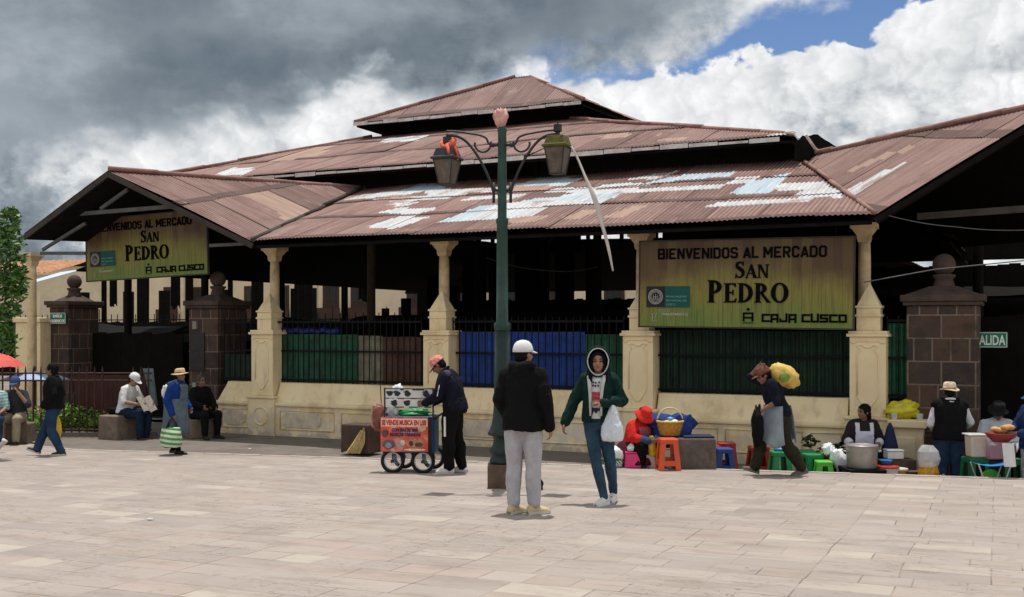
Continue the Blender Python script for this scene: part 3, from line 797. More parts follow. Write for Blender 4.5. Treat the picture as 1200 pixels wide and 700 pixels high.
# clerestories: mostly boarded, a few openings
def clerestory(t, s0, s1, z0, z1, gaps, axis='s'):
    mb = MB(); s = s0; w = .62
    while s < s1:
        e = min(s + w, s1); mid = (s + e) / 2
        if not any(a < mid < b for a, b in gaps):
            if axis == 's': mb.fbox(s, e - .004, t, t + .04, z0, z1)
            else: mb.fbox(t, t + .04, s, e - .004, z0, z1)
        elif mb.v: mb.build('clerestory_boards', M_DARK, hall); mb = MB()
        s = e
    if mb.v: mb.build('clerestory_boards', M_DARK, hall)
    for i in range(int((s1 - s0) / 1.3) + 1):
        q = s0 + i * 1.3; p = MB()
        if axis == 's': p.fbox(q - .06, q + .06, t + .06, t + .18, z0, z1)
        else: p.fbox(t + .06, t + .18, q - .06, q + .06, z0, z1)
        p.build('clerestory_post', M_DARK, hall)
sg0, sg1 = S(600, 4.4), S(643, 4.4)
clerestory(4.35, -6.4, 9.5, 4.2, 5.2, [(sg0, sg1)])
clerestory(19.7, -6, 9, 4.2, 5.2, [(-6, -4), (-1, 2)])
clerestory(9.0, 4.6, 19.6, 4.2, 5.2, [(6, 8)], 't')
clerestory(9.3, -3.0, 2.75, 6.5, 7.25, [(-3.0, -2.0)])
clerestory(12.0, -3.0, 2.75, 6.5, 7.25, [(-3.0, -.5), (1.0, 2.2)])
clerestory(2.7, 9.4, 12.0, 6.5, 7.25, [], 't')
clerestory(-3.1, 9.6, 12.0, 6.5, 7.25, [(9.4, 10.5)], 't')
# columns
def column(s, t, m, z0=-.6, z1=3.05, parent=hall):
    mb = MB(); ax = (U3, N3, UP); b = fac(s, t, 0)
    mb.lathe([(.105, z0), (.10, z0 + .9), (.095, z1 - .5), (.085, z1 - .22)], b, 14, ax=ax)
    o = mb.build('column', m, parent, smooth=True)
    mb = MB(); mb.lathe([(.085, z1 - .30), (.10, z1 - .24), (.10, z1 - .20), (.17, z1 - .09)], b, 4, True, ax); mb.lathe([(.19, z1 - .09), (.19, z1 - .01)], b, 4, True, ax)
    mb.build('capital', m, o)
    return o
COLT = .55
for xp in (322, 520.5, 752, 1013): column(S(xp, COLT), COLT, M_COL)
column(S(37.5, .2), .2, M_COL, z1=3.10)
M_COLD = mat('shaded cream column', (.075, .05, .028, 1), .8, .3, 5)  # cream column with the interior shade put into its colour
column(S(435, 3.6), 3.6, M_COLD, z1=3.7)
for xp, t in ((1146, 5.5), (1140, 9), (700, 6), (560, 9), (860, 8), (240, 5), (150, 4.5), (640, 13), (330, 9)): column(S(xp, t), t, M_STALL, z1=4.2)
# wall plate along the eave, and the porch trusses
mb = MB(); mb.fbox(.5, 11.4, COLT - .12, COLT + .12, 3.05, 3.22); mb.fbox(.3, 11.5, -.5, -.44, 2.93, 2.99); mb.build('eave_beam', M_DARK, hall)
M_TRUSS = mat('grey painted truss', (.10, .10, .095, 1), .8, .25, 5)
def bar(mb, a, b, w=.09, d=.05):
    dr = (b - a).normalized(); sd_ = dr.cross(N3).normalized(); mb.box((a + b) / 2, ((b - a).length, d, w), (dr, N3, sd_))
def at(x, y, t): q = on_t(x, y, t); return fac(q.x, q.y, q.z)
mb = MB()
for a, b, w in (((28, 279), (134, 207), .10), ((72, 252.5), (205, 242), .08), ((48, 297), (100, 297), .07), ((246, 288), (286, 286), .06), ((150, 222), (118, 245), .07), ((100, 262), (50, 293), .06)):
    bar(mb, at(*a, -.35), at(*b, -.35), w)
mb.build('porch_truss', M_TRUSS, hall)
mb = MB(); bar(mb, A_L + UP * -.08, B_L + UP * -.08, .10, .04); bar(mb, A_L + UP * -.08, L_L + UP * -.08, .10, .04); mb.build('barge_board', M_DARKWOOD, hall)
mb = MB(); bar(mb, B_R + UP * -.08, A_R + UP * -.08, .08, .03); mb.build('barge_board', M_DARK, hall)
mb = MB(); bar(mb, at(1075, 254, .6), at(1215, 244, .6), .10); mb.build('porch_truss', M_DARKWOOD, hall)

# ------------------------------------------------------------------ masonry wall with pillars
wall = thing('perimeter_wall', 'low cream painted masonry wall with four obelisk topped pillars in front of the hall', 'wall', fac(5.5, 0, -.65), FYAW)
PX = (308, 511.5, 748, 1017)
PS = [S(x, 0) for x in PX]
def wall_profile(s0, s1, foot, slant=0.0):
    """battered plinth: upright below, a roll moulding, a sloping band above; slant draws in the top at the left end"""
    pr = [(0, foot), (0, -.09), (-.045, -.075), (-.05, -.045), (-.045, -.015), (.015, 0), (.14, .30), (.15, .36), (.35, .37), (.35, foot)]
    mb = MB(); n = len(pr); cuts = 14; v = []
    for i in range(cuts + 1):
        for t, z in pr:
            a = s0 + (s1 - s0) * i / cuts
            if slant: a = max(a, s0 + slant * max(0, (z + .0) / .37))
            w = .006 * noise.noise(Vector((a * 2, t * 3, z * 3)))
            v.append(fac(a, t + w, z + w))
    f = []
    for i in range(cuts):
        for j in range(n):
            a, b = i * n + j, i * n + (j + 1) % n; f.append((a, b, b + n, a + n))
    f += [tuple(reversed(range(n))), tuple(cuts * n + j for j in range(n))]
    mb.add(v, f); return mb
def frame_relief(mb, pts, t, r=.014):
    mb.tube([fac(s, t, z) for s, z in pts], r, 6)
def oct_plaque(s0, s1, z0, z1, c):
    return [(s0 + c, z0), (s1 - c, z0), (s1 - c, z0 + c * .6), (s1, z0 + c * .9), (s1, z1 - c * .9), (s1 - c, z1 - c * .6), (s1 - c, z1), (s0 + c, z1), (s0 + c, z1 - c * .6), (s0, z1 - c * .9), (s0, z0 + c * .9), (s0 + c, z0 + c * .6)]
M_PLAQ = mat('worn grey stucco', (.58, .50, .38, 1), .9, .2, 5, .4, 40, dirt=(.34, .28, .2), dscale=3, damt=.6)
FOOT = -1.1
s_left = S(255, 0)
spans = [(s_left, PS[0] - .3), (PS[0] + .3, PS[1] - .3), (PS[1] + .3, PS[2] - .3), (PS[2] + .3, PS[3] - .3)]
for i, (a, b) in enumerate(spans):
    o = wall_profile(a, b, FOOT, .14 if i == 0 else 0).build('wall_base', M_CREAM, wall)
    mb = MB(); L = b - a
    if i == 0: pans = [(a + .12, b - .06)]
    else: pans = [(a + .12, a + L * .42), (a + L * .47, b - .12)] if i < 3 else [(a + .10, a + L * .34), (a + L * .38, a + L * .78), (a + L * .82, b - .08)]
    for p, q in pans:
        frame_relief(mb, [(p, -.52), (q, -.52), (q, -.16), (p, -.16), (p, -.52)], -.004, .016)
    mb.build('panel_moulding', M_CREAM, o, smooth=True)
    p, q = pans[0]
    if i < 3:
        mb = MB(); mb.prism(oct_plaque(p + .06, min(q - .06, p + .95), -.48, -.20, .07), fac(0, -.002, 0), U3, UP, .018)
        mb.build('plaque', M_PLAQ, o)
def pillar(s):
    mb = MB(); f = lambda *a: mb.fbox(*a)
    f(s - .32, s + .32, -.07, .50, FOOT, .06)                   # pedestal
    f(s - .345, s + .345, -.095, .525, .06, .11)
    f(s - .26, s + .26, -.03, .44, .11, 1.30)                   # shaft
    o = mb.build('pillar', M_CREAM, wall, bevel=.012)
    mb = MB(); f = lambda *a: mb.fbox(*a)
    f(s - .30, s + .30, -.07, .48, 1.30, 1.345); f(s - .275, s + .275, -.045, .455, 1.345, 1.385)
    f(s - .17, s + .17, .04, .38, 1.385, 1.73); f(s - .19, s + .19, .02, .40, 1.60, 1.635)
    f(s - .19, s + .19, .02, .40, 1.73, 1.765)
    mb.lathe([(.165, 1.765), (.150, 1.80), (.006, 2.11)], fac(s, .21, 0), 4, True, (U3, N3, UP))
    mb.build('obelisk_cap', M_CREAM, o, bevel=.006)
    mb = MB()
    w = .15
    frame_relief(mb, [(s - w, .42), (s - w, 1.02), (s - w + .05, 1.10), (s - w, 1.16), (s - .09, 1.18), (s - .03, 1.14), (s + .03, 1.14), (s + .09, 1.18), (s + w, 1.16), (s + w - .05, 1.10), (s + w, 1.02), (s + w, .42), (s + .03, .24), (s - .03, .24), (s - w, .42)], -.034, .012)
    frame_relief(mb, [(s - .25, 1.22), (s - .2, 1.20), (s - .16, 1.235), (s + .16, 1.235), (s + .2, 1.20), (s + .25, 1.22)], -.034, .012)
    mb.build('shield_moulding', M_CREAM, o, smooth=True)
    mb = MB(); mb.tube([fac(s + .17 * math.cos(a), -.072, -.28 + .17 * math.sin(a)) for a in [2 * PI * k / 20 for k in range(21)]], .014, 6)
    mb.build('round_moulding', M_CREAM, o, smooth=True)
for s in PS: pillar(s)
# the short end beside the stone gate pillar, with a ledge
mb = MB(); a, b = PS[3] + .32, S(1082, -.1)
mb.fbox(a, b, -.16, .40, -1.3, -.02); mb.fbox(a - .02, b + .05, -.24, .46, -.02, .09); mb.fbox(a + .1, b - .1, -.185, -.155, -.62, -.16)
mb.build('wall_ledge', M_CREAM, wall, bevel=.02)

# ------------------------------------------------------------------ railings with coloured sheeting behind
def corr_panel(name, s0, s1, z0, z1, t, m, parent, pitch=.11, amp=.022):
    mb = MB(); n = max(4, int((s1 - s0) / pitch * 6)); v = []
    for i in range(n + 1):
        s = s0 + (s1 - s0) * i / n; o = amp * math.sin(2 * PI * s / pitch)
        w = .01 * noise.noise(Vector((s * 1.7, t, 3)))
        v += [fac(s, t + o, z0), fac(s, t + o, z1 + w)]
    mb.add(v, [(2 * i, 2 * i + 2, 2 * i + 3, 2 * i + 1) for i in range(n)])
    return mb.build(name, m, parent, smooth=True)
C_GREEN = mat('green painted sheet', (.012, .085, .042, 1), .55, .45, 5, .1, 30, dirt=(.006, .016, .010), dscale=4, damt=.7)
C_DGREEN = mat('deep green painted sheet', (.006, .030, .014, 1), .6, .45, 4, .1, 30, dirt=(.004, .010, .007), dscale=3, damt=.8)
C_BLUE = mat('blue painted sheet', (.008, .045, .24, 1), .5, .35, 4, .1, 30, dirt=(.005, .014, .06), dscale=3, damt=.6)
C_BROWN = mat('brown painted sheet', (.085, .04, .026, 1), .65, .35, 5, dirt=(.03, .016, .012), dscale=3, damt=.6)
C_PALE = mat('pale painted sheet', (.20, .19, .13, 1), .65, .35, 5, dirt=(.08, .07, .05), dscale=3, damt=.6)
M_TARP = mat('blue tarpaulin', (.010, .020, .13, 1), .45, .35, 4, .4, 8)
def bay(px0, px1, panels, label, topz=1.62, grp='iron railings between the pillars'):
    s0, s1 = S(px0, .25), S(px1, .25)
    r = thing('iron_railing', label, 'railing', fac((s0 + s1) / 2, .25, .37), FYAW, grp)
    mb = MB(); n = int((s1 - s0) / .125)
    for i in range(n + 1):
        s = s0 + (s1 - s0) * i / n; mb.fbox(s - .008, s + .008, .242, .258, .372, topz)
    for z in (.42, .98, topz - .08): mb.fbox(s0, s1, .232, .268, z - .018, z + .018)
    mb.build('bars', M_BLACKIRON, r)
    for a, b, top, m in panels: corr_panel('sheet_panel', S(a, .31), S(b, .31), .375, top, .31, m, r)
    return r
bay(325, 494, [(327, 420, 1.30, C_GREEN), (420, 449, 1.28, C_PALE), (449, 494, 1.26, C_BROWN)], 'black iron railing backed with green, pale and brown metal sheets')
bay(531, 731, [(540, 592, 1.36, C_BLUE), (592, 685, 1.36, C_BLUE), (685, 731, 1.32, C_GREEN)], 'black iron railing backed mostly with bright blue metal sheets')
bay(768, 997, [(768, 882, 1.40, C_DGREEN), (882, 997, 1.38, C_DGREEN)], 'black iron railing with dark green sheets below the large welcome sign')
bay(263, 294, [(263, 294, .9, C_DGREEN)], 'short black iron railing at the left end beside the stone pillar')
bay(1040, 1066, [(1040, 1066, 1.5, C_GREEN)], 'narrow iron railing with green sheet beside the right stone pillar')
mb = MB(); p = [fac(S(x, .42), .42, 1.36 + .03 * math.sin(x * .4)) for x in range(326, 404, 6)]; mb.tube(p, .07, 10)
tag(mb.build('tarpaulin_roll', M_TARP, smooth=True), 'dark blue tarpaulin rolled along the top of the green sheets', 'tarpaulin')
# graffito scratched on the green sheet
M_CHALK = mat('white scratch', (.28, .33, .27, 1), .9)

# ------------------------------------------------------------------ stone gate pillars with ball finials
M_STONE = mat('dark brown weathered stone', (.070, .047, .037, 1), .9, .35, 5, .6, 25, dirt=(.03, .025, .023), dscale=3, damt=.7)
def stone_pillar(px, t, w, label, top, foot=-1.1):
    s = S(px, t); d = .9
    r = thing('stone_gate_pillar', label, 'gate pillar', fac(s, t + d / 2, foot), FYAW, 'stone gate pillars')
    mb = MB(); mb.fbox(s - w / 2, s + w / 2, t, t + d, foot, top - .16); mb.build('shaft', M_ASHLAR, r, bevel=.02)
    mb = MB(); mb.fbox(s - w / 2 - .09, s + w / 2 + .09, t - .09, t + d + .09, foot, -.12); mb.build('plinth', M_ASHLAR, r, bevel=.03)
    mb = MB(); ax = (U3, N3, UP); c = fac(s, t + d / 2, 0)
    mb.fbox(s - w / 2 - .05, s + w / 2 + .05, t - .05, t + d + .05, top - .158, top - .10)
    mb.fbox(s - w / 2 - .085, s + w / 2 + .085, t - .085, t + d + .085, top - .10, top)
    mb.lathe([(w / 2 + .02, top), (w * .2, top + .13)], c, 4, True, ax)
    cp = mb.build('capstone', M_STONE, r, bevel=.015)
    mb = MB(); mb.lathe([(.18, top + .10), (.15, top + .15), (.125, top + .24), (.165, top + .28), (.165, top + .305), (.09, top + .32)], c, 16, ax=ax)
    mb.ball(c + UP * (top + .46), .165, n=18, m=12); mb.build('ball_finial', M_STONE, cp, smooth=True)
    return r
stone_pillar(1104, .12, .98, 'stone block pillar with ball finial beside the right hand gate', 1.92)
stone_pillar(238, .30, .76, 'stone block pillar holding a dark plaque, between gate and cream wall', 1.98)
stone_pillar(69, 1.2, .62, 'stone block pillar with small green sign, behind the brown fence', 2.05)
mb = MB(); s = S(231, .28); mb.fbox(s - .19, s + .19, .275, .297, .55, 1.33); tag(mb.build('wall_plaque', mat('dark bronze plaque', (.022, .018, .015, 1), .5, .4, 10)), 'dark rectangular plaque on the middle stone pillar', 'plaque')
mb = MB(); s = S(229, .28); mb.fbox(s - .05, s + .05, .24, .297, 1.40, 1.56); tag(mb.build('junction_box', mat('grey junction box', (.24, .22, .18, 1), .6)), 'small pale box above the plaque on the stone pillar', 'box')
mb = MB()
for px, z, w, h in ((227, .24, .09, .13), (231, .17, .07, .10), (222, -.02, .12, .10)):
    s = S(px, .28); mb.fbox(s - w / 2, s + w / 2, .285, .298, z - h / 2, z + h / 2)
tag(mb.build('paper_notice', mat('torn paper', (.34, .32, .28, 1), .9, .3, 20)), 'torn paper scraps pasted low on the middle stone pillar', 'notice')

# ------------------------------------------------------------------ signs
def emblem(mb_dark, mb_teal, mb_light, x0, z0, w, h, parent_scale=1.0):
    sq = w * .43
    mb_dark.box((x0 + sq / 2, -.026, z0 + h / 2), (sq, .012, h))
    mb_teal.box((x0 + sq + (w - sq) / 2 + .001, -.026, z0 + h / 2), (w - sq - .002, .010, h))
    c = Vector((x0 + sq / 2, -.036, z0 + h / 2)); r = sq * .40
    ax = (Vector((1, 0, 0)), UP, Vector((0, -1, 0)))
    def ringf(r0, r1, n=28, dep=.006):
        k = len(mb_light.v); v, f = [], []
        for j in range(n):
            a = 2 * PI * j / n
            for rr in (r0, r1): v.append(c + Vector((rr * math.cos(a), -dep, rr * math.sin(a))))
        for j in range(n): f.append((2 * j, 2 * j + 1, (2 * j + 3) % (2 * n), (2 * j + 2) % (2 * n)))
        mb_light.add(v, f)
    ringf(r * .88, r); ringf(r * .70, r * .80)
    rnd = random.Random(3)
    for j in range(40):                                          # ornament between the rings and the figures in the middle
        a = 2 * PI * j / 40; q = r * .74
        if j % 5 != 4: mb_light.box(c + Vector((math.cos(a) * r * .60, -.004, math.sin(a) * r * .60)), (r * .05, .004, r * .12))
    for dx in (-.28, 0, .28):
        mb_light.tube([c + Vector((r * (dx - .06), -.004, -r * .3)), c + Vector((r * dx, -.004, r * (.30 if dx else .42))), c + Vector((r * (dx + .06), -.004, -r * .3))], r * .045, 5)
    mb_light.box(c + Vector((0, -.004, -r * .36)), (r * .9, .004, r * .06)); mb_light.box(c + Vector((0, -.004, 0)), (r * .7, .004, r * .05))
    return sq
def serif(mb, word, size, x, z, dep):
    """bold roman capitals with slab serifs, drawn stroke by stroke; returns the advance"""
    X, Z, D = Vector((1, 0, 0)), UP, Vector((0, -1, 0)); cnt = [0]
    def P(poly, ox):
        cnt[0] += 1
        mb.prism([(ox + a * size, z + b * size) for a, b in poly], Vector((0, -dep, 0)), X, Z, .010 + .0006 * (cnt[0] % 9))
    def ring(ox, cx, cz, rx, rz, a0, a1, w0, w1, n=20):
        o, i_ = [], []
        for k in range(n + 1):
            a = a0 + (a1 - a0) * k / n; th = w0 + (w1 - w0) * abs(math.cos(a))
            o.append((cx + rx * math.cos(a), cz + rz * math.sin(a))); i_.append((cx + (rx - th) * math.cos(a), cz + (rz - th * .75) * math.sin(a)))
        for k in range(n):
            P([o[k], o[k + 1], i_[k + 1], i_[k]], ox)
    def stem(ox, x0, w=.215, h=1.0): P([(x0, .03), (x0 + w, .03), (x0 + w, h - .03), (x0, h - .03)], ox)
    def sfoot(ox, x0, x1, zz, t=.055): P([(x0, zz), (x1, zz), (x1 - .03, zz + t), (x0 + .03, zz + t)] if zz < .5 else [(x0 + .03, zz - t), (x1 - .03, zz - t), (x1, zz), (x0, zz)], ox)
    adv = {'S': .62, 'A': .86, 'N': .92, 'P': .74, 'E': .72, 'D': .86, 'R': .84, 'O': .92}
    for ch in word:
        if ch == 'P': stem(x, .08); sfoot(x, 0, .36, 0); sfoot(x, 0, .3, 1); ring(x, .25, .70, .40, .30, -PI / 2, PI / 2, .105, .215)
        elif ch == 'R':
            stem(x, .08); sfoot(x, 0, .36, 0); sfoot(x, 0, .3, 1); ring(x, .25, .72, .38, .28, -PI / 2, PI / 2, .105, .215)
            P([(.30, .48), (.46, .48), (.80, .05), (.86, .0), (.64, 0)], x)
        elif ch == 'E':
            stem(x, .08); sfoot(x, 0, .3, 0); sfoot(x, 0, .3, 1)
            P([(.2, 0), (.64, 0), (.68, .22), (.62, .22), (.54, .085), (.2, .085)], x); P([(.2, .915), (.52, .915), (.58, .8), (.64, .8), (.62, 1), (.2, 1)], x)
            P([(.2, .47), (.44, .47), (.47, .38), (.52, .38), (.52, .67), (.47, .67), (.44, .555), (.2, .555)], x)
        elif ch == 'D': stem(x, .08); sfoot(x, 0, .3, 0); sfoot(x, 0, .3, 1); ring(x, .25, .5, .54, .5, -PI / 2, PI / 2, .105, .235, 24)
        elif ch == 'O': ring(x, .44, .5, .44, .515, 0, 2 * PI, .105, .235, 36)
        elif ch == 'A':
            P([(.04, .03), (.14, .03), (.47, .90), (.42, 1.02), (.40, 1.02)], x); P([(.38, 1.02), (.50, 1.02), (.85, .03), (.59, .03), (.35, .80)], x)
            P([(.2, .30), (.58, .30), (.56, .38), (.22, .38)], x); sfoot(x, 0, .24, 0); sfoot(x, .54, .90, 0)
        elif ch == 'N':
            P([(.10, .03), (.21, .03), (.21, .97), (.10, .97)], x); P([(.68, 0), (.79, 0), (.79, .97), (.68, .97)], x)
            P([(.04, 1), (.30, 1), (.79, .0), (.66, 0)], x); sfoot(x, .02, .32, 0); sfoot(x, .58, .90, 1); sfoot(x, .0, .2, 1)
        elif ch == 'S':
            pts = [(.50, .80), (.44, .90), (.32, .94), (.19, .90), (.13, .78), (.17, .66), (.32, .55), (.45, .45), (.52, .32), (.48, .16), (.34, .06), (.20, .07), (.10, .17)]
            ws = [.08, .09, .11, .14, .17, .20, .22, .22, .19, .15, .11, .09, .08]
            for k in range(len(pts) - 1):
                a, b = Vector(pts[k]), Vector(pts[k + 1]); d = (b - a).normalized(); nn = Vector((-d.y, d.x))
                a2, b2 = a - d * .015, b + d * .015
                P([tuple(a2 + nn * ws[k] / 2), tuple(a2 - nn * ws[k] / 2), tuple(b2 - nn * ws[k + 1] / 2), tuple(b2 + nn * ws[k + 1] / 2)], x)
            P([(.47, .72), (.53, .72), (.55, .99), (.49, .99)], x); P([(.04, 0), (.09, 0), (.13, .28), (.07, .28)], x)
        x += adv[ch] * size
    return x
def serif_width(word, size): return sum({'S': .62, 'A': .86, 'N': .92, 'P': .74, 'E': .72, 'D': .86, 'R': .84, 'O': .92}[c] for c in word) * size
HV = {'B': [[(.08, 0), (.08, 1)], [(.08, .92), (.60, .92), (.60, .5), (.08, .5)], [(.62, .5), (.62, .08), (.08, .08)]], 'I': [[(.10, 0), (.10, 1)]], 'E': [[(.60, .92), (.09, .92), (.09, .08), (.60, .08)], [(.09, .5), (.54, .5)]],
      'N': [[(.09, 0), (.09, 1)], [(.64, 0), (.64, 1)], [(.12, .95), (.61, .05)]], 'V': [[(.07, 1), (.35, .06)], [(.35, .06), (.63, 1)]], 'D': [[(.09, .92), (.50, .92), (.62, .78), (.62, .22), (.50, .08), (.09, .08), (.09, .92)]],
      'O': [[(.20, .92), (.52, .92), (.63, .80), (.63, .20), (.52, .08), (.20, .08), (.09, .20), (.09, .80), (.20, .92)]], 'S': [[(.62, .80), (.52, .92), (.20, .92), (.09, .80), (.09, .62), (.20, .52), (.52, .48), (.63, .38), (.63, .20), (.52, .08), (.20, .08), (.09, .20)]],
      'A': [[(.06, 0), (.35, .97)], [(.35, .97), (.64, 0)], [(.18, .27), (.52, .27)]], 'L': [[(.09, 1), (.09, .08), (.56, .08)]], 'M': [[(.09, 0), (.09, 1)], [(.79, 0), (.79, 1)], [(.12, .95), (.44, .30)], [(.44, .30), (.76, .95)]],
      'R': [[(.09, 0), (.09, 1)], [(.09, .92), (.52, .92), (.62, .82), (.62, .58), (.52, .48), (.09, .48)], [(.36, .46), (.63, .0)]], 'C': [[(.62, .76), (.52, .92), (.20, .92), (.09, .80), (.09, .20), (.20, .08), (.52, .08), (.62, .24)]]}
HVW = {'I': .32, 'M': 1.02, 'L': .70, 'V': .80, 'A': .82}
def heavy_letters(mb, txt, size, x, z, dep, fit, th=.185):
    tot = sum(.42 if ch == ' ' else HVW.get(ch, .85) for ch in txt); xs = fit / (tot * size); k = 0
    for ch in txt:
        if ch == ' ': x += .42 * size * xs; continue
        for st in HV[ch]:
            for i in range(len(st) - 1):
                p, q = Vector((st[i][0] * xs, st[i][1])) * size, Vector((st[i + 1][0] * xs, st[i + 1][1])) * size; d = (q - p); l = d.length; d.normalize(); nn = Vector((-d.y, d.x)) * th * size / 2; e = d * (th * size * .38 if len(st) > 2 else 0); k += 1
                mb.prism([(x + v.x, z + v.y) for v in (p - e - nn, q + e - nn, q + e + nn, p - e + nn)], Vector((0, -dep, 0)), Vector((1, 0, 0)), UP, .010 + .0005 * (k % 9))
        x += HVW.get(ch, .85) * size * xs
GL = {'C': [[(.8, .92), (.08, .92), (.08, .08), (.8, .08)]], 'A': [[(.08, 0), (.08, .92), (.74, .92), (.74, 0)], [(.08, .36), (.74, .36)]], 'J': [[(.74, 1), (.74, .08), (.08, .08), (.08, .34)]],
      'U': [[(.08, 1), (.08, .08), (.74, .08), (.74, 1)]], 'S': [[(.80, .92), (.08, .92), (.08, .5), (.74, .5), (.74, .08), (.02, .08)]], 'O': [[(.08, .92), (.08, .08), (.74, .08), (.74, .92), (.08, .92)]]}
def square_letters(mb, txt, size, x, z, dep, th=.265, xs=1.0):
    k = 0
    for ch in txt:
        if ch == ' ': x += .45 * size * xs; continue
        for st in GL[ch]:
            for i in range(len(st) - 1):
                (ax_, az_), (bx_, bz_) = st[i], st[i + 1]; k += 1
                lx, lz = abs(bx_ - ax_) * xs + th * .8, abs(bz_ - az_) + th
                mb.box((x + (ax_ + bx_) / 2 * size * xs, -dep - .004, z + (az_ + bz_) / 2 * size), ((lx if ax_ != bx_ else th) * size, .008 + .0006 * (k % 7), (lz if az_ != bz_ else th) * size))
        x += .98 * size * xs
    return x
M_INK = mat('black sign lettering', (.005, .005, .005, 1), .85, .2, spec=.03)
M_TEAL = mat('teal sign panel', (.0, .075, .065, 1), .5, .15)
M_SILVER = mat('silver grey emblem print', (.34, .34, .32, 1), .6, .2, 30)
M_PALEINK = mat('faded pale print', (.42, .45, .30, 1), .7, .3, 20)
M_LIGHTTEAL = mat('light teal print', (.16, .42, .36, 1), .6)
def welcome_sign(label, pts, t, big):
    """pts: photo corners top-left, top-right, bottom-right, bottom-left on the facade-parallel plane t"""
    q = [on_t(x, y, t) for x, y in pts]
    cs = sum(p.x for p in q) / 4; cz = sum(p.z for p in q) / 4
    w = ((q[1].x + q[2].x) - (q[0].x + q[3].x)) / 2; h = ((q[0].z + q[1].z) - (q[2].z + q[3].z)) / 2
    tilt = math.atan2((q[1].z + q[2].z) - (q[0].z + q[3].z), 2 * w)
    r = thing('welcome_sign', label, 'sign', fac(cs, t, cz), FYAW, 'welcome signs hanging under the roof')
    r.rotation_euler = (0, -tilt, FYAW)
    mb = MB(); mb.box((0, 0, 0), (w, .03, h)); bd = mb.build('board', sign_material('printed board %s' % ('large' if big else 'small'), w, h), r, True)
    mb = MB()
    for a, b, c, d in ((0, h / 2 + .012, w + .05, .024), (0, -h / 2 - .012, w + .05, .024), (-w / 2 - .012, 0, .024, h), (w / 2 + .012, 0, .024, h)): mb.box((a, .004, b), (c, .05, d))
    mb.build('frame', M_DARKWOOD, r, True)
    X = lambda u: (u - .5) * w
    Z = lambda v: (.5 - v) * h
    ink = MB()
    heavy_letters(ink, 'BIENVENIDOS AL MERCADO', h * .125, X(.09), Z(.21), .018, w * .80)
    ink.build('lettering', M_INK, r, True); ink = MB()
    sz = h * .185; ww = serif_width('SAN', sz); serif(ink, 'S', sz * 1.05, X(.555) - ww / 2, Z(.44), .018); serif(ink, 'AN', sz * .84, X(.555) - ww / 2 + .62 * sz * 1.08, Z(.44), .018)
    sz = h * .26; x1 = serif(ink, 'P', sz, X(.335), Z(.72), .018); serif(ink, 'EDRO', sz * .86, x1, Z(.72), .018)
    ink.build('lettering', M_INK, r, True); ink = MB()
    cs_ = h * .085; ex = square_letters(ink, 'CAJA CUSCO', cs_, X(.595), Z(.935), .018, xs=w * .385 / (cs_ * .98 * 9.45))
    ink.build('lettering', M_INK, r, True); ink = MB()
    x0, z0, s_ = X(.51), Z(.935), h * .12                        # the house mark: arch with a bar, a dot above, a line below
    for a, b, c, d in ((.0, .42, .16, .84), (.84, .42, .16, .84), (.42, .78, 1.0, .17), (.42, .36, .7, .16)): ink.box((x0 + a * s_, -.022, z0 + b * s_), (c * s_ if c != .16 else .17 * s_, .008 + a * .002 + b * .001, d * s_))
    ink.lathe([(.14 * s_, 0), (.14 * s_, .01)], (x0 + .42 * s_, -.018, z0 + 1.15 * s_), 14, ax=(Vector((1, 0, 0)), UP, Vector((0, -1, 0))))
    ink.box((x0 + .42 * s_, -.022, z0 - .13 * s_), (1.02 * s_, .008, .06 * s_))
    ink.build('logo', M_INK, r, True)
    dk, tl, lt = MB(), MB(), MB(); ew = w * .215; eh = h * .245
    sq = emblem(dk, tl, lt, X(.035), Z(.775), ew, eh)
    dk.build('emblem_ground', mat('black emblem ground', (.008, .009, .009, 1), .5), r, True); e_ = tl.build('emblem_panel', M_TEAL, r, True); lt.build('emblem', M_SILVER, r, True)
    tx = MB()
    for i, s in enumerate(('MUNICIPALIDAD', 'PROVINCIAL DEL', 'CUSCO')): write(tx, s, eh * .135, (X(.035) + sq + ew * .03, -.034, Z(.775) + eh * (.46 - .19 * i)), .0, depth=.003)
    tx.build('panel_lettering', M_LIGHTTEAL, e_, True)
    tx = MB(); write(tx, 'CUSCO', h * .042, (X(.095), -.020, Z(.83)), .0, depth=.003); write(tx, 'TRANSPARENTE', h * .046, (X(.107), -.020, Z(.875)), .001, depth=.003)
    tx.tube([(X(.066), -.02, Z(.945)), (X(.066), -.02, Z(.855)), (X(.086), -.02, Z(.85)), (X(.076), -.02, Z(.90)), (X(.086), -.02, Z(.935)), (X(.066), -.02, Z(.945))], .007, 5)
    tx.build('faded_lettering', M_PALEINK, r, True)
    mb = MB()
    for a in (-.42, .42): mb.tube([(a * w, .0, h / 2), (a * w, .05, h / 2 + .3)], .008, 6)
    mb.build('hanger', M_BLACKIRON, r, True)
    return r
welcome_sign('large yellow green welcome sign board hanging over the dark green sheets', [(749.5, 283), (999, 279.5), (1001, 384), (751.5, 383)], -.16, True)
welcome_sign('smaller welcome sign board hanging in the left porch gable', [(101.5, 258.5), (243, 246), (243, 320), (102.5, 330)], .35, False)
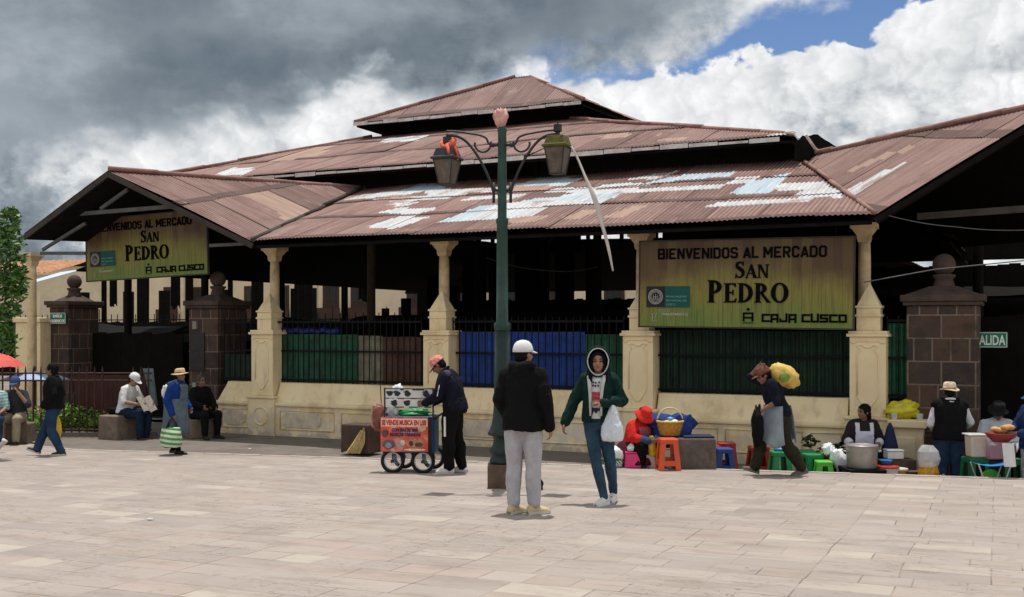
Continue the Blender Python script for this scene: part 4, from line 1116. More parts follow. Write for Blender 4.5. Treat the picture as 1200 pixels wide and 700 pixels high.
def small_sign(label, pts, t, lines, col, sizes):
    q = [on_t(x, y, t) for x, y in pts]; cs = (q[0].x + q[1].x) / 2; cz = (q[0].z + q[1].z) / 2; w = abs(q[1].x - q[0].x); h = abs(q[0].z - q[1].z)
    r = thing('green_sign', label, 'sign', fac(cs, t, cz), FYAW)
    mb = MB(); mb.box((0, 0, 0), (w, .02, h)); mb.build('board', mat('green sign board', (.005, .16, .085, 1), .5, .1), r, True, bevel=.008)
    ink = MB(); b = w * .02
    for a, c, d, e in ((0, h / 2 - h * .06, w * .94, h * .035), (0, -h / 2 + h * .06, w * .94, h * .035), (-w * .47, 0, h * .035, h * .88), (w * .47, 0, h * .035, h * .88)): ink.box((a, -.012, c), (d, .006, e))
    for (s, zc, fit), sz in zip(lines, sizes): write(ink, s, sz * h, (-fit * w / 2, -.014, (zc) * h - sz * h * .36), .0035 * (h / .2), depth=.003, fit=fit * w)
    ink.build('lettering', mat('white sign lettering', (.72, .75, .72, 1), .6), r, True)
    return r
small_sign('green exit sign reading SALIDA beside the right stone pillar', [(1140, 389), (1181, 408)], .5, [('SALIDA', 0, .86)], col=None, sizes=(.86,))
small_sign('small green sign with two lines fixed on the left stone pillar', [(58.5, 366.5), (77.5, 380)], 1.14, [('BAÑOS', .20, .56), ('HIGIENICOS', -.22, .86)], col=None, sizes=(.34, .34))

# ------------------------------------------------------------------ inside the hall: stalls, gates, wires
def stall(px, t, w, d, h, roofz, seed, label):
    rnd = random.Random(seed); s = S(px, t)
    r = thing('market_stall', label, 'market stall', fac(s, t, -.6), FYAW, 'dark stalls inside the hall')
    mb = MB(); mb.fbox(s - w / 2, s + w / 2, t, t + d, -.6, h); mb.fbox(s - w / 2 - .05, s + w / 2 + .05, t - .06, t + d + .06, h, h + .05)
    x = s - w / 2
    mb.build('counter', M_STALL, r)
    for a in (-1, 1):
        for b in (0, 1):
            mb = MB(); mb.fbox(s + a * w / 2 - .03, s + a * w / 2 + .03, t + b * d - .03, t + b * d + .03, h + .05, roofz); mb.build('post', M_STALL, r)
    mb = MB(); v = []
    for i in range(9):
        for j in range(5):
            a, b = i / 8, j / 4; v.append(fac(s - w / 2 - .2 + (w + .4) * a, t - .3 + (d + .6) * b, roofz + .22 * math.sin(PI * b) + .08 * noise.noise(Vector((a * 3, b * 3, seed))) - .06 * math.sin(PI * a)))
    mb.add(v, [(i * 5 + j, i * 5 + 5 + j, i * 5 + 6 + j, i * 5 + 1 + j) for i in range(8) for j in range(4)]); mb.build('canopy', M_STALL, r)
    mb = MB()
    for k in range(9):
        cx_ = s - w / 2 + w * (k + .5) / 9; hh = rnd.uniform(.08, .30); mb.ball(fac(cx_, t + d * .5, h + .05 + hh * .8), (.22, .3, hh), n=10, m=7)
    mb.build('goods', M_STALL, r)
for i, (px, t, w, d, h, z, lb) in enumerate((
    (375, 2.4, 3.0, 1.4, .55, 1.42, 'dark canopied stall behind the green and brown sheets'), (470, 6.5, 2.6, 1.6, .6, 1.55, 'dark stall standing deep behind the second pillar'),
    (640, 2.6, 3.4, 1.4, .6, 1.60, 'dark canopied stall behind the blue sheets'), (565, 8.5, 3.4, 1.6, .7, 1.7, 'dark stall seen past the lamp post inside the hall'),
    (720, 7.5, 3.2, 1.5, .7, 1.85, 'dark stall deep behind the welcome sign edge'), (880, 2.8, 3.4, 1.5, .7, 2.0, 'dark stall hidden behind the large welcome sign'),
    (1000, 7.0, 4.0, 1.5, .8, 2.0, 'dark stall behind the rightmost cream pillar'), (1150, 6.0, 3.6, 1.6, 1.0, 2.1, 'dark stall inside the right hand gate'),
    (280, 5.5, 3.0, 1.6, .6, 1.35, 'dark stall behind the middle stone pillar'), (150, 6.5, 3.4, 1.6, .6, 1.30, 'dark stall inside the left hand gate'),
    (60, 7.5, 3.0, 1.5, .6, 1.30, 'dark stall behind the left stone pillar'), (420, 13, 4.0, 1.6, .7, 1.5, 'dark stall in the far aisle behind the cream column'),
    (800, 12, 4.0, 1.6, .8, 2.0, 'dark stall in the far aisle behind the sign'))):
    stall(px, t, w, d, h, z, i, lb)
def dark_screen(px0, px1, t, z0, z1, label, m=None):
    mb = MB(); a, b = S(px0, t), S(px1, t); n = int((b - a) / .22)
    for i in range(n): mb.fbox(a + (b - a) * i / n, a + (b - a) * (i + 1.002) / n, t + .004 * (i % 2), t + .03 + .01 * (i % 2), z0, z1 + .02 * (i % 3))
    return tag(mb.build('dark_board_screen', m or M_STALL), label, 'partition')
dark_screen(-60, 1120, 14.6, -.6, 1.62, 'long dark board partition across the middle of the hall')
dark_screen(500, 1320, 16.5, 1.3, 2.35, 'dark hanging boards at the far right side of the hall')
dark_screen(955, 1420, 8.0, 2.86, 4.6, 'dark boards added for the black shade under the right hand porch')  # added dark sheets where the porch interior is only black shade
dark_screen(1000, 1420, 8.0, -.9, 2.74, 'dark boards added for the black shade behind the right hand gate')
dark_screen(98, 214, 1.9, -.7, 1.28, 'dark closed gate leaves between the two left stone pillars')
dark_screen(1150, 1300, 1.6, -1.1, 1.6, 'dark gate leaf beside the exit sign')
# far railing of the hall with upright rods
mb = MB(); s0, s1 = S(-20, 22), S(720, 22)
for i in range(90):
    s = s0 + (s1 - s0) * i / 89; mb.fbox(s - .015, s + .015, 22, 22.03, .6, 2.05 + .25 * (i % 7 == 0))
for z in (1.75, 1.3): mb.fbox(s0, s1, 21.99, 22.04, z, z + .05)
r_ = mb.build('far_railing', M_BLACKIRON); tag(r_, 'thin dark railing along the far side of the hall', 'railing')
for i, (px, t) in enumerate(((96, 23), (148, 23.1), (190, 22.8), (262, 23), (345, 23.2), (362, 22.9), (494, 23), (530, 23.1))):
    s = S(px, t); mb = MB(); mb.fbox(s - .22, s + .22, t, t + .3, -.6, 3.2); tag(mb.build('far_post', M_STALL), 'dark square post on the far side of the hall', 'post', 'dark posts along the far side of the hall')
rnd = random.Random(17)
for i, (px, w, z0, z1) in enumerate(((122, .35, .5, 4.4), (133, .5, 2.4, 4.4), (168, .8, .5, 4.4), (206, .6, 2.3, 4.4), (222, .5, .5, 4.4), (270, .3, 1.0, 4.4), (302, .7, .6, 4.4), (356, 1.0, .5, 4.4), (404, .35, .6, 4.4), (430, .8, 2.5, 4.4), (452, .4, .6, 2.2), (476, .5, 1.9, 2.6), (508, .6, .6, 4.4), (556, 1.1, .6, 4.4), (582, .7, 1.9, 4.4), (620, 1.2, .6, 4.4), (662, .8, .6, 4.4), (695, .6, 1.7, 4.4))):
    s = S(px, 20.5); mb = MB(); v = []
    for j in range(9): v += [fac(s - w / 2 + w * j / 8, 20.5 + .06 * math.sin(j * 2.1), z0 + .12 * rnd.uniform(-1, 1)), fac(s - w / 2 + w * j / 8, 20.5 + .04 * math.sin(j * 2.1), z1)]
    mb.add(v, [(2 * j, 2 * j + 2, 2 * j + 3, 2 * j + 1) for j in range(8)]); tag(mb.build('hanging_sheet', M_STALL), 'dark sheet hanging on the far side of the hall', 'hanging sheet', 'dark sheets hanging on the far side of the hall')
# cables
def cable(label, pts, d, r=.012, sag=.0, m=None):
    p = [PD(x, y, d + dz) for x, y, dz in pts]; out = []
    for i in range(len(p) - 1):
        for k in range(8):
            f_ = k / 8; out.append(p[i] + (p[i + 1] - p[i]) * f_ - UP * sag * 4 * f_ * (1 - f_))
    out.append(p[-1]); mb = MB(); mb.tube(out, r, 6); return tag(mb.build('cable', m or M_BLACKIRON, smooth=True), label, 'cable')
M_CABLE = mat('grey cable', (.10, .095, .09, 1), .6)
cable('grey cable sagging from the cream pillar tip past the stone ball finial', [(1012, 331, 0), (1095, 316, -.3), (1215, 304, -.5)], 15.2, .008, .0, M_CABLE)
cable('dark cable slung from the eave corner across the right porch', [(1035, 251, 0), (1120, 266, 0), (1215, 269, 0)], 15.3, .007, .03, M_CABLE)
cable('thin cable drooping across the dark hall behind the lamp post', [(570, 302, 0), (640, 317, 0), (700, 313, 0)], 20.5, .012, .05, M_DARKWOOD)

# ------------------------------------------------------------------ beyond the hall
M_FARW = mat('pale cream street front', (.72, .60, .42, 1), .9, .12, .6, dirt=(.5, .4, .27), dscale=.5, damt=.4)
M_SHUT = mat('dark brown shutters', (.05, .022, .014, 1), .7, .3, 4)
M_FGLASS = mat('dark window glass', (.02, .022, .025, 1), .15, .2, 3, spec=.5)
M_TILE = mat('old clay tiles', (.40, .20, .11, 1), .85, .4, 5, .5, 12, dirt=(.22, .12, .08), dscale=2, damt=.6)
def street_house(px0, px1, t, top, wins, label, sill=.8):
    a, b = S(px0, t), S(px1, t)
    r = thing('street_house', label, 'building', fac((a + b) / 2, t + 3, -1.2), FYAW, 'houses across the street behind the hall')
    mb = MB(); mb.fbox(a, b, t, t + 6, -1.2, top); mb.build('wall', M_FARW, r)
    mb = MB(); mb.fbox(a - .2, b + .2, t - .4, t + 6.4, top, top + .2); mb.build('roof', M_TILE, r)
    for px in wins:
        s = S(px, t); mb = MB(); mb.fbox(s - .62, s + .62, t - .05, t + .05, sill, sill + 2.3); w = mb.build('window', M_SHUT, r)
        mb = MB(); mb.fbox(s - .42, s - .05, t - .07, t - .04, sill + 1.1, sill + 2.1); mb.fbox(s + .05, s + .42, t - .07, t - .04, sill + 1.1, sill + 2.1); mb.build('pane', M_FGLASS, w)
        mb = MB(); mb.fbox(s - .95, s + .95, t - .45, t - .40, sill - .1, sill + .75); mb.build('balcony', M_SHUT, w)
    return r
street_house(20, 215, 40, 6.0, (60, 200), 'cream house with a brown balcony behind the left porch', 1.9)
street_house(216, 372, 41, 5.6, (234, 295, 330), 'cream house with three brown balconies behind the second pillar', 1.9)
street_house(373, 560, 40, 5.9, (388, 421, 487, 545), 'cream house with four brown balconies behind the dark railing', 1.9)
street_house(561, 900, 41, 5.5, (600, 655, 720, 800), 'cream house glimpsed behind the lamp post and blue sheets', 1.9)
# old tiled house at far left
t_ = 26
a, b = S(-60, t_), S(60, t_)
r = thing('tiled_house', 'old house with orange clay tile roof at the far left', 'building', fac((a + b) / 2, t_ + 3, -1.2), FYAW)
mb = MB(); mb.fbox(a, b, t_, t_ + 6, -1.2, 4.35); mb.build('wall', M_FARW, r)
mb = MB(); n_ = 60; v, f = [], []
for i in range(n_ + 1):
    for j in range(7):
        u_ = i / n_; s = a - .3 + (b - a + .6) * u_; v.append(fac(s, t_ - .4 + 3.4 * j / 6, 4.45 + .95 * j / 6 + .05 * math.sin(i * PI / 1.5) + .05 * noise.noise(Vector((s, j * .5, 1)))))
for i in range(n_):
    for j in range(6): q_ = i * 7 + j; f.append((q_, q_ + 7, q_ + 8, q_ + 1))
mb.add(v, f); mb.build('roof', M_TILE, r)
mb = MB(); q = [PD(8, 262, 34), PD(48, 253, 34), PD(52, 258, 34), PD(36, 266, 33.5), PD(8, 272, 33.5)]
mb.prism([(0, 0), (1.0, -.24), (1.0, -.30), (0, -.18)], q[0], (q[1] - q[0]), UP * 1.2, .3)
c_ = fac(S(30, 24), 24, 0); mb = MB(); s = S(30, 22); mb.add([fac(s - .9, 22, 3.55), fac(s + .9, 22, 3.75), fac(s + .9, 25, 4.55), fac(s - .9, 25, 4.40), fac(s - .9, 22, 3.47), fac(s + .9, 22, 3.67), fac(s + .9, 25, 4.47), fac(s - .9, 25, 4.32)], [(0, 1, 2, 3), (7, 6, 5, 4), (0, 4, 5, 1), (1, 5, 6, 2), (2, 6, 7, 3), (3, 7, 4, 0)])
sh = thing('metal_shed', 'shed with a pale sheet metal roof below the tiled house', 'shed', fac(s, 23.5, -1.2), FYAW)
mb.build('roof', mat('pale metal sheet', (.55, .60, .66, 1), .45, .1, 4), sh)
mb = MB(); mb.fbox(s - .8, s + .8, 22.2, 24.8, -1.2, 3.45); mb.build('wall', M_FARW, sh)
# cream gatepost wall left of the left stone pillar
mb = MB(); a, b = S(18, .9), S(47, .9); mb.fbox(a, b, .9, 1.3, -1.1, 1.55); mb.fbox(a - .05, b + .05, .85, 1.35, 1.55, 1.66); mb.fbox(a + .2, b - .2, .87, .9, -.2, 1.3)
tag(mb.build('cream_wall', M_CREAM, bevel=.015), 'short cream wall behind the fence left of the stone pillar', 'wall')

# ------------------------------------------------------------------ fence and garden at the left
FY = 20.4
def fpt(px, z, dy=0): d = FY + dy; return Vector(((px - CX) / F * d, d, z))
fz = plaza_z(19.9)
fence = thing('iron_fence', 'rust brown iron bar fence with spiked tops round the small garden', 'fence', fpt(60, fz))
for px in list(range(-24, 178, 9)):
    if 126 < px < 150: continue
    mb = MB(); p = fpt(px, fz); mb.tube([p, p + UP * 1.30, p + UP * 1.40], [.017, .017, .003], 6); mb.build('bar', M_REDIRON, fence)
for z in (.18, 1.12, 1.26):
    mb = MB(); mb.tube([fpt(-26, fz + z), fpt(178, fz + z)], .016, 6); mb.build('rail', M_REDIRON, fence)
mb = MB(); mb.box(fpt(76, fz + .06, .05), (3.5, .16, .14)); mb.build('kerb_base', M_WALK, fence)
mb = MB(); a = fpt(88, fz, .6); b = fpt(172, fz, .6); n = 15
for i in range(n):
    p = a + (b - a) * (i / n); q = a + (b - a) * ((i + .96) / n); mb.box((p + q) / 2 + UP * .62, ((q - p).x, .03, 1.16))
tag(mb.build('metal_gate', mat('dark red gate board', (.060, .020, .016, 1), .75, .35, 4)), 'dark red boarded gate leaf standing open behind the brown fence', 'gate')
M_LEAF = mat('bright shrub leaves', (.17, .34, .05, 1), .6, .5, 3)
M_LEAFD = mat('tree leaves', (.066, .145, .026, 1), .5, .85, 9)
M_BARK = mat('grey bark', (.075, .055, .04, 1), .9, .35, 5, .5, 20)
def leaves(mb, c, rad, n, size, rnd, flatten=1.0):
    for k in range(n):
        while True:
            p = Vector((rnd.uniform(-1, 1), rnd.uniform(-1, 1), rnd.uniform(-1, 1)))
            if .25 < p.length < 1: break
        p = Vector((p.x * rad[0], p.y * rad[1], p.z * rad[2])) + c
        a = Vector((rnd.gauss(0, 1), rnd.gauss(0, 1), rnd.gauss(0, .6))).normalized(); b = a.orthogonal().normalized()
        b = (b * math.cos(k) + a.cross(b) * math.sin(k)); l, w = size * rnd.uniform(.6, 1.3), size * rnd.uniform(.3, .5)
        mb.add([p - a * l, p + b * w, p + a * l, p - b * w], [(0, 1, 2, 3)])
rnd = random.Random(5)
for i, (px, h, w) in enumerate(((58, .50, .55), (72, .62, .5), (90, .55, .55), (108, .42, .5), (122, .36, .5), (40, .45, .5), (18, .5, .5))):
    c = fpt(px, fz, .42 + .1 * (i % 2)); r = thing('garden_shrub', ('bright green %s shrub behind the brown fence, %s' % (('tall', 'bushy', 'low')[i % 3], ('beside the seated man', 'behind the walker in jeans', 'in front of the dark red gate', 'left of the stone seat', 'next to the stone seat', 'behind the man in the blue cap', 'at the left edge')[i])), 'shrub', c, 0, 'shrubs in the fenced garden')
    mb = MB(); 
    for k in range(4): mb.tube([c, c + Vector((rnd.uniform(-.2, .2), rnd.uniform(-.1, .1), h * .7))], [.012, .005], 5)
    mb.build('stem', M_BARK, r)
    mb = MB()
    for k in range(7): leaves(mb, c + Vector((rnd.uniform(-w / 2, w / 2), rnd.uniform(-.12, .12), h * rnd.uniform(.35, .95))), (.20, .18, .16), 80, .045, rnd)
    mb.build('foliage', M_LEAF, r)
# tree whose crown hangs in at the left edge
tb = Vector(((-46 - CX) / F * 16.5, 16.5, plaza_z(16.5)))
tree = thing('garden_tree', 'leafy green tree leaning in at the left edge', 'tree', tb)
mb = MB(); tp = [tb, tb + Vector((.05, .05, 1.0)), tb + Vector((.15, .05, 2.0)), tb + Vector((.1, .1, 3.0))]; mb.tube(tp, [.16, .13, .11, .06], 10)
limbs = [(-.9, .3, 4.4), (.75, -.1, 2.9), (.2, .7, 3.7), (-.3, -.6, 3.2), (.8, .1, 2.3)]
for lx, ly, lz in limbs: mb.tube([tb + Vector((.12, .05, 1.7)), tb + Vector((lx * .5, ly * .5, (lz + 1.7) / 2 + .1)), tb + Vector((lx, ly, lz))], [.07, .045, .015], 7)
mb.build('trunk', M_BARK, tree, smooth=True)
mb = MB(); rnd = random.Random(11)
for k in range(46):
    a = rnd.choice(limbs); c = tb + Vector((a[0] * rnd.uniform(.4, 1.05), a[1] * rnd.uniform(.4, 1.1), a[2] + rnd.uniform(-.75, .3)))
    leaves(mb, c, (rnd.uniform(.18, .32),) * 2 + (rnd.uniform(.14, .28),), 32, .062, rnd)
for px, y, rx, rz in ((8, 262, .22, .16), (14, 285, .20, .16), (16, 305, .20, .18), (20, 325, .19, .17), (17, 345, .18, .16), (13, 362, .14, .13), (4, 330, .3, .25), (2, 300, .3, .25), (5, 275, .25, .2), (4, 378, .16, .14), (9, 392, .10, .12), (11, 408, .07, .1), (24, 318, .12, .10), (25, 338, .12, .1), (12, 250, .14, .1)):
    leaves(mb, PD(px, y, 16.5), (rx, rx, rz), int(95 * rx / .2), .062, rnd)
mb.build('crown', M_LEAFD, tree)
def parasol(px, y, d, r, h, m1, label, foot):
    c = PD(px, y, d); base = Vector((c.x, c.y, foot))
    t = thing('parasol', label, 'parasol', base)
    mb = MB(); mb.tube([base, c + UP * .1], .02, 8); mb.build('pole', M_DARKWOOD, t)
    mb = MB(); n = 16; rings = [(0.02, .0), (.35, -.06), (.7, -.18), (1, -.34)]; v = []
    for q, z in rings:
        for j in range(n): a = 2 * PI * j / n; v.append(c + Vector((r * q * math.cos(a), r * q * math.sin(a), h * z / .34 * (1 if j % 2 else .93))))
    mb.add(v, [(i * n + j, i * n + (j + 1) % n, (i + 1) * n + (j + 1) % n, (i + 1) * n + j) for i in range(3) for j in range(n)]); mb.build('canopy', m1, t)
parasol(-1, 414, 21.5, .50, .28, mat('red parasol cloth', (.62, .09, .07, 1), .7, .2, 2), 'faded red parasol behind the fence at the left edge', -.75)
parasol(41, 435, 21.8, .66, .18, mat('pale blue parasol cloth', (.30, .38, .55, 1), .6, .25, 3), 'low pale blue parasol behind the fence near the seated man', -.76)

# ------------------------------------------------------------------ the street lamp
M_LAMPG = mat('dark green cast iron', (.019, .052, .040, 1), .5, .35, 7, .15, 40, dirt=(.012, .022, .018), dscale=3, damt=.6)
M_LAMPD = mat('blackened lamp iron', (.022, .026, .026, 1), .5, .3, 8)
M_LGLASS = mat('dusty lantern glass', (.13, .10, .075, 1), .45, .45, 9, dirt=(.07, .05, .04), dscale=6, damt=.8, alpha=.88)
M_MOSS = mat('mossy lantern cap', (.085, .085, .014, 1), .85, .5, 14, .3, 40, dirt=(.03, .035, .03), dscale=9, damt=.8)
LB = G(588.5, 571); lm = (571 - VROW) / GH                       # pixels per metre at the lamp
lamp = thing('street_lamp', 'tall dark green double lantern street lamp standing on the plaza', 'street lamp', LB)
mb = MB(); mb.box((0, 0, .13), (.34, .34, .30)); mb.build('plinth', mat('stained lamp plinth', (.115, .075, .055, 1), .9, .35, 9, .4, 30), lamp, True, bevel=.012)
mb = MB(); mb.lathe([(.088, 1.85), (.098, 1.87), (.098, 1.93), (.07, 1.95), (.064, 3.10), (.074, 3.12), (.074, 3.16), (.054, 3.18), (.050, 4.18), (.057, 4.20), (.054, 4.23), (.03, 4.25)], n=22)
mb.build('post', M_LAMPG, lamp, True, smooth=True)
mb = MB(); mb.lathe([(.145, .28), (.15, .32), (.125, .36), (.115, .38), (.15, .40), (.155, .44), (.11, .50), (.10, .56), (.115, .60), (.165, .615), (.172, .635), (.155, .665), (.125, .74), (.108, .84), (.10, .98), (.097, 1.05), (.088, 1.85)], n=22)
mb.build('pedestal', mat('blackish green iron', (.010, .026, .024, 1), .5, .4, 7, .15, 40, dirt=(.02, .035, .03), dscale=5, damt=.6), lamp, True, smooth=True)
def lp(px, py): return Vector(((px - 588.5) / lm, 0, (571 - py) / lm))
def zp(u, v): return (480 + u * .3145, 110 + v * .3145)
def curve(pts, n=6):
    out = []
    for i in range(len(pts) - 1):
        p0, p1, p2, p3 = pts[max(i - 1, 0)], pts[i], pts[i + 1], pts[min(i + 2, len(pts) - 1)]
        for k in range(n):
            t = k / n; out.append(.5 * ((2 * p1) + (p2 - p0) * t + (2 * p0 - 5 * p1 + 4 * p2 - p3) * t * t + (3 * p1 - p0 - 3 * p2 + p3) * t ** 3))
    return out + [pts[-1]]
LAX = Vector((math.cos(R(-4)), math.sin(R(-4)), 0))              # the crossbar is turned a little
def arm(sgn, tip):
    f = lambda pts: [Vector((LAX.x * p.x, LAX.y * p.x, p.z)) for p in (lp(588.5 + sgn * a, b) for a, b in pts)]
    mb = MB()
    mb.tube(curve(f([(66 + tip, 153), (52, 154), (36, 156.5), (26, 158.5), (19, 162), (16, 168), (12, 170), (6, 170)])), .013, 7)
    mb.tube(curve(f([(13, 166), (15, 174), (21, 178), (28, 176.5), (32, 171), (32, 167)])), [.013] * 29 + [.016, .016], 7)
    mb.tube(curve(f([(66 + tip, 158), (52, 160), (40, 168), (27, 186), (17, 206), (10.5, 225), (10, 236)])), .016, 7)
    for a, b in ((11, 170), (10, 222)): mb.ball(f([(a, b)])[0], .03, n=10, m=8)
    mb.tube(f([(10, 214), (10, 238)]), .017, 7); mb.tube(f([(0, 170), (13, 170)]), .02, 7); mb.tube(f([(0, 223), (11, 223)]), .018, 7)
    mb.build('bracket', M_LAMPD, lamp, True, smooth=True)
arm(1, 0); arm(-1, 0)
def lantern(px, ytop, m_cap, yrim, ybot):
    c = lp(px, yrim); c = Vector((LAX.x * c.x, LAX.y * c.x, c.z)); k = 1 / lm; ax = (Vector((.92, -.39, 0)), Vector((.39, .92, 0)), UP)
    mb = MB(); h = (yrim - ytop) * k
    mb.lathe([(.04, h * 1.0 + .13), (.05, h + .13), (.05, h + .05), (.028, h + .04), (.028, h)], c, 12)
    mb.tube([c + UP * (h + .12), c + UP * (h + .17)], [.012, .004], 6)
    o = mb.build('lantern_collar', M_LAMPD, lamp, True)
    mb = MB(); mb.lathe([(.143, -.012), (.150, .0), (.150, .018), (.128, .027), (.100, h * .95), (.03, h)], c, 4, True, ax); mb.build('lantern_cap', m_cap, o, True, bevel=.006)
    mb = MB(); b = (ybot - yrim) * k; mb.lathe([(.070, -b), (.120, -.014)], c, 4, True, ax); mb.build('lantern_glass', M_LGLASS, o, True)
    mb = MB()
    for sx in (-1, 1):
        for sy in (-1, 1): mb.tube([c + ax[0] * (.071 * sx) + ax[1] * (.071 * sy) - UP * b, c + ax[0] * (.122 * sx) + ax[1] * (.122 * sy) - UP * .01], .008, 5)
    for s_ in ((.074, -b), (.122, -.012)):
        q = [c + ax[0] * (s_[0] * a) + ax[1] * (s_[0] * d_) + UP * s_[1] for a, d_ in ((-1, -1), (1, -1), (1, 1), (-1, 1), (-1, -1))]; mb.tube(q, .008, 5)
    mb.build('lantern_frame', M_LAMPD, o, True)
    return c
cR = lantern(653.5, 160, M_MOSS, 173, 205)
cL = lantern(523.5, 173, M_LAMPD, 186, 216)
def blob(name, c, rad, m, label, cat, seed, amp=.35, n=18, sub=14, freq=2.2, stretch=None, group=None):
    """crumpled cloth or bag: a ball pushed about by noise, standing or hanging at c"""
    mb = MB(); mb.ball((0, 0, 0), 1.0, n=n, m=sub); rad = Vector(rad)
    v = []
    for p in mb.v:
        d = 1 + amp * noise.noise(p * freq + Vector((seed * 7.1, 0, 0))) + amp * .5 * noise.noise(p * freq * 2.7 + Vector((0, seed * 3.3, 0))) + amp * .25 * noise.noise(p * freq * 6 + Vector((0, 0, seed * 5.1)))
        q = Vector((p.x * rad.x * d, p.y * rad.y * d, p.z * rad.z * d))
        if stretch: q = stretch(q, p)
        v.append(q)
    mb.v = v
    t = bpy.data.objects.new(name, bpy.data.meshes.new(name)); bpy.data.objects.remove(t)
    o = mb.build(name, m, None, True, smooth=True); o.location = c
    return tag(o, label, cat, group) if label else o
M_PINK = mat('pink rag', (.62, .34, .30, 1), .85, .2, 8)
M_ORANGE = mat('orange red rag', (.68, .13, .075, 1), .8, .35, 14, dirt=(.12, .02, .02), dscale=18, damt=.8)
blob('cloth_rag', LB + Vector((-.02, 0, 4.34)), (.07, .06, .125), M_PINK, 'pink rag tied over the top of the lamp post', 'rag', 1, .5, stretch=lambda q, p: Vector((q.x * (1.1 + .5 * p.z), q.y * (1.1 + .4 * p.z), q.z)))
mb = MB(); c = LB + cL + UP * .20
rnd = random.Random(4)
for k in range(7):
    a = k * .9; pts = [c + Vector((.07 * math.cos(a + t) * (1 + .3 * math.sin(t * 2 + k)), .07 * math.sin(a + t), .06 * math.sin(t * 1.3 + k) - .02 * t)) for t in [i * .45 for i in range(9)]]
    mb.tube(pts, [.028, .03, .026, .03, .028, .024, .028, .024, .014], 6)
mb.tube([c + Vector((.07, -.03, -.02)), c + Vector((.12, -.05, -.12)), c + Vector((.125, -.06, -.22))], [.03, .026, .012], 6)
mb.tube([c + Vector((.0, -.1, -.04)), c + Vector((.03, -.13, -.14)), c + Vector((.05, -.14, -.2))], [.025, .02, .01], 6)
tag(mb.build('cloth_ribbon', M_ORANGE, smooth=True), 'orange red ribbon wound round the top of the left lantern', 'ribbon')
mb = MB(); v = []; p0 = LB + cR + Vector((.155, -.11, -.01)); p1 = LB + Vector(((716 - 588.5) / lm, -.25, (571 - 318) / lm)); n = 30
for i in range(n + 1):
    f_ = i / n; p = p0 + (p1 - p0) * f_ + Vector((.05 * math.sin(f_ * PI), 0, .035 * math.sin(f_ * PI) + .01 * math.sin(f_ * 17)))
    w = (.009 + .020 * math.sin(f_ * PI * .8 + .3) ** 2); tw = .8 * math.sin(f_ * 7)
    sd_ = Vector((math.cos(tw), math.sin(tw), .3)).normalized() * w; nn = Vector((0, .004, 0)); v += [p - sd_ - nn, p + sd_ - nn, p + sd_ + nn, p - sd_ + nn]
f = [(0, 1, 2, 3), tuple(4 * n + j for j in (3, 2, 1, 0))]
for i in range(n):
    for j in range(4): a, b = 4 * i + j, 4 * i + (j + 1) % 4; f.append((a, a + 4, b + 4, b))
mb.add(v, f); tag(mb.build('cloth_streamer', mat('dirty white streamer', (.55, .50, .47, 1), .8, .2, 5), smooth=True), 'long dirty white cloth streamer hanging from the right lantern', 'streamer')

# ------------------------------------------------------------------ seats, broom
M_BLOCK = mat('rough stone block', (.19, .145, .11, 1), .9, .3, 4, .5, 25, dirt=(.09, .07, .055), dscale=3, damt=.7)
def block(px, y, w, d, h, label, m=M_BLOCK, rz=FYAW):
    c = G(px, y); mb = MB(); mb.box((0, 0, h / 2), (w, d, h), taper=.97)
    me = mb.build('stone_block', m, None, True, bevel=.02); me.location = c; me.rotation_euler = (0, 0, rz)
    return tag(me, label, 'stone seat')
block(140, 517, .48, .6, .50, 'square stone block under the man reading a newspaper')
block(424, 530, .56, .42, .47, 'dark brown stone block behind the straw broom', mat('dark brown stone', (.075, .048, .036, 1), .9, .3, 4, .4, 25))
bc = G(421, 532)
br = thing('straw_broom', 'short pale straw broom leaning on the dark brown block', 'broom', bc)
mb = MB(); rnd = random.Random(2)
for k in range(150):
    a, q = rnd.uniform(-1, 1), rnd.uniform(-1, 1)
    b0 = Vector((-.10 + .115 * a, .02 * q - .03, .004 + .015 * rnd.random())); tp = Vector((.055 + .035 * a, .02 + .02 * q, .33 + .05 * rnd.random()))
    mb.tube([b0, (b0 + tp) / 2 + Vector((.02 + .012 * a, 0, 0)), tp], [.006, .007, .004], 4)
mb.build('straw_head', mat('pale straw', (.52, .38, .17, 1), .8, .35, 20), br, True)
mb = MB(); mb.tube([(.04, 0, .24), (.075, .03, .42)], [.022, .016], 8); mb.build('binding', mat('straw binding', (.30, .16, .07, 1), .8), br, True)

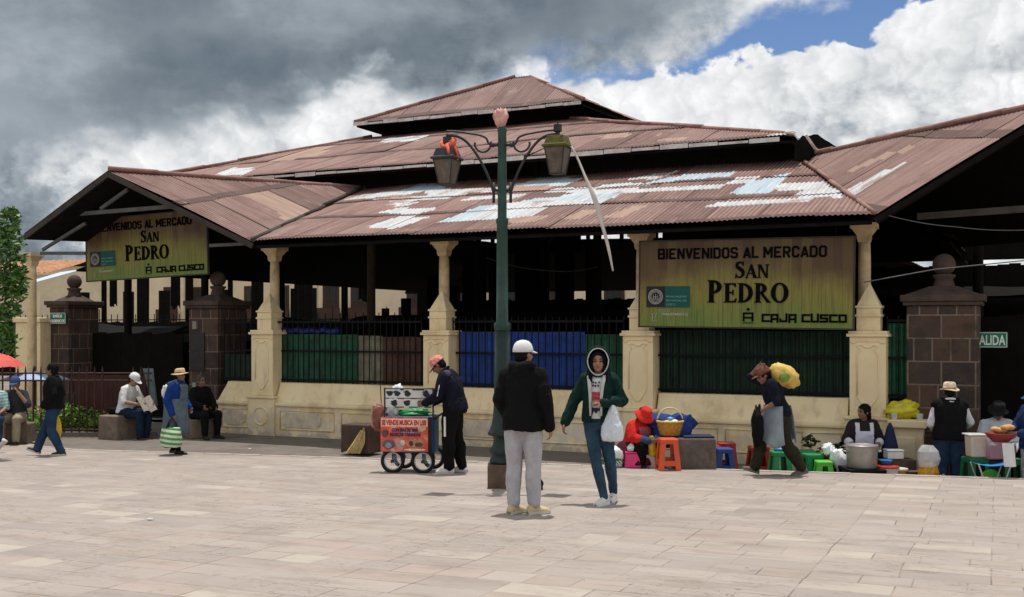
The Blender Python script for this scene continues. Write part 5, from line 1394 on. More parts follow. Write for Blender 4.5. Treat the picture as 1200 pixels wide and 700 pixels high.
# ------------------------------------------------------------------ the music cart
cp = G(481, 554); cart = thing('vendor_cart', 'small four wheeled music vendor cart with printed red banner', 'cart', cp, R(-6))
cm = (556 - VROW) / GH
def cl(px, py, y=0.0): return Vector(((px - 481) / cm, y, (555 - py) / cm))
M_RUBBER = mat('black tyre rubber', (.012, .012, .013, 1), .7, .3, 20, spec=.2)
M_RIM = mat('worn white rim', (.50, .50, .48, 1), .4, .2, 10, metal=.3)
M_CBLUE = mat('blue painted cart frame', (.012, .075, .19, 1), .55, .4, 8, dirt=(.04, .04, .045), dscale=6, damt=.6)
def wheel(px, y):
    c = cl(px, 541, y); r = .165
    ax = (Vector((1, 0, 0)), UP, Vector((0, -1, 0))); mb = MB(); k = 26; v, f = [], []
    for j in range(k):
        a = 2 * PI * j / k; d_ = Vector((math.cos(a), 0, math.sin(a)))
        for i in range(8): b = 2 * PI * i / 8; v.append(c + d_ * (r - .024 + .024 * math.cos(b)) + Vector((0, .026 * math.sin(b), 0)))
    for j in range(k):
        for i in range(8): f.append((j * 8 + i, j * 8 + (i + 1) % 8, ((j + 1) % k) * 8 + (i + 1) % 8, ((j + 1) % k) * 8 + i))
    mb.add(v, f); w = mb.build('wheel', M_RUBBER, cart, True, smooth=True)
    mb = MB(); mb.tube([c + Vector((math.cos(a), 0, math.sin(a))) * (r - .052) for a in [2 * PI * i / 26 for i in range(27)]], .010, 6); mb.build('rim', M_RIM, w, True, smooth=True)
    mb = MB()
    for j in range(18):
        a = 2 * PI * j / 18; d_ = Vector((math.cos(a), 0, math.sin(a))); mb.tube([c + Vector((0, .018 * (-1) ** j, 0)) + d_ * .02, c + d_ * (r - .055)], .0022, 4)
    mb.build('spokes', M_RIM, w, True)
    mb = MB(); mb.lathe([(.024, -.035), (.024, .035)], c, 10, ax=ax); mb.build('hub', M_LAMPD, w, True)
for px in (460.5, 497): wheel(px, -.05); wheel(px + 5, .42)
mb = MB()
x0, x1 = cl(448, 0).x, cl(508, 0).x; zb, zt = cl(0, 531).z, cl(0, 489).z
for x in (x0, x1):
    for y in (.0, .40): mb.tube([(x, y, .26), (x, y, zt)], .012, 6)
for z in (zb, zt):
    for y in (.0, .40): mb.tube([(x0, y, z), (x1, y, z)], .012, 6)
    for x in (x0, x1): mb.tube([(x, 0, z), (x, .4, z)], .012, 6)
for px in (460.5, 497):
    for y in (-.05, .42): q = cl(px + (5 if y > 0 else 0), 541, y); mb.box((q.x, y + (.055 if y < 0 else -.055), q.z + .09), (.05, .012, .24))
mb.build('frame', M_CBLUE, cart, True)
mb = MB(); mb.box(((x0 + x1) / 2, .2, (zb + zt) / 2), (x1 - x0 - .02, .37, zt - zb - .02)); mb.build('body', mat('cart box board', (.06, .05, .045, 1), .8, .3, 6), cart, True)
mb = MB(); mb.box((x1 + .012, .17, (zb + zt) / 2 - .02), (.018, .30, zt - zb - .06)); mb.build('side_panel', M_CBLUE, cart, True)
mb = MB(); mb.tube([(x1, .05, zt - .02), (x1 + .12, .06, zt + .05), (x1 + .17, .06, zt + .06)], .013, 6); mb.tube([(x1, .36, zt - .02), (x1 + .12, .35, zt + .05), (x1 + .17, .35, zt + .06)], .013, 6); mb.build('handle', M_LAMPD, cart, True)
# printed banner on the front
bw, bh = (503 - 446) / cm, (529 - 488) / cm; bo = Vector((cl(446.5, 0).x, -.085, cl(0, 529.5).z))
mb = MB(); mb.box(bo + Vector((bw / 2, .004, bh / 2)), (bw, .008, bh)); bn = mb.build('banner', mat('orange red printed banner', (.58, .085, .045, 1), .5, .35, 5, dirt=(.70, .52, .40), dscale=9, damt=.75), cart, True)
mb = MB(); mb.box(bo + Vector((bw / 2, -.002, bh * .845)), (bw * .985, .004, bh * .23)); mb.build('title_band', mat('pale banner band', (.78, .55, .45, 1), .5, .2, 8), bn, True)
tx = MB(); write(tx, 'SE VENDE MUSICA EN USB', bh * .2, tuple(bo + Vector((bw * .03, -.006, bh * .775))), .004, depth=.002, fit=bw * .94); tx.build('title_lettering', mat('red banner lettering', (.48, .03, .02, 1), .5), bn, True)
tx = MB(); write(tx, 'CON MAS DE 2000', bh * .13, tuple(bo + Vector((bw * .24, -.004, bh * .585))), .003, depth=.002, fit=bw * .55); write(tx, 'MUSICAS VARIADAS', bh * .13, tuple(bo + Vector((bw * .20, -.004, bh * .455))), .003, depth=.002, fit=bw * .64)
tx.build('lettering', mat('dark blue banner lettering', (.02, .02, .09, 1), .5), bn, True)
rnd = random.Random(8)
for i, (a, b, w, h, c) in enumerate(((.03, .06, .30, .30, (.10, .10, .14)), (.10, .10, .14, .16, (.30, .25, .30)), (.34, .06, .16, .30, (.42, .30, .28)), (.42, .20, .10, .14, (.60, .55, .5)), (.52, .10, .42, .30, (.45, .20, .10)), (.60, .16, .10, .16, (.05, .03, .03)), (.72, .14, .18, .14, (.09, .05, .05)), (.78, .58, .18, .2, (.55, .36, .22)), (.02, .42, .16, .22, (.12, .05, .05)), (.50, .03, .46, .07, (.72, .55, .40)))):
    mb = MB(); pts = [(w / 2 * bw * math.cos(t) * (1 + .12 * rnd.uniform(-1, 1)), h / 2 * bh * math.sin(t) * (1 + .12 * rnd.uniform(-1, 1))) for t in [2 * PI * k / 9 for k in range(9)]]
    mb.prism(pts, bo + Vector(((a + w / 2) * bw, -.001 - .0004 * i, (b + h / 2) * bh)), Vector((1, 0, 0)), UP, .002); mb.build('picture', mat('banner print %d' % i, c + (1,), .5, .4, 30), bn, True)
# display board with rows of pictures above
dw, dh = (508 - 450.5) / cm, (477.5 - 455.5) / cm; do = Vector((cl(450.5, 0).x, -.02, cl(0, 477.5).z))
mb = MB(); 
for px in (450, 508.5): mb.tube([cl(px, 490, -.01), cl(px, 454, -.01)], .012, 6)
mb.tube([cl(450, 455, -.01), cl(508.5, 455, -.01)], .008, 6); mb.tube([cl(450, 466.5, .0), cl(508.5, 466.5, .0)], .006, 6); mb.build('board_stand', M_LAMPD, cart, True)
mb = MB()
mb.box(do + Vector((dw / 2, .012, dh * .76)), (dw, .006, dh * .46)); mb.box(do + Vector((dw / 2, .012, dh * .24)), (dw, .006, dh * .44)); db = mb.build('display_board', mat('white display card', (.62, .62, .61, 1), .6, .12, 9), cart, True)
mb = MB(); M_BLK = mat('black print', (.02, .02, .022, 1), .6)
for i, (u, row) in enumerate(((.10, 1), (.25, 1), (.47, 1), (.86, 1), (.20, 0), (.47, 0), (.76, 0))):
    c = do + Vector((u * dw, .006, dh * (.76 if row else .24))); s = dh * .17
    pts = [(s * math.cos(t) * (1 + .25 * math.sin(3 * t + i)), s * .95 * math.sin(t) * (1 + .2 * math.cos(2 * t + i))) for t in [2 * PI * k / 11 for k in range(11)]]
    q = MB(); q.prism(pts, c, Vector((1, 0, 0)), UP, .003); q.prism([(-s * 1.3, s * .3), (s * .3, s * .3), (s * .3, s * .75), (-s * 1.0, s * .7)], c - Vector((0, .001, 0)), Vector((1, 0, 0)), UP, .003); q.build('picture', M_BLK, db, True)
for u, w_, z_ in ((.36, .07, .96), (.62, .09, .96), (.74, .16, .96), (.34, .12, .49), (.60, .13, .49), (.30, .2, .02), (.60, .2, .02), (.90, .14, .02)):
    q = MB(); q.box(do + Vector((u * dw, .004, dh * z_)), (w_ * dw, .004, dh * .055)); q.build('dark_strip', M_BLK, db, True)
top = cp + Matrix.Rotation(R(-6), 3, 'Z') @ Vector((0, .2, zt))
def onc(px, dy, dz=0): q = Matrix.Rotation(R(-6), 3, 'Z') @ Vector(((px - 481) / cm, dy, 0)); return cp + q + UP * (zt + dz)
M_PLAST = mat('thin white plastic bag', (.72, .75, .78, 1), .35, .12, 8, .2, 30, spec=.5)
M_GREENP = mat('green plastic', (.015, .22, .075, 1), .4, .3, 8)
blob('plastic_bag', onc(458, .12, .13), (.09, .08, .14), M_PLAST, 'knotted white plastic bag at the left of the cart top', 'bag', 3, .5)
blob('plastic_bag', onc(461, .22, .36), (.07, .05, .06), M_PLAST, 'scrap of white plastic above the cart display board', 'bag', 6, .5)
blob('cloth_bundle', onc(483, .18, .04), (.22, .12, .06), M_GREENP, 'green plastic sheet bundled on top of the cart', 'bundle', 4, .5)
blob('cloth_bundle', onc(452, .25, .10), (.06, .1, .18), mat('teal cloth', (.02, .20, .26, 1), .7, .3, 6), 'teal cloth bundle behind the cart display board', 'bundle', 5, .4)
bp_ = thing('backpack', 'reddish brown backpack hanging at the left end of the cart', 'backpack', onc(440.5, .1, -.02))
M_BPACK = mat('reddish brown bag cloth', (.24, .085, .06, 1), .8, .4, 9, .3, 30)
o = blob('bag', (0, 0, 0), (.085, .12, .19), M_BPACK, None, None, 9, .22); o.parent = bp_
mb = MB()
for y in (-.09, .03): mb.tube([(.03, y, .15), (-.06, y - .02, .17), (-.09, y - .02, .02), (-.07, y, -.12)], .012, 6)
mb.build('strap', mat('pale strap', (.42, .25, .20, 1), .8), bp_, True)
mb = MB(); a = onc(441, .3, -.2); mb.tube([a, a + Vector((-.03, 0, .62))], .007, 6); tag(mb.build('wooden_stick', M_DARKWOOD), 'thin stick standing up behind the backpack on the cart', 'stick')

# ------------------------------------------------------------------ sellers' things along the wall
def spot(px, d):                                                # a point on the pavement
    dl = (d - 13.5) * .85 + .12                                  # metres beyond the plaza kerb
    Y = (17.1 - .336 * 4.1 + dl) / (1 + .336 * (px - CX) / F); X = (px - CX) / F * Y; return Vector((X, Y, walk_z(X)))
PLA = {}
def plastic(name, c): return mat(name + ' plastic', c + (1,), .35, .12, 6, spec=.5)
def stool(name, c, h, w, m, label, rz=0.0, group='plastic stools along the wall'):
    r = thing(name, label, 'stool', c, rz, group); a = w * .40; b = w * .5
    mb = MB(); mb.lathe([(a * .98, h - .075), (a, h - .02), (a * .96, h - .004), (a * .7, h)], (0, 0, 0), 4, True); mb.build('seat', m, r, True, bevel=.012)
    for sx in (-1, 1):
        for sy in (-1, 1):
            mb = MB(); t = .072; v = []
            for z, q in ((0, b), (h - .07, a * .97)):
                for dx, dy in ((0, 0), (t, 0), (t, .012), (.012, .012), (.012, t), (0, t)): v.append(((q - dx) * sx, (q - dy) * sy, z))
            f = [(i, (i + 1) % 6, 6 + (i + 1) % 6, 6 + i) for i in range(6)] + [tuple(reversed(range(6))), tuple(range(6, 12))]
            if sx * sy < 0: f = [tuple(reversed(x)) for x in f]
            mb.add(v, f); mb.build('leg', m, r, True)
    mb = MB(); q = b + (a * .97 - b) * .35; z = h * .24
    for sx in (-1, 1): mb.box((0, sx * (q - .008), z), (2 * q - .05, .012, .07)); mb.box((sx * (q - .008), 0, z), (.012, 2 * q - .05, .07))
    mb.build('stretcher', m, r, True)
    return r
P_OR, P_RED, P_BLUE, P_GRN, P_LIME, P_DGR, P_PINK = plastic('orange red', (.62, .085, .02)), plastic('red', (.34, .022, .016)), plastic('blue', (.014, .055, .24)), plastic('green', (.02, .30, .06)), plastic('lime green', (.10, .52, .05)), plastic('dark green', (.008, .13, .045)), plastic('hot pink', (.72, .03, .19))
stool('plastic_stool', G(782.5, 551), .44, .31, P_OR, 'tall orange red stool in front of the wicker basket', R(4))
stool('plastic_stool', spot(833, 14.3), .38, .30, P_RED, 'dark red stool to the right of the grey stone block', R(10))
s0 = stool('plastic_stool', spot(851, 14.6), .42, .32, P_RED, 'dark red stool standing behind the blue stool', R(-4))
stool('plastic_stool', spot(848, 14.1), .37, .29, P_BLUE, 'dark blue stool in front of a red stool by the wall', R(3))
dup(s0, spot(889, 14.5), R(6), 'dark red stool half hidden behind the striding porter')
g0 = stool('plastic_stool', spot(914, 14.0), .42, .30, P_GRN, 'bright green stool seen between the legs of the porter', R(5))
dup(g0, spot(945, 14.7), R(-8), 'bright green stool farthest back by the wall, right of the porter')
dup(g0, spot(952, 14.2), R(8), 'bright green stool in the middle of three right of the porter')
stool('plastic_stool', spot(965, 13.9), .36, .27, P_LIME, 'small lime green stool nearest the red crate', R(-3))
stool('plastic_stool', spot(976, 14.4), .44, .30, P_RED, 'red stool draped with a white plastic bag', R(5))
d0 = stool('plastic_stool', spot(1143, 14.0), .62, .34, P_DGR, 'dark green stool under the beige drink container', R(5))
dup(d0, spot(1186, 14.0), R(-5), 'dark green stool under the dark drink container')
stool('plastic_stool', spot(1157, 14.4), .60, .34, P_GRN, 'green stool behind the blue folding stool', R(3))
# pink hand basket stool beside the red hatted seller
r = thing('pink_crate', 'hot pink plastic step stool beside the seated seller in red', 'step stool', G(742, 549) + Vector((0, .12, 0)))
mb = MB(); mb.lathe([(.115, 0), (.10, .16), (.095, .20)], (0, 0, 0), 4, True); mb.build('body', P_PINK, r, True, bevel=.015)
mb = MB(); mb.box((0, 0, .212), (.20, .20, .02)); mb.build('top', P_PINK, r, True, bevel=.008)
blob('plastic_bag', G(742, 549) + Vector((-.01, .12, .27)), (.06, .06, .06), M_PLAST, 'small white plastic bag on the pink step stool', 'bag', 12, .4)
mb = MB(); mb.box((0, 0, .09), (.17, .14, .18)); o = mb.build('carton', mat('pinkish white carton', (.62, .48, .44, 1), .7, .1, 8), None, True, bevel=.006); o.location = G(761, 549) + Vector((0, .12, 0)); tag(o, 'small pale carton on the ground left of the orange stool', 'carton')
blob('plastic_bag', G(721, 549) + Vector((0, .15, .13)), (.14, .12, .15), M_PLAST, 'bulging white plastic bag beside the pink step stool', 'bag', 13, .35)
mb = MB(); rnd = random.Random(3); c = G(723, 550) + Vector((0, .02, 0))
for k in range(26):
    a = rnd.uniform(-1.2, 1.2); l = rnd.uniform(.16, .26); d_ = Vector((math.sin(a), -.25, .0)); mb.tube([c + Vector((-.10, .05, .02)), c + Vector((-.10, .05, .05)) + d_ * l * .5 + UP * .09, c + Vector((-.10, .05, .01)) + d_ * l + UP * rnd.uniform(.0, .12)], [.008, .014, .002], 5)
tag(mb.build('spring_onions', mat('green onion leaves', (.03, .14, .03, 1), .6, .5, 12), smooth=True), 'bunch of long green leaves on the ground by the white bag', 'vegetables')
block(812, 548.5, .60, .40, .43, 'grey stone block holding the wicker basket', mat('grey stone', (.13, .105, .09, 1), .85, .35, 5, .4, 20, dirt=(.05, .04, .035), dscale=4, damt=.7), R(-2))
bt = G(812, 548.5) + UP * .43
mb = MB(); mb.box((0, 0, .012), (.42, .34, .022)); o = mb.build('cloth_mat', mat('dark blue cloth', (.02, .024, .06, 1), .9, .3, 9), None, True); o.location = bt + Vector((.06, 0, .003)); tag(o, 'folded dark blue cloth on top of the grey stone block', 'cloth')
bk = thing('wicker_basket', 'round yellow wicker basket with tall hoop handle on the stone block', 'basket', G(786, 548.5) + Vector((.0, .08, .455)))
M_WICK = mat('yellow wicker', (.44, .24, .045, 1), .7, .35, 30, .5, 60)
mb = MB(); n = 30; v, f = [], []; prof = [(.135, .0), (.155, .06), (.172, .12), (.182, .17), (.195, .18), (.19, .20), (.172, .195), (.15, .10)]
for i, (q, z) in enumerate(prof):
    for j in range(n): a = 2 * PI * j / n; w = .006 * ((i + j) % 2); v.append(((q + w) * math.cos(a), (q + w) * math.sin(a), z))
for i in range(len(prof) - 1):
    for j in range(n): a, b = i * n + j, i * n + (j + 1) % n; f.append((a, b, b + n, a + n))
f.append(tuple(reversed(range(n)))); mb.add(v, f); mb.build('bowl', M_WICK, bk, True)
mb = MB(); mb.tube([(.182 * math.cos(a), .182 * math.sin(a), .19) for a in [2 * PI * k / 30 for k in range(31)]], .018, 7); mb.build('rim', mat('bright yellow rim', (.62, .42, .08, 1), .6, .2, 20), bk, True, smooth=True)
mb = MB(); mb.tube([(.178 * math.cos(a), 0, .19 + .19 * math.sin(a)) for a in [PI * k / 18 for k in range(19)]], .012, 7); mb.build('handle', mat('pale hoop handle', (.55, .46, .28, 1), .6), bk, True, smooth=True)
o = blob('basket_goods', (0, 0, .16), (.15, .15, .055), mat('white cloth parcels', (.62, .60, .52, 1), .8, .3, 12), None, None, 15, .35); o.parent = bk
blob('plastic_bag', bk.location + Vector((.0, -.03, .225)), (.05, .04, .03), mat('light blue plastic', (.08, .32, .55, 1), .5), 'small light blue parcel lying in the wicker basket', 'parcel', 16, .4)
wb = G(795, 551)
blob('cloth_bundle', wb + Vector((-.02, .48, .50)), (.33, .16, .22), mat('deep blue cloth', (.012, .035, .17, 1), .85, .3, 4, .3, 14), 'large deep blue cloth bundle behind the wicker basket', 'bundle', 17, .32, stretch=lambda q, p: q + UP * (.16 * p.x * p.x))
blob('plastic_bag', G(769, 548) + Vector((.05, .3, .34)), (.1, .1, .14), mat('pale cyan plastic', (.34, .48, .50, 1), .4), 'pale cyan plastic bag behind the seated seller in red', 'bag', 18, .35)
blob('blue_bowl', spot(915, 14.0) + UP * .44, (.10, .08, .035), mat('light blue plastic tub', (.02, .16, .35, 1), .4), 'small blue tub on the green stool behind the porter', 'tub', 19, .1)
# beside the pot
blob('plastic_bag', spot(977, 14.2) + Vector((.06, -.16, .33)), (.12, .08, .22), M_PLAST, 'white plastic bag hanging over the red stool', 'bag', 20, .35, stretch=lambda q, p: q + Vector((.10 * -p.z, 0, 0)))
blob('plastic_bag', spot(972, 14.2) + Vector((-.02, -.02, .50)), (.09, .07, .08), M_PLAST, 'crumpled white plastic bag on top of the red stool', 'bag', 21, .5)
mb = MB(); rnd = random.Random(9); c = spot(978, 14.75) + UP * .35
for k in range(10): leaves(mb, c + Vector((rnd.uniform(-.42, .34), rnd.uniform(-.1, .1), rnd.uniform(-.2, .26))), (.13, .1, .1), 40, .06, rnd)
tag(mb.build('leafy_bundle', mat('dark herb leaves', (.016, .045, .014, 1), .6, .6, 5)), 'dark leafy bundle of herbs between the red stool and the pot', 'herbs')
pc = spot(1010, 13.75); PZ = .33
po = thing('cooking_pot', 'large dented aluminium cooking pot in front of the aproned seller', 'pot', pc + UP * PZ)
M_ALU = mat('dull aluminium', (.36, .34, .32, 1), .45, .2, 5, .2, 18, metal=.55)
mb = MB(); mb.lathe([(.185, 0), (.198, .02), (.205, .27), (.212, .30), (.218, .305), (.212, .312), (.20, .31), (.195, .05)], (0, 0, 0), 28); mb.build('body', M_ALU, po, True, smooth=True)
mb = MB()
for s_ in (-1, 1): mb.tube([(s_ * .205, -.05, .22), (s_ * .25, -.04, .23), (s_ * .25, .04, .23), (s_ * .205, .05, .22)], .010, 6)
mb.build('handle', M_ALU, po, True, smooth=True)
mb = MB(); mb.lathe([(.19, .29), (.18, .30), (.05, .312), (.02, .33)], (0, 0, 0), 24); mb.build('lid', M_ALU, po, True, smooth=True)
ps = thing('pot_stand', 'dark low metal stand under the aluminium pot', 'stand', pc)
mb = MB(); mb.box((0, 0, PZ - .02), (.5, .5, .04)); mb.build('top', M_BLACKIRON, ps, True)
for sx in (-1, 1):
    for sy in (-1, 1): mb = MB(); mb.box((sx * .22, sy * .22, (PZ - .04) / 2), (.04, .04, PZ - .042)); mb.build('leg', M_BLACKIRON, ps, True)
mb = MB(); mb.box((0, -.2, .16), (.4, .02, .26)); mb.build('front_panel', mat('sooty sheet', (.02, .016, .014, 1), .8), ps, True)
def tub(name, px, d, h, r0, r1, m, label, cat, lid=None, dz=0):
    c = spot(px, d) + UP * dz; t = thing(name, label, cat, c)
    mb = MB(); mb.lathe([(r0, 0), (r1, h - .02), (r1 + .008, h - .015), (r1 + .008, h)], (0, 0, 0), 22); mb.build('body', m, t, True, smooth=False)
    if lid: mb = MB(); mb.lathe([(r1 + .014, h + .002), (r1 + .014, h + .022), (r1 * .8, h + .03)], (0, 0, 0), 22); mb.build('lid', lid, t, True)
    return t
P_WHITE = plastic('white', (.60, .60, .56)); P_CYEL = mat('yellowish bucket print', (.42, .38, .10, 1), .5, .5, 14, dirt=(.05, .12, .05), dscale=9, damt=.9)
b_ = tub('plastic_bucket', 1040, 13.85, .36, .125, .14, P_WHITE, 'white bucket with a printed label and a red lid', 'bucket', plastic('red lid', (.42, .03, .025)))
mb = MB(); v, f = [], []
for k in range(9):
    a = -PI / 2 - .9 + 1.8 * k / 8
    for z in (.04, .24): rr = .125 + .015 * z / .36 + .003; v.append((rr * math.cos(a), rr * math.sin(a), z))
mb.add(v, [(2 * k, 2 * k + 2, 2 * k + 3, 2 * k + 1) for k in range(8)]); mb.build('label', P_CYEL, b_, True)
tub('plastic_bucket', 1054, 13.95, .34, .09, .10, mat('mustard plastic', (.42, .24, .03, 1), .5), 'mustard yellow bucket beside the white bucket', 'bucket', P_WHITE)
tub('clay_pot', 1066, 14.05, .34, .12, .14, mat('brown clay', (.10, .045, .025, 1), .7, .3, 8), 'brown clay pot between the buckets and the yellow bag', 'pot')
mb = MB(); mb.box((0, 0, .05), (.22, .18, .10)); mb.box((0, 0, .115), (.23, .19, .02)); o = mb.build('lunch_box', plastic('greyish white', (.55, .55, .53)), None, True, bevel=.006); o.location = spot(1047, 14.2) + UP * .47; tag(o, 'pale plastic food box on the crates behind the buckets', 'box')
mb = MB(); mb.box((0, 0, .232), (.50, .30, .46)); o = mb.build('wooden_crate', mat('dark crate wood', (.06, .04, .028, 1), .85, .3, 6), None, True); o.location = spot(1048, 14.25); tag(o, 'dark wooden crate standing behind the buckets', 'crate')
mb = MB(); mb.lathe([(.055, 0), (.085, .05), (.09, .055)], (0, 0, 0), 18); o = mb.build('blue_bowl', plastic('bright blue', (.015, .16, .42)), None, True); o.location = spot(1038, 13.95) + UP * .40; tag(o, 'small bright blue bowl on the red lid', 'bowl')
r = thing('garden_umbrella', 'folded dark blue umbrella leaning on the wall behind the buckets', 'umbrella', spot(1043, 14.75))
mb = MB(); mb.lathe([(.14, .12), (.16, .3), (.11, .6), (.05, .85), (.015, .93)], (0, 0, 0), 14); mb.build('canopy', mat('dark navy cloth', (.010, .014, .05, 1), .8, .3, 5), r, True)
mb = MB(); mb.tube([(0, 0, 0), (0, 0, .14)], .012, 6); mb.build('pole', M_LAMPD, r, True)
yb = thing('yellow_bag', 'clear plastic bag half full of yellow food by the stone pillar', 'bag', spot(1088, 13.9))
P_CLEAR = mat('clear crumpled plastic', (.62, .62, .64, 1), .2, .1, 8, .4, 20, spec=.6, alpha=.62)
mb = MB(); mb.loft([((0, 0, 0), Vector((1, 0, 0)), Vector((0, 1, 0)), .13, .11), ((0, 0, .04), Vector((1, 0, 0)), Vector((0, 1, 0)), .155, .13), ((0, 0, .36), Vector((1, 0, 0)), Vector((0, 1, 0)), .14, .12), ((0, 0, .46), Vector((1, 0, 0)), Vector((0, 1, 0)), .11, .10)], 14)
mb.v = [p * (1 + .08 * noise.noise(p * 9)) for p in mb.v]; mb.build('contents', mat('golden puffed corn', (.60, .30, .02, 1), .5, .3, 22, .5, 40), yb, True)
mb = MB(); mb.loft([((0, 0, .44), Vector((1, 0, 0)), Vector((0, 1, 0)), .125, .115), ((0, 0, .54), Vector((1, 0, 0)), Vector((0, 1, 0)), .15, .12), ((-.01, 0, .64), Vector((1, 0, 0)), Vector((0, 1, 0)), .13, .10), ((-.02, 0, .72), Vector((1, 0, 0)), Vector((0, 1, 0)), .07, .06)], 14)
mb.v = [p + Vector((.025 * noise.noise(p * 14), .02 * noise.noise(p * 14 + Vector((3, 3, 3))), .02 * noise.noise(p * 11))) for p in mb.v]; mb.build('bag_top', P_CLEAR, yb, True)
# on the ledge
lg = fac(S(1056, 0) , .1, .09)
blob('yellow_bag', fac(S(1058, .05), .05, .22), (.26, .14, .13), mat('shiny yellow plastic', (.60, .52, .02, 1), .4, .25, 5, .5, 14, spec=.5), 'crumpled shiny yellow plastic bag lying on the wall ledge', 'bag', 30, .55)
for px, lb in ((1048, 'white cup on the wall ledge left of the yellow bag'), (1078, 'white cup on the wall ledge right of the yellow bag')):
    mb = MB(); mb.lathe([(.035, 0), (.045, .10)], (0, 0, 0), 12); o = mb.build('plastic_cup', P_WHITE, None, True); o.location = fac(S(px, -.18), -.18, .092); tag(o, lb, 'cup')
# drink containers on the dark green stools
def jar(px, d, z, w, h, m, fill, label):
    c = spot(px, d); c.z += z; t = thing('drink_container', label, 'container', c)
    mb = MB(); mb.lathe([(w * .43, 0), (w * .45, .02), (w * .5, h)], (0, 0, 0), 4, True); mb.build('tub', m, t, True, bevel=.02)
    mb = MB(); mb.lathe([(w * .434, .006), (w * .455, h * fill)], (0, 0, 0), 4, True)
    return t, mb
t, mb = jar(1144, 14.0, .622, .23, .29, mat('cloudy white tub', (.62, .52, .40, 1), .4, .1, 6, alpha=1), .8, 'tall container of pale beige drink on a green stool')
mb2 = MB(); mb2.box((-.02, 0, .30), (.25, .24, .02)); mb2.build('lid', P_WHITE, t, True, bevel=.008)
P_CLR2 = mat('clear tub plastic', (.62, .50, .52, 1), .25, .05, 8, alpha=.45, spec=.6)
t, mb = jar(1164, 13.95, .61, .22, .26, P_CLR2, .66, 'clear container of red drink between the other drinks'); mb.build('red_drink', mat('red drink', (.42, .03, .05, 1), .3, .1), t, True)
mb = MB(); mb.box((0, 0, .27), (.24, .24, .02)); mb.build('lid', P_CLR2, t, True)
t, mb = jar(1181, 13.95, .62, .17, .22, P_CLR2, .82, 'container of dark purple drink at the right'); mb.build('dark_drink', mat('dark drink', (.018, .010, .014, 1), .25, .1), t, True)
mb = MB(); mb.box((0, 0, .23), (.19, .19, .02)); mb.build('lid', P_CLR2, t, True)
mb = MB(); mb.box((0, 0, .3), (.22, .3, .6)); o = mb.build('stool_box', mat('dark cloth wrapped box', (.03, .03, .035, 1), .9), None, True); o.location = spot(1165, 14.1); tag(o, 'dark cloth wrapped box under the red drink', 'box')
fs = thing('folding_stool', 'blue folding stool with crossed white tube legs', 'stool', spot(1161, 13.62))
mb = MB(); v = []
for i in range(9):
    for j in range(2): a = -.21 + .42 * i / 8; v.append((a, -.11 + .22 * j, .585 - .03 * math.sin(PI * i / 8)))
mb.add(v, [(2 * i, 2 * i + 2, 2 * i + 3, 2 * i + 1) for i in range(8)]); mb.build('seat', mat('bright blue canvas', (.02, .20, .52, 1), .6), fs, True)
for y in (-.12, .12):
    for s_ in (-1, 1): mb = MB(); mb.tube([(s_ * .21, y, .585), (s_ * .11, y, .3), (s_ * .19 - s_ * .14, y, .0)], .010, 6); mb.build('leg', M_RIM, fs, True)
mb = MB(); mb.lathe([(.13, -.012), (.15, 0), (.13, .012)], (0, 0, 0), 22, ax=(Vector((1, 0, 0)), UP, Vector((0, -1, 0)))); o = mb.build('plastic_plate', P_LIME, None, True); o.location = spot(1160, 13.9) + Vector((0, -.02, .33)); tag(o, 'round lime green plastic plate behind the folding stool', 'plate')
bl = thing('detergent_bottle', 'pale plastic bottle with green label beside the man in the vest', 'bottle', spot(1108, 13.85))
mb = MB(); mb.lathe([(.05, 0), (.055, .02), (.055, .20), (.022, .27), (.022, .30)], (0, 0, 0), 14); mb.build('body', P_WHITE, bl, True, smooth=True)
mb = MB(); mb.lathe([(.0565, .05), (.0565, .17)], (0, 0, 0), 14); mb.build('label', P_LIME, bl, True)
blob('plastic_bag', spot(1103, 13.95) + UP * .16, (.10, .09, .17), mat('dark plastic bag', (.03, .028, .03, 1), .4, .3, 8), 'dark plastic bag on the ground between yellow bag and the man in the vest', 'bag', 33, .35)
# hanging cloth in the left gateway
mb = MB(); v = []; c0_ = PD(172, 432, 20.6); 
for i in range(10):
    for j in range(6): a, b = i / 9, j / 5; v.append(c0_ + Vector((.20 * (b - .4) * (1 - .25 * a) + .14 * a, .04 * math.sin(b * 9 + a * 2), -.72 * a)))
mb.add(v, [(i * 6 + j, i * 6 + j + 1, i * 6 + j + 7, i * 6 + j + 6) for i in range(9) for j in range(5)]); tag(mb.build('hanging_cloth', mat('pale blue grey cloth', (.16, .21, .23, 1), .9, .25, 6), smooth=True), 'pale blue grey cloth hanging in the gateway behind the reader', 'cloth')
# bits of litter and small stones on the slabs
rnd = random.Random(21)
for i, (px, y, lb) in enumerate(((293, 527, 'white paper scrap on the slabs right of the woman with the striped bag'), (176, 610, 'tiny pale paper scrap on the slabs at the lower left'), (404, 531, 'white paper scrap beside the straw broom'))):
    mb = MB(); pts = [(.035 * math.cos(t) * rnd.uniform(.5, 1.2), .03 * math.sin(t) * rnd.uniform(.5, 1.2)) for t in [2 * PI * k / 7 for k in range(7)]]; mb.prism(pts, (0, 0, .012), Vector((1, 0, .12)).normalized(), Vector((0, 1, .1)).normalized(), .006)
    o = mb.build('paper_scrap', P_WHITE, None, True); o.location = G(px, y); tag(o, lb, 'litter')

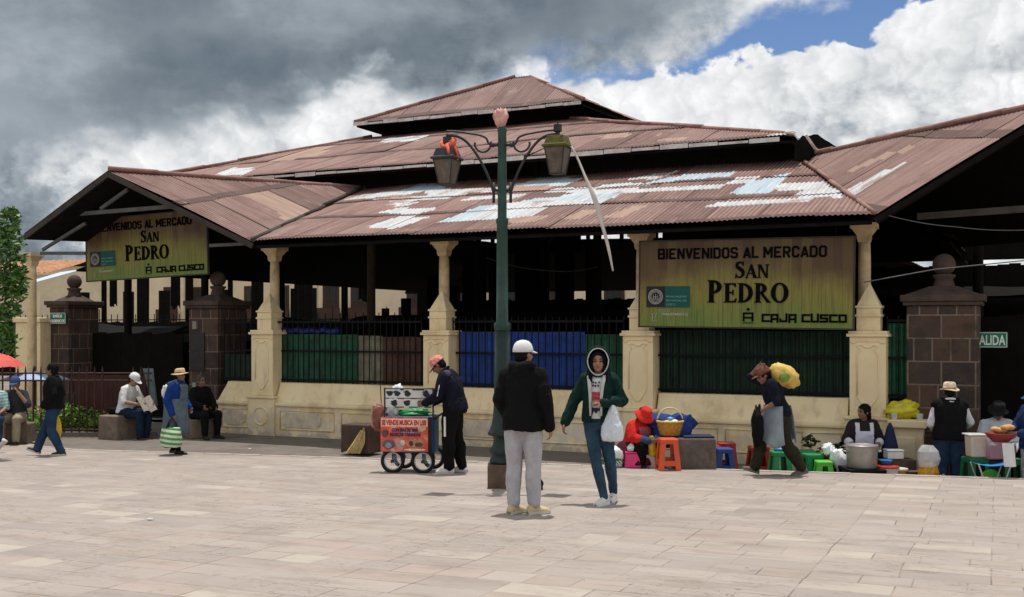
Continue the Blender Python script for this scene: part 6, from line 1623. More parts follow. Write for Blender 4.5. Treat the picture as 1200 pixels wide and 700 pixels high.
# ------------------------------------------------------------------ people
SKIN = mat('brown skin', (.30, .165, .105, 1), .55, .12, 12, spec=.35)
SKIN_D = mat('darker brown skin', (.20, .105, .068, 1), .55, .12, 12, spec=.35)
HAIR = mat('black hair', (.006, .005, .005, 1), .75, .4, 40, .3, 90, spec=.12)
HAIRG = mat('grey hair', (.22, .20, .18, 1), .6, .3, 40)
M_EYE = mat('dark eyes', (.012, .008, .006, 1), .25, .1)
M_LIP = mat('lips', (.20, .075, .06, 1), .5, .1)
def V(*a): return Vector(a)
def fuse(mb, name, m, parent, voxel=.012, smooth=7, fold=0.0, ff=9.0, seed=0, floor=None):
    """merge overlapping closed shapes into one continuous skin, smooth it and press cloth folds into it"""
    t = mb.build('tmp', m); r = t.modifiers.new('r', 'REMESH'); r.mode = 'VOXEL'; r.voxel_size = voxel; r.use_smooth_shade = True
    s = t.modifiers.new('s', 'SMOOTH'); s.factor = .5; s.iterations = smooth
    me = evaluated_mesh(t); old = t.data; bpy.data.objects.remove(t); bpy.data.meshes.remove(old)
    me.name = name
    n = len(me.vertices); co = np.empty(n * 3); me.vertices.foreach_get('co', co); co = co.reshape(-1, 3)
    if fold:
        no = np.empty(n * 3); me.vertices.foreach_get('normal', no); no = no.reshape(-1, 3)
        off = np.array([noise.noise(Vector((p[0] * ff + seed, p[1] * ff, p[2] * ff * .55))) * 1.0 + .6 * (1 - 2 * abs(noise.noise(Vector((p[0] * ff * 1.7, p[1] * ff * 1.7 + seed, p[2] * ff * .9))))) for p in co])
        co = co + no * (off * fold * 1.4)[:, None]
    if floor is not None: co[:, 2] = np.maximum(co[:, 2], floor)
    me.vertices.foreach_set('co', co.ravel()); me.polygons.foreach_set('use_smooth', [True] * len(me.polygons)); me.update()
    if not me.materials: me.materials.append(m)
    o = bpy.data.objects.new(name, me); COL.objects.link(o); o.parent = parent
    return o
STAND = dict(P=(0, 0, .92), W=(0, 0, 1.06), C=(0, .01, 1.24), N=(0, -.01, 1.42), H=(0, .03, 1.555), shR=(.152, 0, 1.36), elR=(.205, -.03, 1.10), wrR=(.235, .04, .88), hiR=(.085, 0, .88), knR=(.095, .02, .48), anR=(.10, -.03, .085))
SIT = dict(P=(0, 0, .50), W=(0, -.01, .64), C=(0, .01, .82), N=(0, .02, 1.0), H=(0, .06, 1.135), shR=(.152, .02, .94), elR=(.225, .10, .70), wrR=(.16, .30, .62), hiR=(.09, .02, .49), knR=(.15, .42, .49), anR=(.14, .40, .085))
class Person:
    def __init__(s, label, loc, face, H=1.65, base=STAND, pose=None, skin=SKIN, yaw=0, pitch=0, roll=0, vox=.012, group=None, girth=1.0, hand_curl=.5):
        k = s.k = H / 1.67; s.vox = vox; s.g = girth; s.skin = skin; s.seed = len(label) * 1.37
        s.root = thing('person', label, 'person', loc, math.atan2(-face[0], face[1]), group)
        J = {}
        for n, p in base.items():
            J[n] = V(*p)
            if n[-1] == 'R' and len(n) == 3: J[n[:-1] + 'L'] = V(-p[0], p[1], p[2])
        for n, p in (pose or {}).items(): J[n] = V(*p)
        s.foot = {q: (J.pop('ft' + q) if 'ft' + q in J else V(.25 if q == 'R' else -.25, 1, 0)).normalized() for q in 'RL'}
        s.hd = {q: J.pop('hd' + q) if 'hd' + q in J else None for q in 'RL'}
        s.J = {n: p * k for n, p in J.items()}
        m = Matrix.Rotation(R(yaw), 3, 'Z') @ Matrix.Rotation(R(-pitch), 3, 'X') @ Matrix.Rotation(R(roll), 3, 'Y')
        s.hx, s.hf, s.hu = m @ V(1, 0, 0), m @ V(0, 1, 0), m @ V(0, 0, 1)
        s.body(hand_curl)
    def hp(s, x, y, z): return s.J['H'] + (s.hx * x + s.hf * y + s.hu * z) * s.k
    def torso(s, mb, e=0.0, lo=-.10, hem=None, w=1.0):
        J, k, g = s.J, s.k, s.g
        px = (J['hiR'] - J['hiL']).normalized(); cx = (J['shR'] - J['shL']).normalized()
        path = [J['P'], J['W'], J['C'], J['N']]
        def ring(c, t, x, rx, ry):
            x = (x - t * x.dot(t)).normalized(); return (c, x, t.cross(x), rx * k * g * w + e, ry * k * g * w + e)
        t0 = (path[1] - path[0]).normalized(); t1_ = (path[2] - path[1]).normalized(); t2_ = (path[3] - path[2]).normalized()
        mx_ = (px + cx).normalized(); rs = []
        if hem is not None: rs += [ring(J['P'] - t0 * hem * k, t0, px, .168, .132), ring(J['P'] - t0 * hem * k * .5, t0, px, .168, .132)]
        else: rs += [ring(J['P'] + t0 * lo * k, t0, px, .12, .10), ring(J['P'] + t0 * lo * .4 * k, t0, px, .160, .122)]
        rs += [ring(J['P'] + t0 * .05 * k, t0, px, .165, .125), ring(J['W'], (t0 + t1_).normalized(), mx_, .148, .112), ring((J['W'] + J['C']) / 2, t1_, mx_, .155, .115),
               ring(J['C'], (t1_ + t2_).normalized(), cx, .165, .118), ring(J['C'] * .45 + J['N'] * .55, t2_, cx, .158, .10), ring(J['C'] * .2 + J['N'] * .8, t2_, cx, .115, .082), ring(J['N'], t2_, cx, .062 if e < .02 else .07, .06)]
        mb.loft(rs, 22)
        for q in 'RL': mb.cap(J['N'] * .85 + J['C'] * .15, .052 * k + e * .7, J['sh' + q], .052 * k + e * .8)
    def arm(s, mb, q, e0=0.0, e1=0.0, to=1.0, shoulder=True):
        J, k = s.J, s.k; a, b, c = J['sh' + q], J['el' + q], J['wr' + q]
        mb.cap(a, .052 * k + e0 * .8, b, .042 * k + (e0 + e1) / 2)
        if to > .5:
            f_ = (to - .5) * 2; mb.cap(b, .042 * k + (e0 + e1) / 2, b + (c - b) * f_, (.042 - .014 * f_) * k + e1)
    def leg(s, mb, q, e0=0.0, e1=0.0, to=1.0):
        J, k, g = s.J, s.k, s.g; a, b, c = J['hi' + q], J['kn' + q], J['an' + q]
        mb.cap(a, .088 * k * g + e0, b, .056 * k + (e0 + e1) / 2)
        m_ = b + (c - b) * .3; t = (c - b).normalized(); back = V(0, -1, 0) - t * V(0, -1, 0).dot(t)
        if to > .5:
            mb.cap(b, .056 * k + (e0 + e1) / 2, b + (c - b) * (to - .5) * 2, .036 * k + e1)
            mb.cap(m_ + back * .012 * k, .055 * k + (e0 + e1) / 2, m_ + (c - m_) * .45 * min(1, (to - .5) * 2), .046 * k + (e0 * .3 + e1 * .7))
    def hand(s, mb, q, curl):
        J, k = s.J, s.k; w = J['wr' + q]; d = s.hd[q] if s.hd[q] is not None else (w - J['el' + q]).normalized() * .8 + V(0, .15, -.45); d = d.normalized()
        inn = V(-1 if q == 'R' else 1, .1, 0); nrm = (inn - d * inn.dot(d)).normalized(); sd_ = d.cross(nrm).normalized()
        if sd_.dot(V(0, 1, 0)) < 0: sd_ = -sd_             # thumb side points forward
        p = w + d * .045 * k
        for u in (-.026, -.009, .009, .026): mb.cap(w + sd_ * u * .6 * k, .017 * k, w + d * .085 * k + sd_ * u * k, .0125 * k, 8)
        for u, l in ((-.030, .055), (-.010, .070), (.010, .075), (.030, .066)):
            a = w + d * .088 * k + sd_ * u * k; d1 = (d * math.cos(curl * .7) + nrm * math.sin(curl * .7)).normalized(); d2 = (d * math.cos(curl * 1.9) + nrm * math.sin(curl * 1.9)).normalized()
            b = a + d1 * l * .55 * k; c = b + d2 * l * .5 * k
            mb.cap(a, .0098 * k, b, .0088 * k, 8); mb.cap(b, .0088 * k, c, .0072 * k, 8)
        a = w + d * .03 * k + sd_ * .028 * k; b = a + (sd_ * .8 + d * .7 + nrm * .25).normalized() * .042 * k; c = b + (d * .9 + nrm * .45 + sd_ * .1).normalized() * .034 * k
        mb.cap(a, .0125 * k, b, .0105 * k, 8); mb.cap(b, .0105 * k, c, .0082 * k, 8)
    def body(s, curl):
        mb = MB(); J, k = s.J, s.k; ax = (s.hx, s.hf, s.hu)
        s.torso(mb, -.012)
        for q in 'RL': s.arm(mb, q); s.leg(mb, q, -.006, 0); s.hand(mb, q, curl); mb.cap(J['an' + q] - V(0, 0, .03) * k, .034 * k, J['an' + q] + s.foot[q] * .13 * k - V(0, 0, .045) * k, .026 * k)
        mb.cap(J['N'] - V(0, 0, .03) * k, .056 * k, s.hp(0, -.015, -.06), .050 * k)
        mb.ball(s.hp(0, -.012, .025), (.074 * k, .094 * k, .092 * k), ax); mb.ball(s.hp(0, .018, -.040), (.060 * k, .068 * k, .072 * k), ax)
        mb.ball(s.hp(0, .052, -.085), (.030 * k, .030 * k, .024 * k), ax)                          # chin
        for q in (-1, 1):
            mb.ball(s.hp(q * .034, .058, -.026), (.026 * k, .024 * k, .024 * k), ax, 10, 8)         # cheeks
            mb.ball(s.hp(q * .075, -.012, -.005), (.010 * k, .020 * k, .032 * k), ax, 10, 8)        # ears
            mb.cap(s.hp(q * .012, .082, .030), .011 * k, s.hp(q * .042, .070, .028), .010 * k, 8)    # brow ridge
        mb.cap(s.hp(0, .086, .012), .009 * k, s.hp(0, .104, -.026), .0135 * k, 8); mb.cap(s.hp(-.012, .09, -.030), .009 * k, s.hp(.012, .09, -.030), .009 * k, 8)
        mb.cap(s.hp(-.018, .080, -.056), .010 * k, s.hp(.018, .080, -.056), .010 * k, 8)            # mouth
        s.o = fuse(mb, 'body', s.skin, s.root, min(s.vox, .0095), 3)
        for q in (-1, 1):
            e = MB(); e.ball(s.hp(q * .031, .0815, .008), (.013 * k, .007 * k, .0065 * k), ax, 10, 8); e.build('eye', M_EYE, s.root, True, smooth=True)
            e = MB(); e.tube([s.hp(q * .016, .092, .030), s.hp(q * .032, .090, .036), s.hp(q * .047, .078, .030)], [.004 * k, .005 * k, .003 * k], 6); e.build('eyebrow', HAIR, s.root, True)
        e = MB(); e.tube([s.hp(-.022, .083, -.056), s.hp(0, .0925, -.055), s.hp(.022, .083, -.056)], [.002, .0055 * k, .002], 6); e.build('mouth', M_LIP, s.root, True, smooth=True)
    # clothes
    def top(s, name, m, e=.018, sleeve=1.0, hem=.10, cuff=None, fold=.006, collar=None, vox=None):
        mb = MB(); s.torso(mb, e, hem=hem)
        if sleeve > 0:
            for q in 'RL': s.arm(mb, q, e, e * .8, sleeve)
        o = fuse(mb, name, m, s.root, vox or s.vox, 5, fold, 10, s.seed)
        if collar:
            c = MB(); t = (s.J['H'] - s.J['N']).normalized(); x = t.orthogonal().normalized(); y = t.cross(x); r = .072 * s.k + e * .3
            c.tube([s.J['N'] + t * .012 + x * (r * math.cos(a)) + y * (r * math.sin(a)) for a in [2 * PI * i / 20 for i in range(21)]], .016 * s.k, 7); c.build('collar', collar, o, True, smooth=True)
        return o
    def trousers(s, name, m, e0=.014, e1=.018, to=1.0, fold=.006, up=.10):
        mb = MB(); J, k = s.J, s.k; s.torso_low(mb, e0, up)
        for q in 'RL': s.leg(mb, q, e0, e1, to)
        return fuse(mb, name, m, s.root, s.vox, 5, fold, 9, s.seed + 4)
    def torso_low(s, mb, e, up):
        J, k, g = s.J, s.k, s.g; px = (J['hiR'] - J['hiL']).normalized(); t = (J['W'] - J['P']).normalized(); px = (px - t * px.dot(t)).normalized(); y = t.cross(px)
        mb.loft([(J['P'] - t * .10 * k, px, y, .13 * k * g + e, .10 * k * g + e), (J['P'] - t * .03 * k, px, y, .165 * k * g + e, .124 * k * g + e), (J['P'] + t * up * k, px, y, .152 * k * g + e, .116 * k * g + e)], 20)
    def skirt(s, name, m, z0, wide=.26, e=.03, fold=.012, deep=None, pl=14):
        """cloth from the waist down to height z0, gathered in pleats, hanging from waist and hips"""
        J, k = s.J, s.k; mb = MB(); rs = []; px = (J['hiR'] - J['hiL']).normalized(); y = UP.cross(px)
        top = J['W'] + V(0, 0, .02); n = 40; kk = len(mb.v); lv = 12
        for i in range(lv):
            f_ = i / (lv - 1); z = top.z + (z0 - top.z) * f_; w = (.15 * k * s.g + e) + (wide - .15 * k * s.g - e) * min(1, f_ * 1.1) ** .75; d = w * (deep or .85)
            cc = V(top.x, top.y, z) + (V(J['P'].x, J['P'].y, 0) - V(top.x, top.y, 0)) * min(1, f_ * 2)
            for j in range(n): a = 2 * PI * j / n; q = 1 + .055 * f_ * math.sin(pl * a + 2 * f_); mb.v.append(cc + px * (w * q * math.cos(a)) + y * (d * q * math.sin(a)))
        for i in range(lv - 1):
            for j in range(n): a, b = i * n + j, i * n + (j + 1) % n; mb.f.append((a, a + n, b + n, b))
        mb.f.append(tuple(range(n))); e_ = (lv - 1) * n; mb.f.append(tuple(e_ + j for j in reversed(range(n))))
        return mb.build(name, m, s.root, True, smooth=True)
    def shoes(s, m, sole=None, l=.26, tall=.085):
        k = s.k
        for q in 'RL':
            a = s.J['an' + q]; d = s.foot[q].copy(); u = UP - d * UP.dot(d); u.normalize(); x = d.cross(u); g0_ = a - u * .075 * k
            mb = MB(); L = l * k
            st = [(-.29, .028, .035, .035), (-.24, .036, .075, .038), (-.10, .038, tall + .02, .040), (.05, .040, tall, .042), (.25, .043, .066, .045), (.48, .044, .050, .048), (.62, .038, .040, .042), (.70, .020, .026, .022)]
            rs = [(g0_ + d * f_ * L + u * h * k * .5, x, u, w * k, h * k * .5 + .006) for f_, w, h, _ in st]
            k0 = len(mb.v); n = 14
            for c, xd, yd, rx, ry in rs:
                for j in range(n): an = 2 * PI * j / n; cy = math.sin(an); mb.v.append(c + xd * (rx * math.cos(an) * (1.0 if cy < 0 else (1 - .3 * cy))) + yd * (ry * max(cy, -.85)))
            for i in range(len(rs) - 1):
                for j in range(n): p_, b = k0 + i * n + j, k0 + i * n + (j + 1) % n; mb.f.append((p_, b, b + n, p_ + n))
            mb.f.append(tuple(k0 + j for j in reversed(range(n)))); e_ = k0 + (len(rs) - 1) * n; mb.f.append(tuple(e_ + j for j in range(n)))
            o = mb.build('shoe', m, s.root, True, smooth=True)
            if sole:
                mb = MB(); out = [(g0_ + d * f_ * L + x * (w * k * 1.06 * sg)) for sg in (1, -1) for f_, w, h, _ in (st if sg > 0 else st[::-1])]
                n = len(out); mb.v = [p - u * .006 for p in out] + [p + u * .022 for p in out]; mb.f = [tuple(range(n)), tuple(range(2 * n - 1, n - 1, -1))] + [(i, n + i, n + (i + 1) % n, (i + 1) % n) for i in range(n)]
                mb.build('sole', sole, o, True)
    def hair(s, m=HAIR, long=0, big=1.0, bun=False):
        mb = MB(); k = s.k; ax = (s.hx, s.hf, s.hu)
        mb.ball(s.hp(0, -.024, .036), (.084 * k * big, .094 * k * big, .092 * k * big), ax); mb.ball(s.hp(0, -.05, -.015), (.074 * k, .060 * k, .075 * k), ax)
        if long: 
            for q in (-1, 1): mb.cap(s.hp(q * .05, -.055, -.03), .042 * k, s.hp(q * .05, -.075, -.06 - long), .03 * k)
            mb.cap(s.hp(0, -.06, -.03), .055 * k, s.hp(0, -.085, -.05 - long), .035 * k)
        if bun: mb.ball(s.hp(0, -.115, .05), .045 * k, n=12, m=8)
        return fuse(mb, 'hair', m, s.root, .012, 3, .004, 30, s.seed)
    def cap(s, m, brim=None, lift=0.0):
        k = s.k * 1.05; mb = MB(); n = 20
        prof = [(1.02, -.005), (1.0, .02), (.95, .045), (.82, .075), (.60, .098), (.3, .110), (.02, .114)]
        for r_, z in prof:
            for j in range(n): a = 2 * PI * j / n; mb.v.append(s.hp(.090 * r_ * math.cos(a), -.014 + .111 * r_ * math.sin(a), .028 + lift + z))
        for i in range(len(prof) - 1):
            for j in range(n): a, b = i * n + j, i * n + (j + 1) % n; mb.f.append((a, b, b + n, a + n))
        mb.f.append(tuple(reversed(range(n)))); mb.f.append(tuple((len(prof) - 1) * n + j for j in range(n)))
        o = mb.build('cap', m, s.root, True, smooth=True)
        mb = MB(); pts = []
        for i in range(13):
            a = R(20) + R(140) * i / 12; pts.append((a,))
        up, lo = [], []
        for (a,) in pts: up.append(s.hp(.086 * math.cos(a), -.014 + .104 * math.sin(a), .030 + lift)); lo.append(s.hp(.080 * math.cos(a), .02 + .155 * math.sin(a), .018 + lift - .012 * math.sin(a)))
        nn = len(up); mb.v = up + lo + [p + s.hu * .006 for p in up] + [p + s.hu * .006 for p in lo]
        for i in range(nn - 1): mb.f += [(i, i + 1, nn + i + 1, nn + i), (2 * nn + i, 3 * nn + i, 3 * nn + i + 1, 2 * nn + i + 1), (nn + i, nn + i + 1, 3 * nn + i + 1, 3 * nn + i)]
        mb.build('brim', brim or m, o, True)
        return o
    def hat(s, m, brim=.17, crown=.10, dip=.02, band=None, lift=.035, tilt=0):
        k = s.k; mb = MB(); n = 26
        prof = [(brim, -.005 - dip), (brim, .003 - dip), (brim * .8, -.002), (.098, .006), (.096, crown * .5), (.086, crown * .88), (.062, crown), (.02, crown * .96)]
        for r_, z in prof:
            for j in range(n):
                a = 2 * PI * j / n; wv = .014 * math.sin(2 * a + 1 + s.seed) * (r_ / brim) ** 2 if r_ > .1 else 0
                mb.v.append(s.hp(r_ * .93 * math.cos(a), -.014 + r_ * 1.05 * math.sin(a), lift + z + wv + tilt * r_ * math.sin(a)))
        for i in range(len(prof) - 1):
            for j in range(n): a, b = i * n + j, i * n + (j + 1) % n; mb.f.append((a, b, b + n, a + n))
        mb.f.append(tuple(reversed(range(n)))); mb.f.append(tuple((len(prof) - 1) * n + j for j in range(n)))
        o = mb.build('hat', m, s.root, True, smooth=True)
        if band: mb = MB(); mb.tube([s.hp(.094 * math.cos(a), -.014 + .103 * math.sin(a), lift + .018 + tilt * .09 * math.sin(a)) for a in [2 * PI * i / 24 for i in range(25)]], .008 * k, 6); mb.build('hat_band', band, o, True)
        return o
    def world(s, p): return wm(s.root) @ p
def cloth(name, c, **kw):
    a = dict(rough=.9, var=.16, scale=7, bump=.25, bscale=60, spec=.12); a.update(kw); return mat(name, c + (1,), **a)
def g_at(x, y, dy=0): p = G(x, y); return V(p.x, p.y + dy, plaza_z(p.y + dy))
JEANS = cloth('blue denim', (.020, .042, .085), var=.35, scale=5); JEANS_D = cloth('dark denim', (.014, .022, .05), var=.3); NAVY = cloth('navy cloth', (.008, .009, .018)); BLACKC = cloth('black cloth', (.006, .006, .0065)); WHITEC = cloth('white cotton', (.68, .68, .69), var=.06)
SHOE_W = mat('white trainers', (.66, .64, .62, 1), .6, .12, 12); SHOE_B = mat('black shoes', (.012, .012, .013, 1), .45, .2, 10); SOLE = mat('pale rubber sole', (.52, .48, .42, 1), .7)

# the man in the black hoodie, back to us
p = Person('man in black hooded top, grey joggers and white cap seen from behind', g_at(613, 602), (.28, .95), 1.66, pose=dict(wrR=(.262, .03, .855), elR=(.238, -.045, 1.10), elL=(-.228, -.03, 1.12), wrL=(-.19, .13, .93), anR=(.115, -.02, .085), anL=(-.085, -.05, .085), ftR=(.75, .8, 0), ftL=(.35, 1, 0), shR=(.168, 0, 1.355), shL=(-.168, 0, 1.355)), yaw=-28, vox=.010, girth=1.0, hand_curl=.6)
p.top('hooded_top', BLACKC, .030, 1.0, .10, fold=.009)
mb = MB(); J = p.J; mb.tube([J['N'] + V(-.10, .05, .035), J['N'] + V(-.095, -.04, .03), J['N'] + V(0, -.115, .005), J['N'] + V(.095, -.04, .03), J['N'] + V(.10, .05, .035)], [.025, .045, .062, .045, .025], 12); mb.cap(J['N'] + V(-.05, -.085, -.05), .045, J['N'] + V(.05, -.085, -.05), .045); mb.cap(J['N'] + V(0, -.09, 0), .06, J['N'] + V(0, -.085, -.12), .035)
fuse(mb, 'hood', BLACKC, p.root, .011, 5, .004, 14)
p.trousers('joggers', cloth('light grey marl', (.40, .39, .41), var=.12, scale=14), .016, .026, .96, fold=.008, up=.0)
p.shoes(mat('cream trainers', (.52, .40, .22, 1), .7, .2, 12), SOLE); p.hair(); p.cap(WHITEC)
for q in 'RL':
    mb = MB(); a = p.J['an' + q]; b = p.J['kn' + q]; mb.cap(a + (b - a) * .06, .050, a + (b - a) * .16, .054); fuse(mb, 'ankle_cuff', MATS['light grey marl'], p.root, .01, 3, .003, 40)

# the young woman in the green jacket
GREENJ = cloth('dark green quilted jacket', (.004, .024, .020), var=.35, rough=.75); FLEECE = cloth('white fleece lining', (.60, .60, .58), bump=.8, bscale=90)
p = Person('woman in dark green hooded jacket and jeans carrying a thin white bag', g_at(705, 589.5), (-.20, -.98), 1.585, pose=dict(P=(.04, 0, .92), W=(.045, 0, 1.06), C=(.04, .01, 1.24), N=(.035, -.01, 1.42), H=(.035, .03, 1.555), shR=(.183, 0, 1.355), shL=(-.113, 0, 1.365), elR=(.30, -.02, 1.12), wrR=(.395, .06, .89), hdR=(.25, .2, -1), elL=(-.225, -.02, 1.13), wrL=(-.045, .185, 1.115), hdL=(1, .2, .12), hiR=(.118, .0, .875), hiL=(-.04, 0, .885), knR=(.05, .14, .49), anR=(-.045, .14, .085), knL=(-.095, .05, .48), anL=(-.115, -.16, .10), ftR=(.45, 1, 0), ftL=(.1, 1, -.1)), yaw=6, vox=.009, girth=.94, hand_curl=.75)
p.top('t_shirt', WHITEC, .006, .3, -.02, fold=.003)
mb = MB(); J = p.J
fr = lambda x, z, y=0: V(x, .135 * p.k + y, z * p.k)
tx = MB()
for i, (x_, z_) in enumerate(((.012, 1.335), (.045, 1.33), (.072, 1.335), (.02, 1.298), (.05, 1.296), (.075, 1.3))): tx.ball((x_, .125, z_ * p.k), (.012, .005, .011), n=7, m=5)
tx.build('shirt_print', mat('dark print', (.03, .03, .05, 1), .8), p.root, True)
tx = MB()
for i, (a, w, h) in enumerate(((1.21, .10, .035), (1.155, .075, .05), (1.10, .09, .03))): tx.box((.04, .1295 + .003 * i, a * p.k), (w, .006, h))
tx.build('shirt_print', mat('red print', (.50, .04, .05, 1), .8, .4, 40), p.root, True)
# jacket: fused, then opened down the front
mb = MB(); p.torso(mb, .022, hem=.02)
for q in 'RL': p.arm(mb, q, .026, .022, 1.0)
o = fuse(mb, 'jacket', GREENJ, p.root, .009, 5, .008, 11, 3)
bm = bmesh.new(); bm.from_mesh(o.data); bmesh.ops.delete(bm, geom=[f for f in bm.faces if abs(f.calc_center_median().x - .045) < .048 + .03 * max(0, (f.calc_center_median().z / p.k - 1.25) / .15) and f.calc_center_median().y > .02 and f.calc_center_median().z < 1.45 * p.k and f.normal.y > .1], context='FACES'); bm.to_mesh(o.data); bm.free()
md = o.modifiers.new('thickness', 'SOLIDIFY'); md.thickness = .012; md.offset = -1
mb = MB()
for sx in (-1, 1): mb.tube([V(.043 + sx * .082, .075, 1.40 * p.k), V(.043 + sx * .066, .128, 1.30 * p.k), V(.043 + sx * .058, .146, 1.18 * p.k), V(.043 + sx * .056, .148, 1.05 * p.k), V(.043 + sx * .056, .145, .97 * p.k)], [.022, .02, .016, .013, .010], 7)
mb.build('fleece_edge', FLEECE, o, True, smooth=True)
for q in 'RL':
    a, b = p.J['wr' + q], p.J['el' + q]; mb = MB(); mb.cap(a + (b - a) * .02, .042, a + (b - a) * .12, .046); mb.build('knitted_cuff', GREENJ if q == 'R' else FLEECE, o, True, smooth=True)
mb = MB(); n, lv = 26, 11; v = []                                # hood: open shell round the head
for i in range(lv):
    th = R(4) + R(103) * i / (lv - 1)
    for j in range(n):
        a = 2 * PI * j / n; z = math.sin(a); drop = 1.0 if z > 0 else 1.32
        v.append(p.hp(.124 * math.sin(th) * math.cos(a) * (1 if z > 0 else 1.05), .022 - .150 * math.cos(th), .026 + .142 * math.sin(th) * z * drop))
mb.add(v, [(i * n + j, i * n + (j + 1) % n, (i + 1) * n + (j + 1) % n, (i + 1) * n + j) for i in range(lv - 1) for j in range(n)] + [tuple(range(n))])
hd = mb.build('hood', GREENJ, p.root, True, smooth=True); md = hd.modifiers.new('thickness', 'SOLIDIFY'); md.thickness = .012
mb = MB(); mb.tube([q * .93 + p.hp(0, .06, 0) * .07 for q in v[-n:] + [v[-n]]], .0065, 7); mb.build('hood_trim', FLEECE, hd, True, smooth=True)
mb = MB(); mb.ball(p.hp(0, -.018, .03), (.082 * p.k, .092 * p.k, .092 * p.k), (p.hx, p.hf, p.hu))
for q in (-1, 1): mb.cap(p.hp(q * .058, .035, .045), .026, p.hp(q * .078, .03, -.06), .024); mb.cap(p.hp(q * .078, .03, -.06), .026, p.hp(q * .088, .07, -.22), .02); mb.cap(p.hp(q * .088, .07, -.22), .022, p.hp(q * .085, .085, -.34), .010)
mb.cap(p.hp(-.06, .03, .055), .026, p.hp(0, .045, .092), .024); mb.cap(p.hp(.06, .03, .055), .026, p.hp(0, .045, .092), .024)
fuse(mb, 'hair', HAIR, p.root, .010, 3, .003, 30)
p.trousers('jeans', cloth('mid blue denim', (.030, .060, .098), var=.4, scale=5), .006, .008, .99, fold=.005, up=.14); p.shoes(SHOE_W, mat('white sole', (.7, .7, .7, 1), .6))
hb = p.world(p.J['wrL'] * .55 + p.J['elL'] * .45)
bg = thing('shopping_bag', 'thin white plastic bag hanging from the forearm of the woman in green', 'bag', hb)
mb = MB(); ring = lambda z, rx, ry, ox=0: (V(ox, -.03, z), V(1, 0, 0), V(0, 1, 0), rx, ry)
mb.loft([ring(-.40, .05, .04), ring(-.395, .10, .07), ring(-.34, .115, .085), ring(-.26, .105, .08), ring(-.17, .07, .055), ring(-.09, .045, .035), ring(-.02, .02, .018)], 20)
fuse(mb, 'bag_body', mat('thin bluish white plastic', (.62, .68, .73, 1), .35, .1, 9, .2, 30, spec=.5), bg, .010, 4, .012, 13, 2)
mb = MB(); mb.tube([V(-.012, -.045, -.04), V(-.02, -.04, .0), V(-.015, .01, .055), V(.0, .045, .05), V(.01, .03, -.01)], .008, 6); mb.build('handle', M_PLAST, bg, True, smooth=True)

# the cart vendor
p = Person('man in dark tracksuit and pink cap bending over the music cart', g_at(531, 554.5), (-.97, .22), 1.62, pose=dict(P=(0, -.03, .92), W=(0, -.01, 1.06), C=(0, .05, 1.23), N=(0, .11, 1.39), H=(0, .215, 1.475), shR=(.155, .09, 1.33), shL=(-.155, .09, 1.33), elR=(.22, .13, 1.08), elL=(-.22, .15, 1.07), wrR=(.15, .33, .95), wrL=(-.14, .36, .97), hdL=(.3, 1, -.35), hdR=(-.3, 1, -.35), anR=(.10, -.10, .085), anL=(-.10, .03, .085), knR=(.09, -.02, .49), knL=(-.1, .04, .49), ftL=(-.15, 1, 0), ftR=(.1, 1, 0)), skin=SKIN_D, pitch=42, vox=.011, girth=1.04)
p.top('track_jacket', NAVY, .03, 1.0, .06, fold=.010, collar=NAVY)
mb = MB(); J = p.J; mb.torso = None
mb.cap(J['shL'] + V(.02, -.03, .02), .066, J['shR'] + V(-.02, -.03, .02), .066); mb.cap(J['shL'] + V(.05, -.06, -.03), .066, J['shR'] + V(-.05, -.06, -.03), .066)
fuse(mb, 'shoulder_yoke', cloth('violet grey cloth', (.060, .050, .105)), p.root, .011, 4, .004, 14)
mb = MB(); a, b, c = J['shL'], J['elL'], J['wrL']; mb.tube([a + V(-.075, 0, -.02), a * .5 + b * .5 + V(-.082, 0, 0), b + V(-.07, -.01, 0)], [.008, .008, .006], 5); mb.build('sleeve_stripe', WHITEC, p.root, True)
p.trousers('track_trousers', BLACKC, .03, .034, .97, fold=.012)
mb = MB(); a, b = J['hiL'], J['knL']; mb.prism([(-.012, 0), (.012, 0), (.012, .26), (-.012, .26)], V(b.x - .098, b.y + .015, b.z + .03), V(0, -1, 0), V(-.02, 0, 1), .02); mb.build('trouser_stripe', WHITEC, p.root, True)
p.shoes(SHOE_W, SOLE); p.hair(); p.cap(cloth('pink printed cap', (.66, .22, .17), var=.5, scale=30, dirt=(.75, .62, .58), dscale=22, damt=.9), cloth('pale pink brim', (.68, .50, .46)))

# the woman with the straw hat and striped bag
STRAW = mat('pale straw hat', (.62, .45, .24, 1), .8, .2, 40, .4, 80)
p = Person('woman in straw hat and blue jumper carrying a striped bag', g_at(206, 532.5), (.97, -.25), 1.39, pose=dict(wrR=(.26, .09, .78), elR=(.26, -.03, 1.05), elL=(-.25, .02, 1.06), wrL=(-.20, .17, .90), C=(0, .03, 1.23), N=(0, .05, 1.40), H=(0, .10, 1.53), shR=(.165, .02, 1.335), shL=(-.165, .02, 1.335), anR=(.07, .10, .085), anL=(-.07, -.10, .085), knR=(.08, .06, .48), knL=(-.08, -.02, .48), ftR=(0, 1, 0), ftL=(0, 1, 0)), skin=SKIN_D, vox=.012, girth=1.18, yaw=-8)
APRON = cloth('grey blue apron cloth', (.10, .135, .165), var=.3)
p.top('jumper', cloth('royal blue knit', (.008, .035, .17), var=.25), .03, .97, .05, fold=.008)
p.skirt('apron_skirt', APRON, .33, .23, .045)
mb = MB(); p.torso(mb, .048, hem=-.04); o = fuse(mb, 'apron_bib', APRON, p.root, .012, 5, .007, 10)
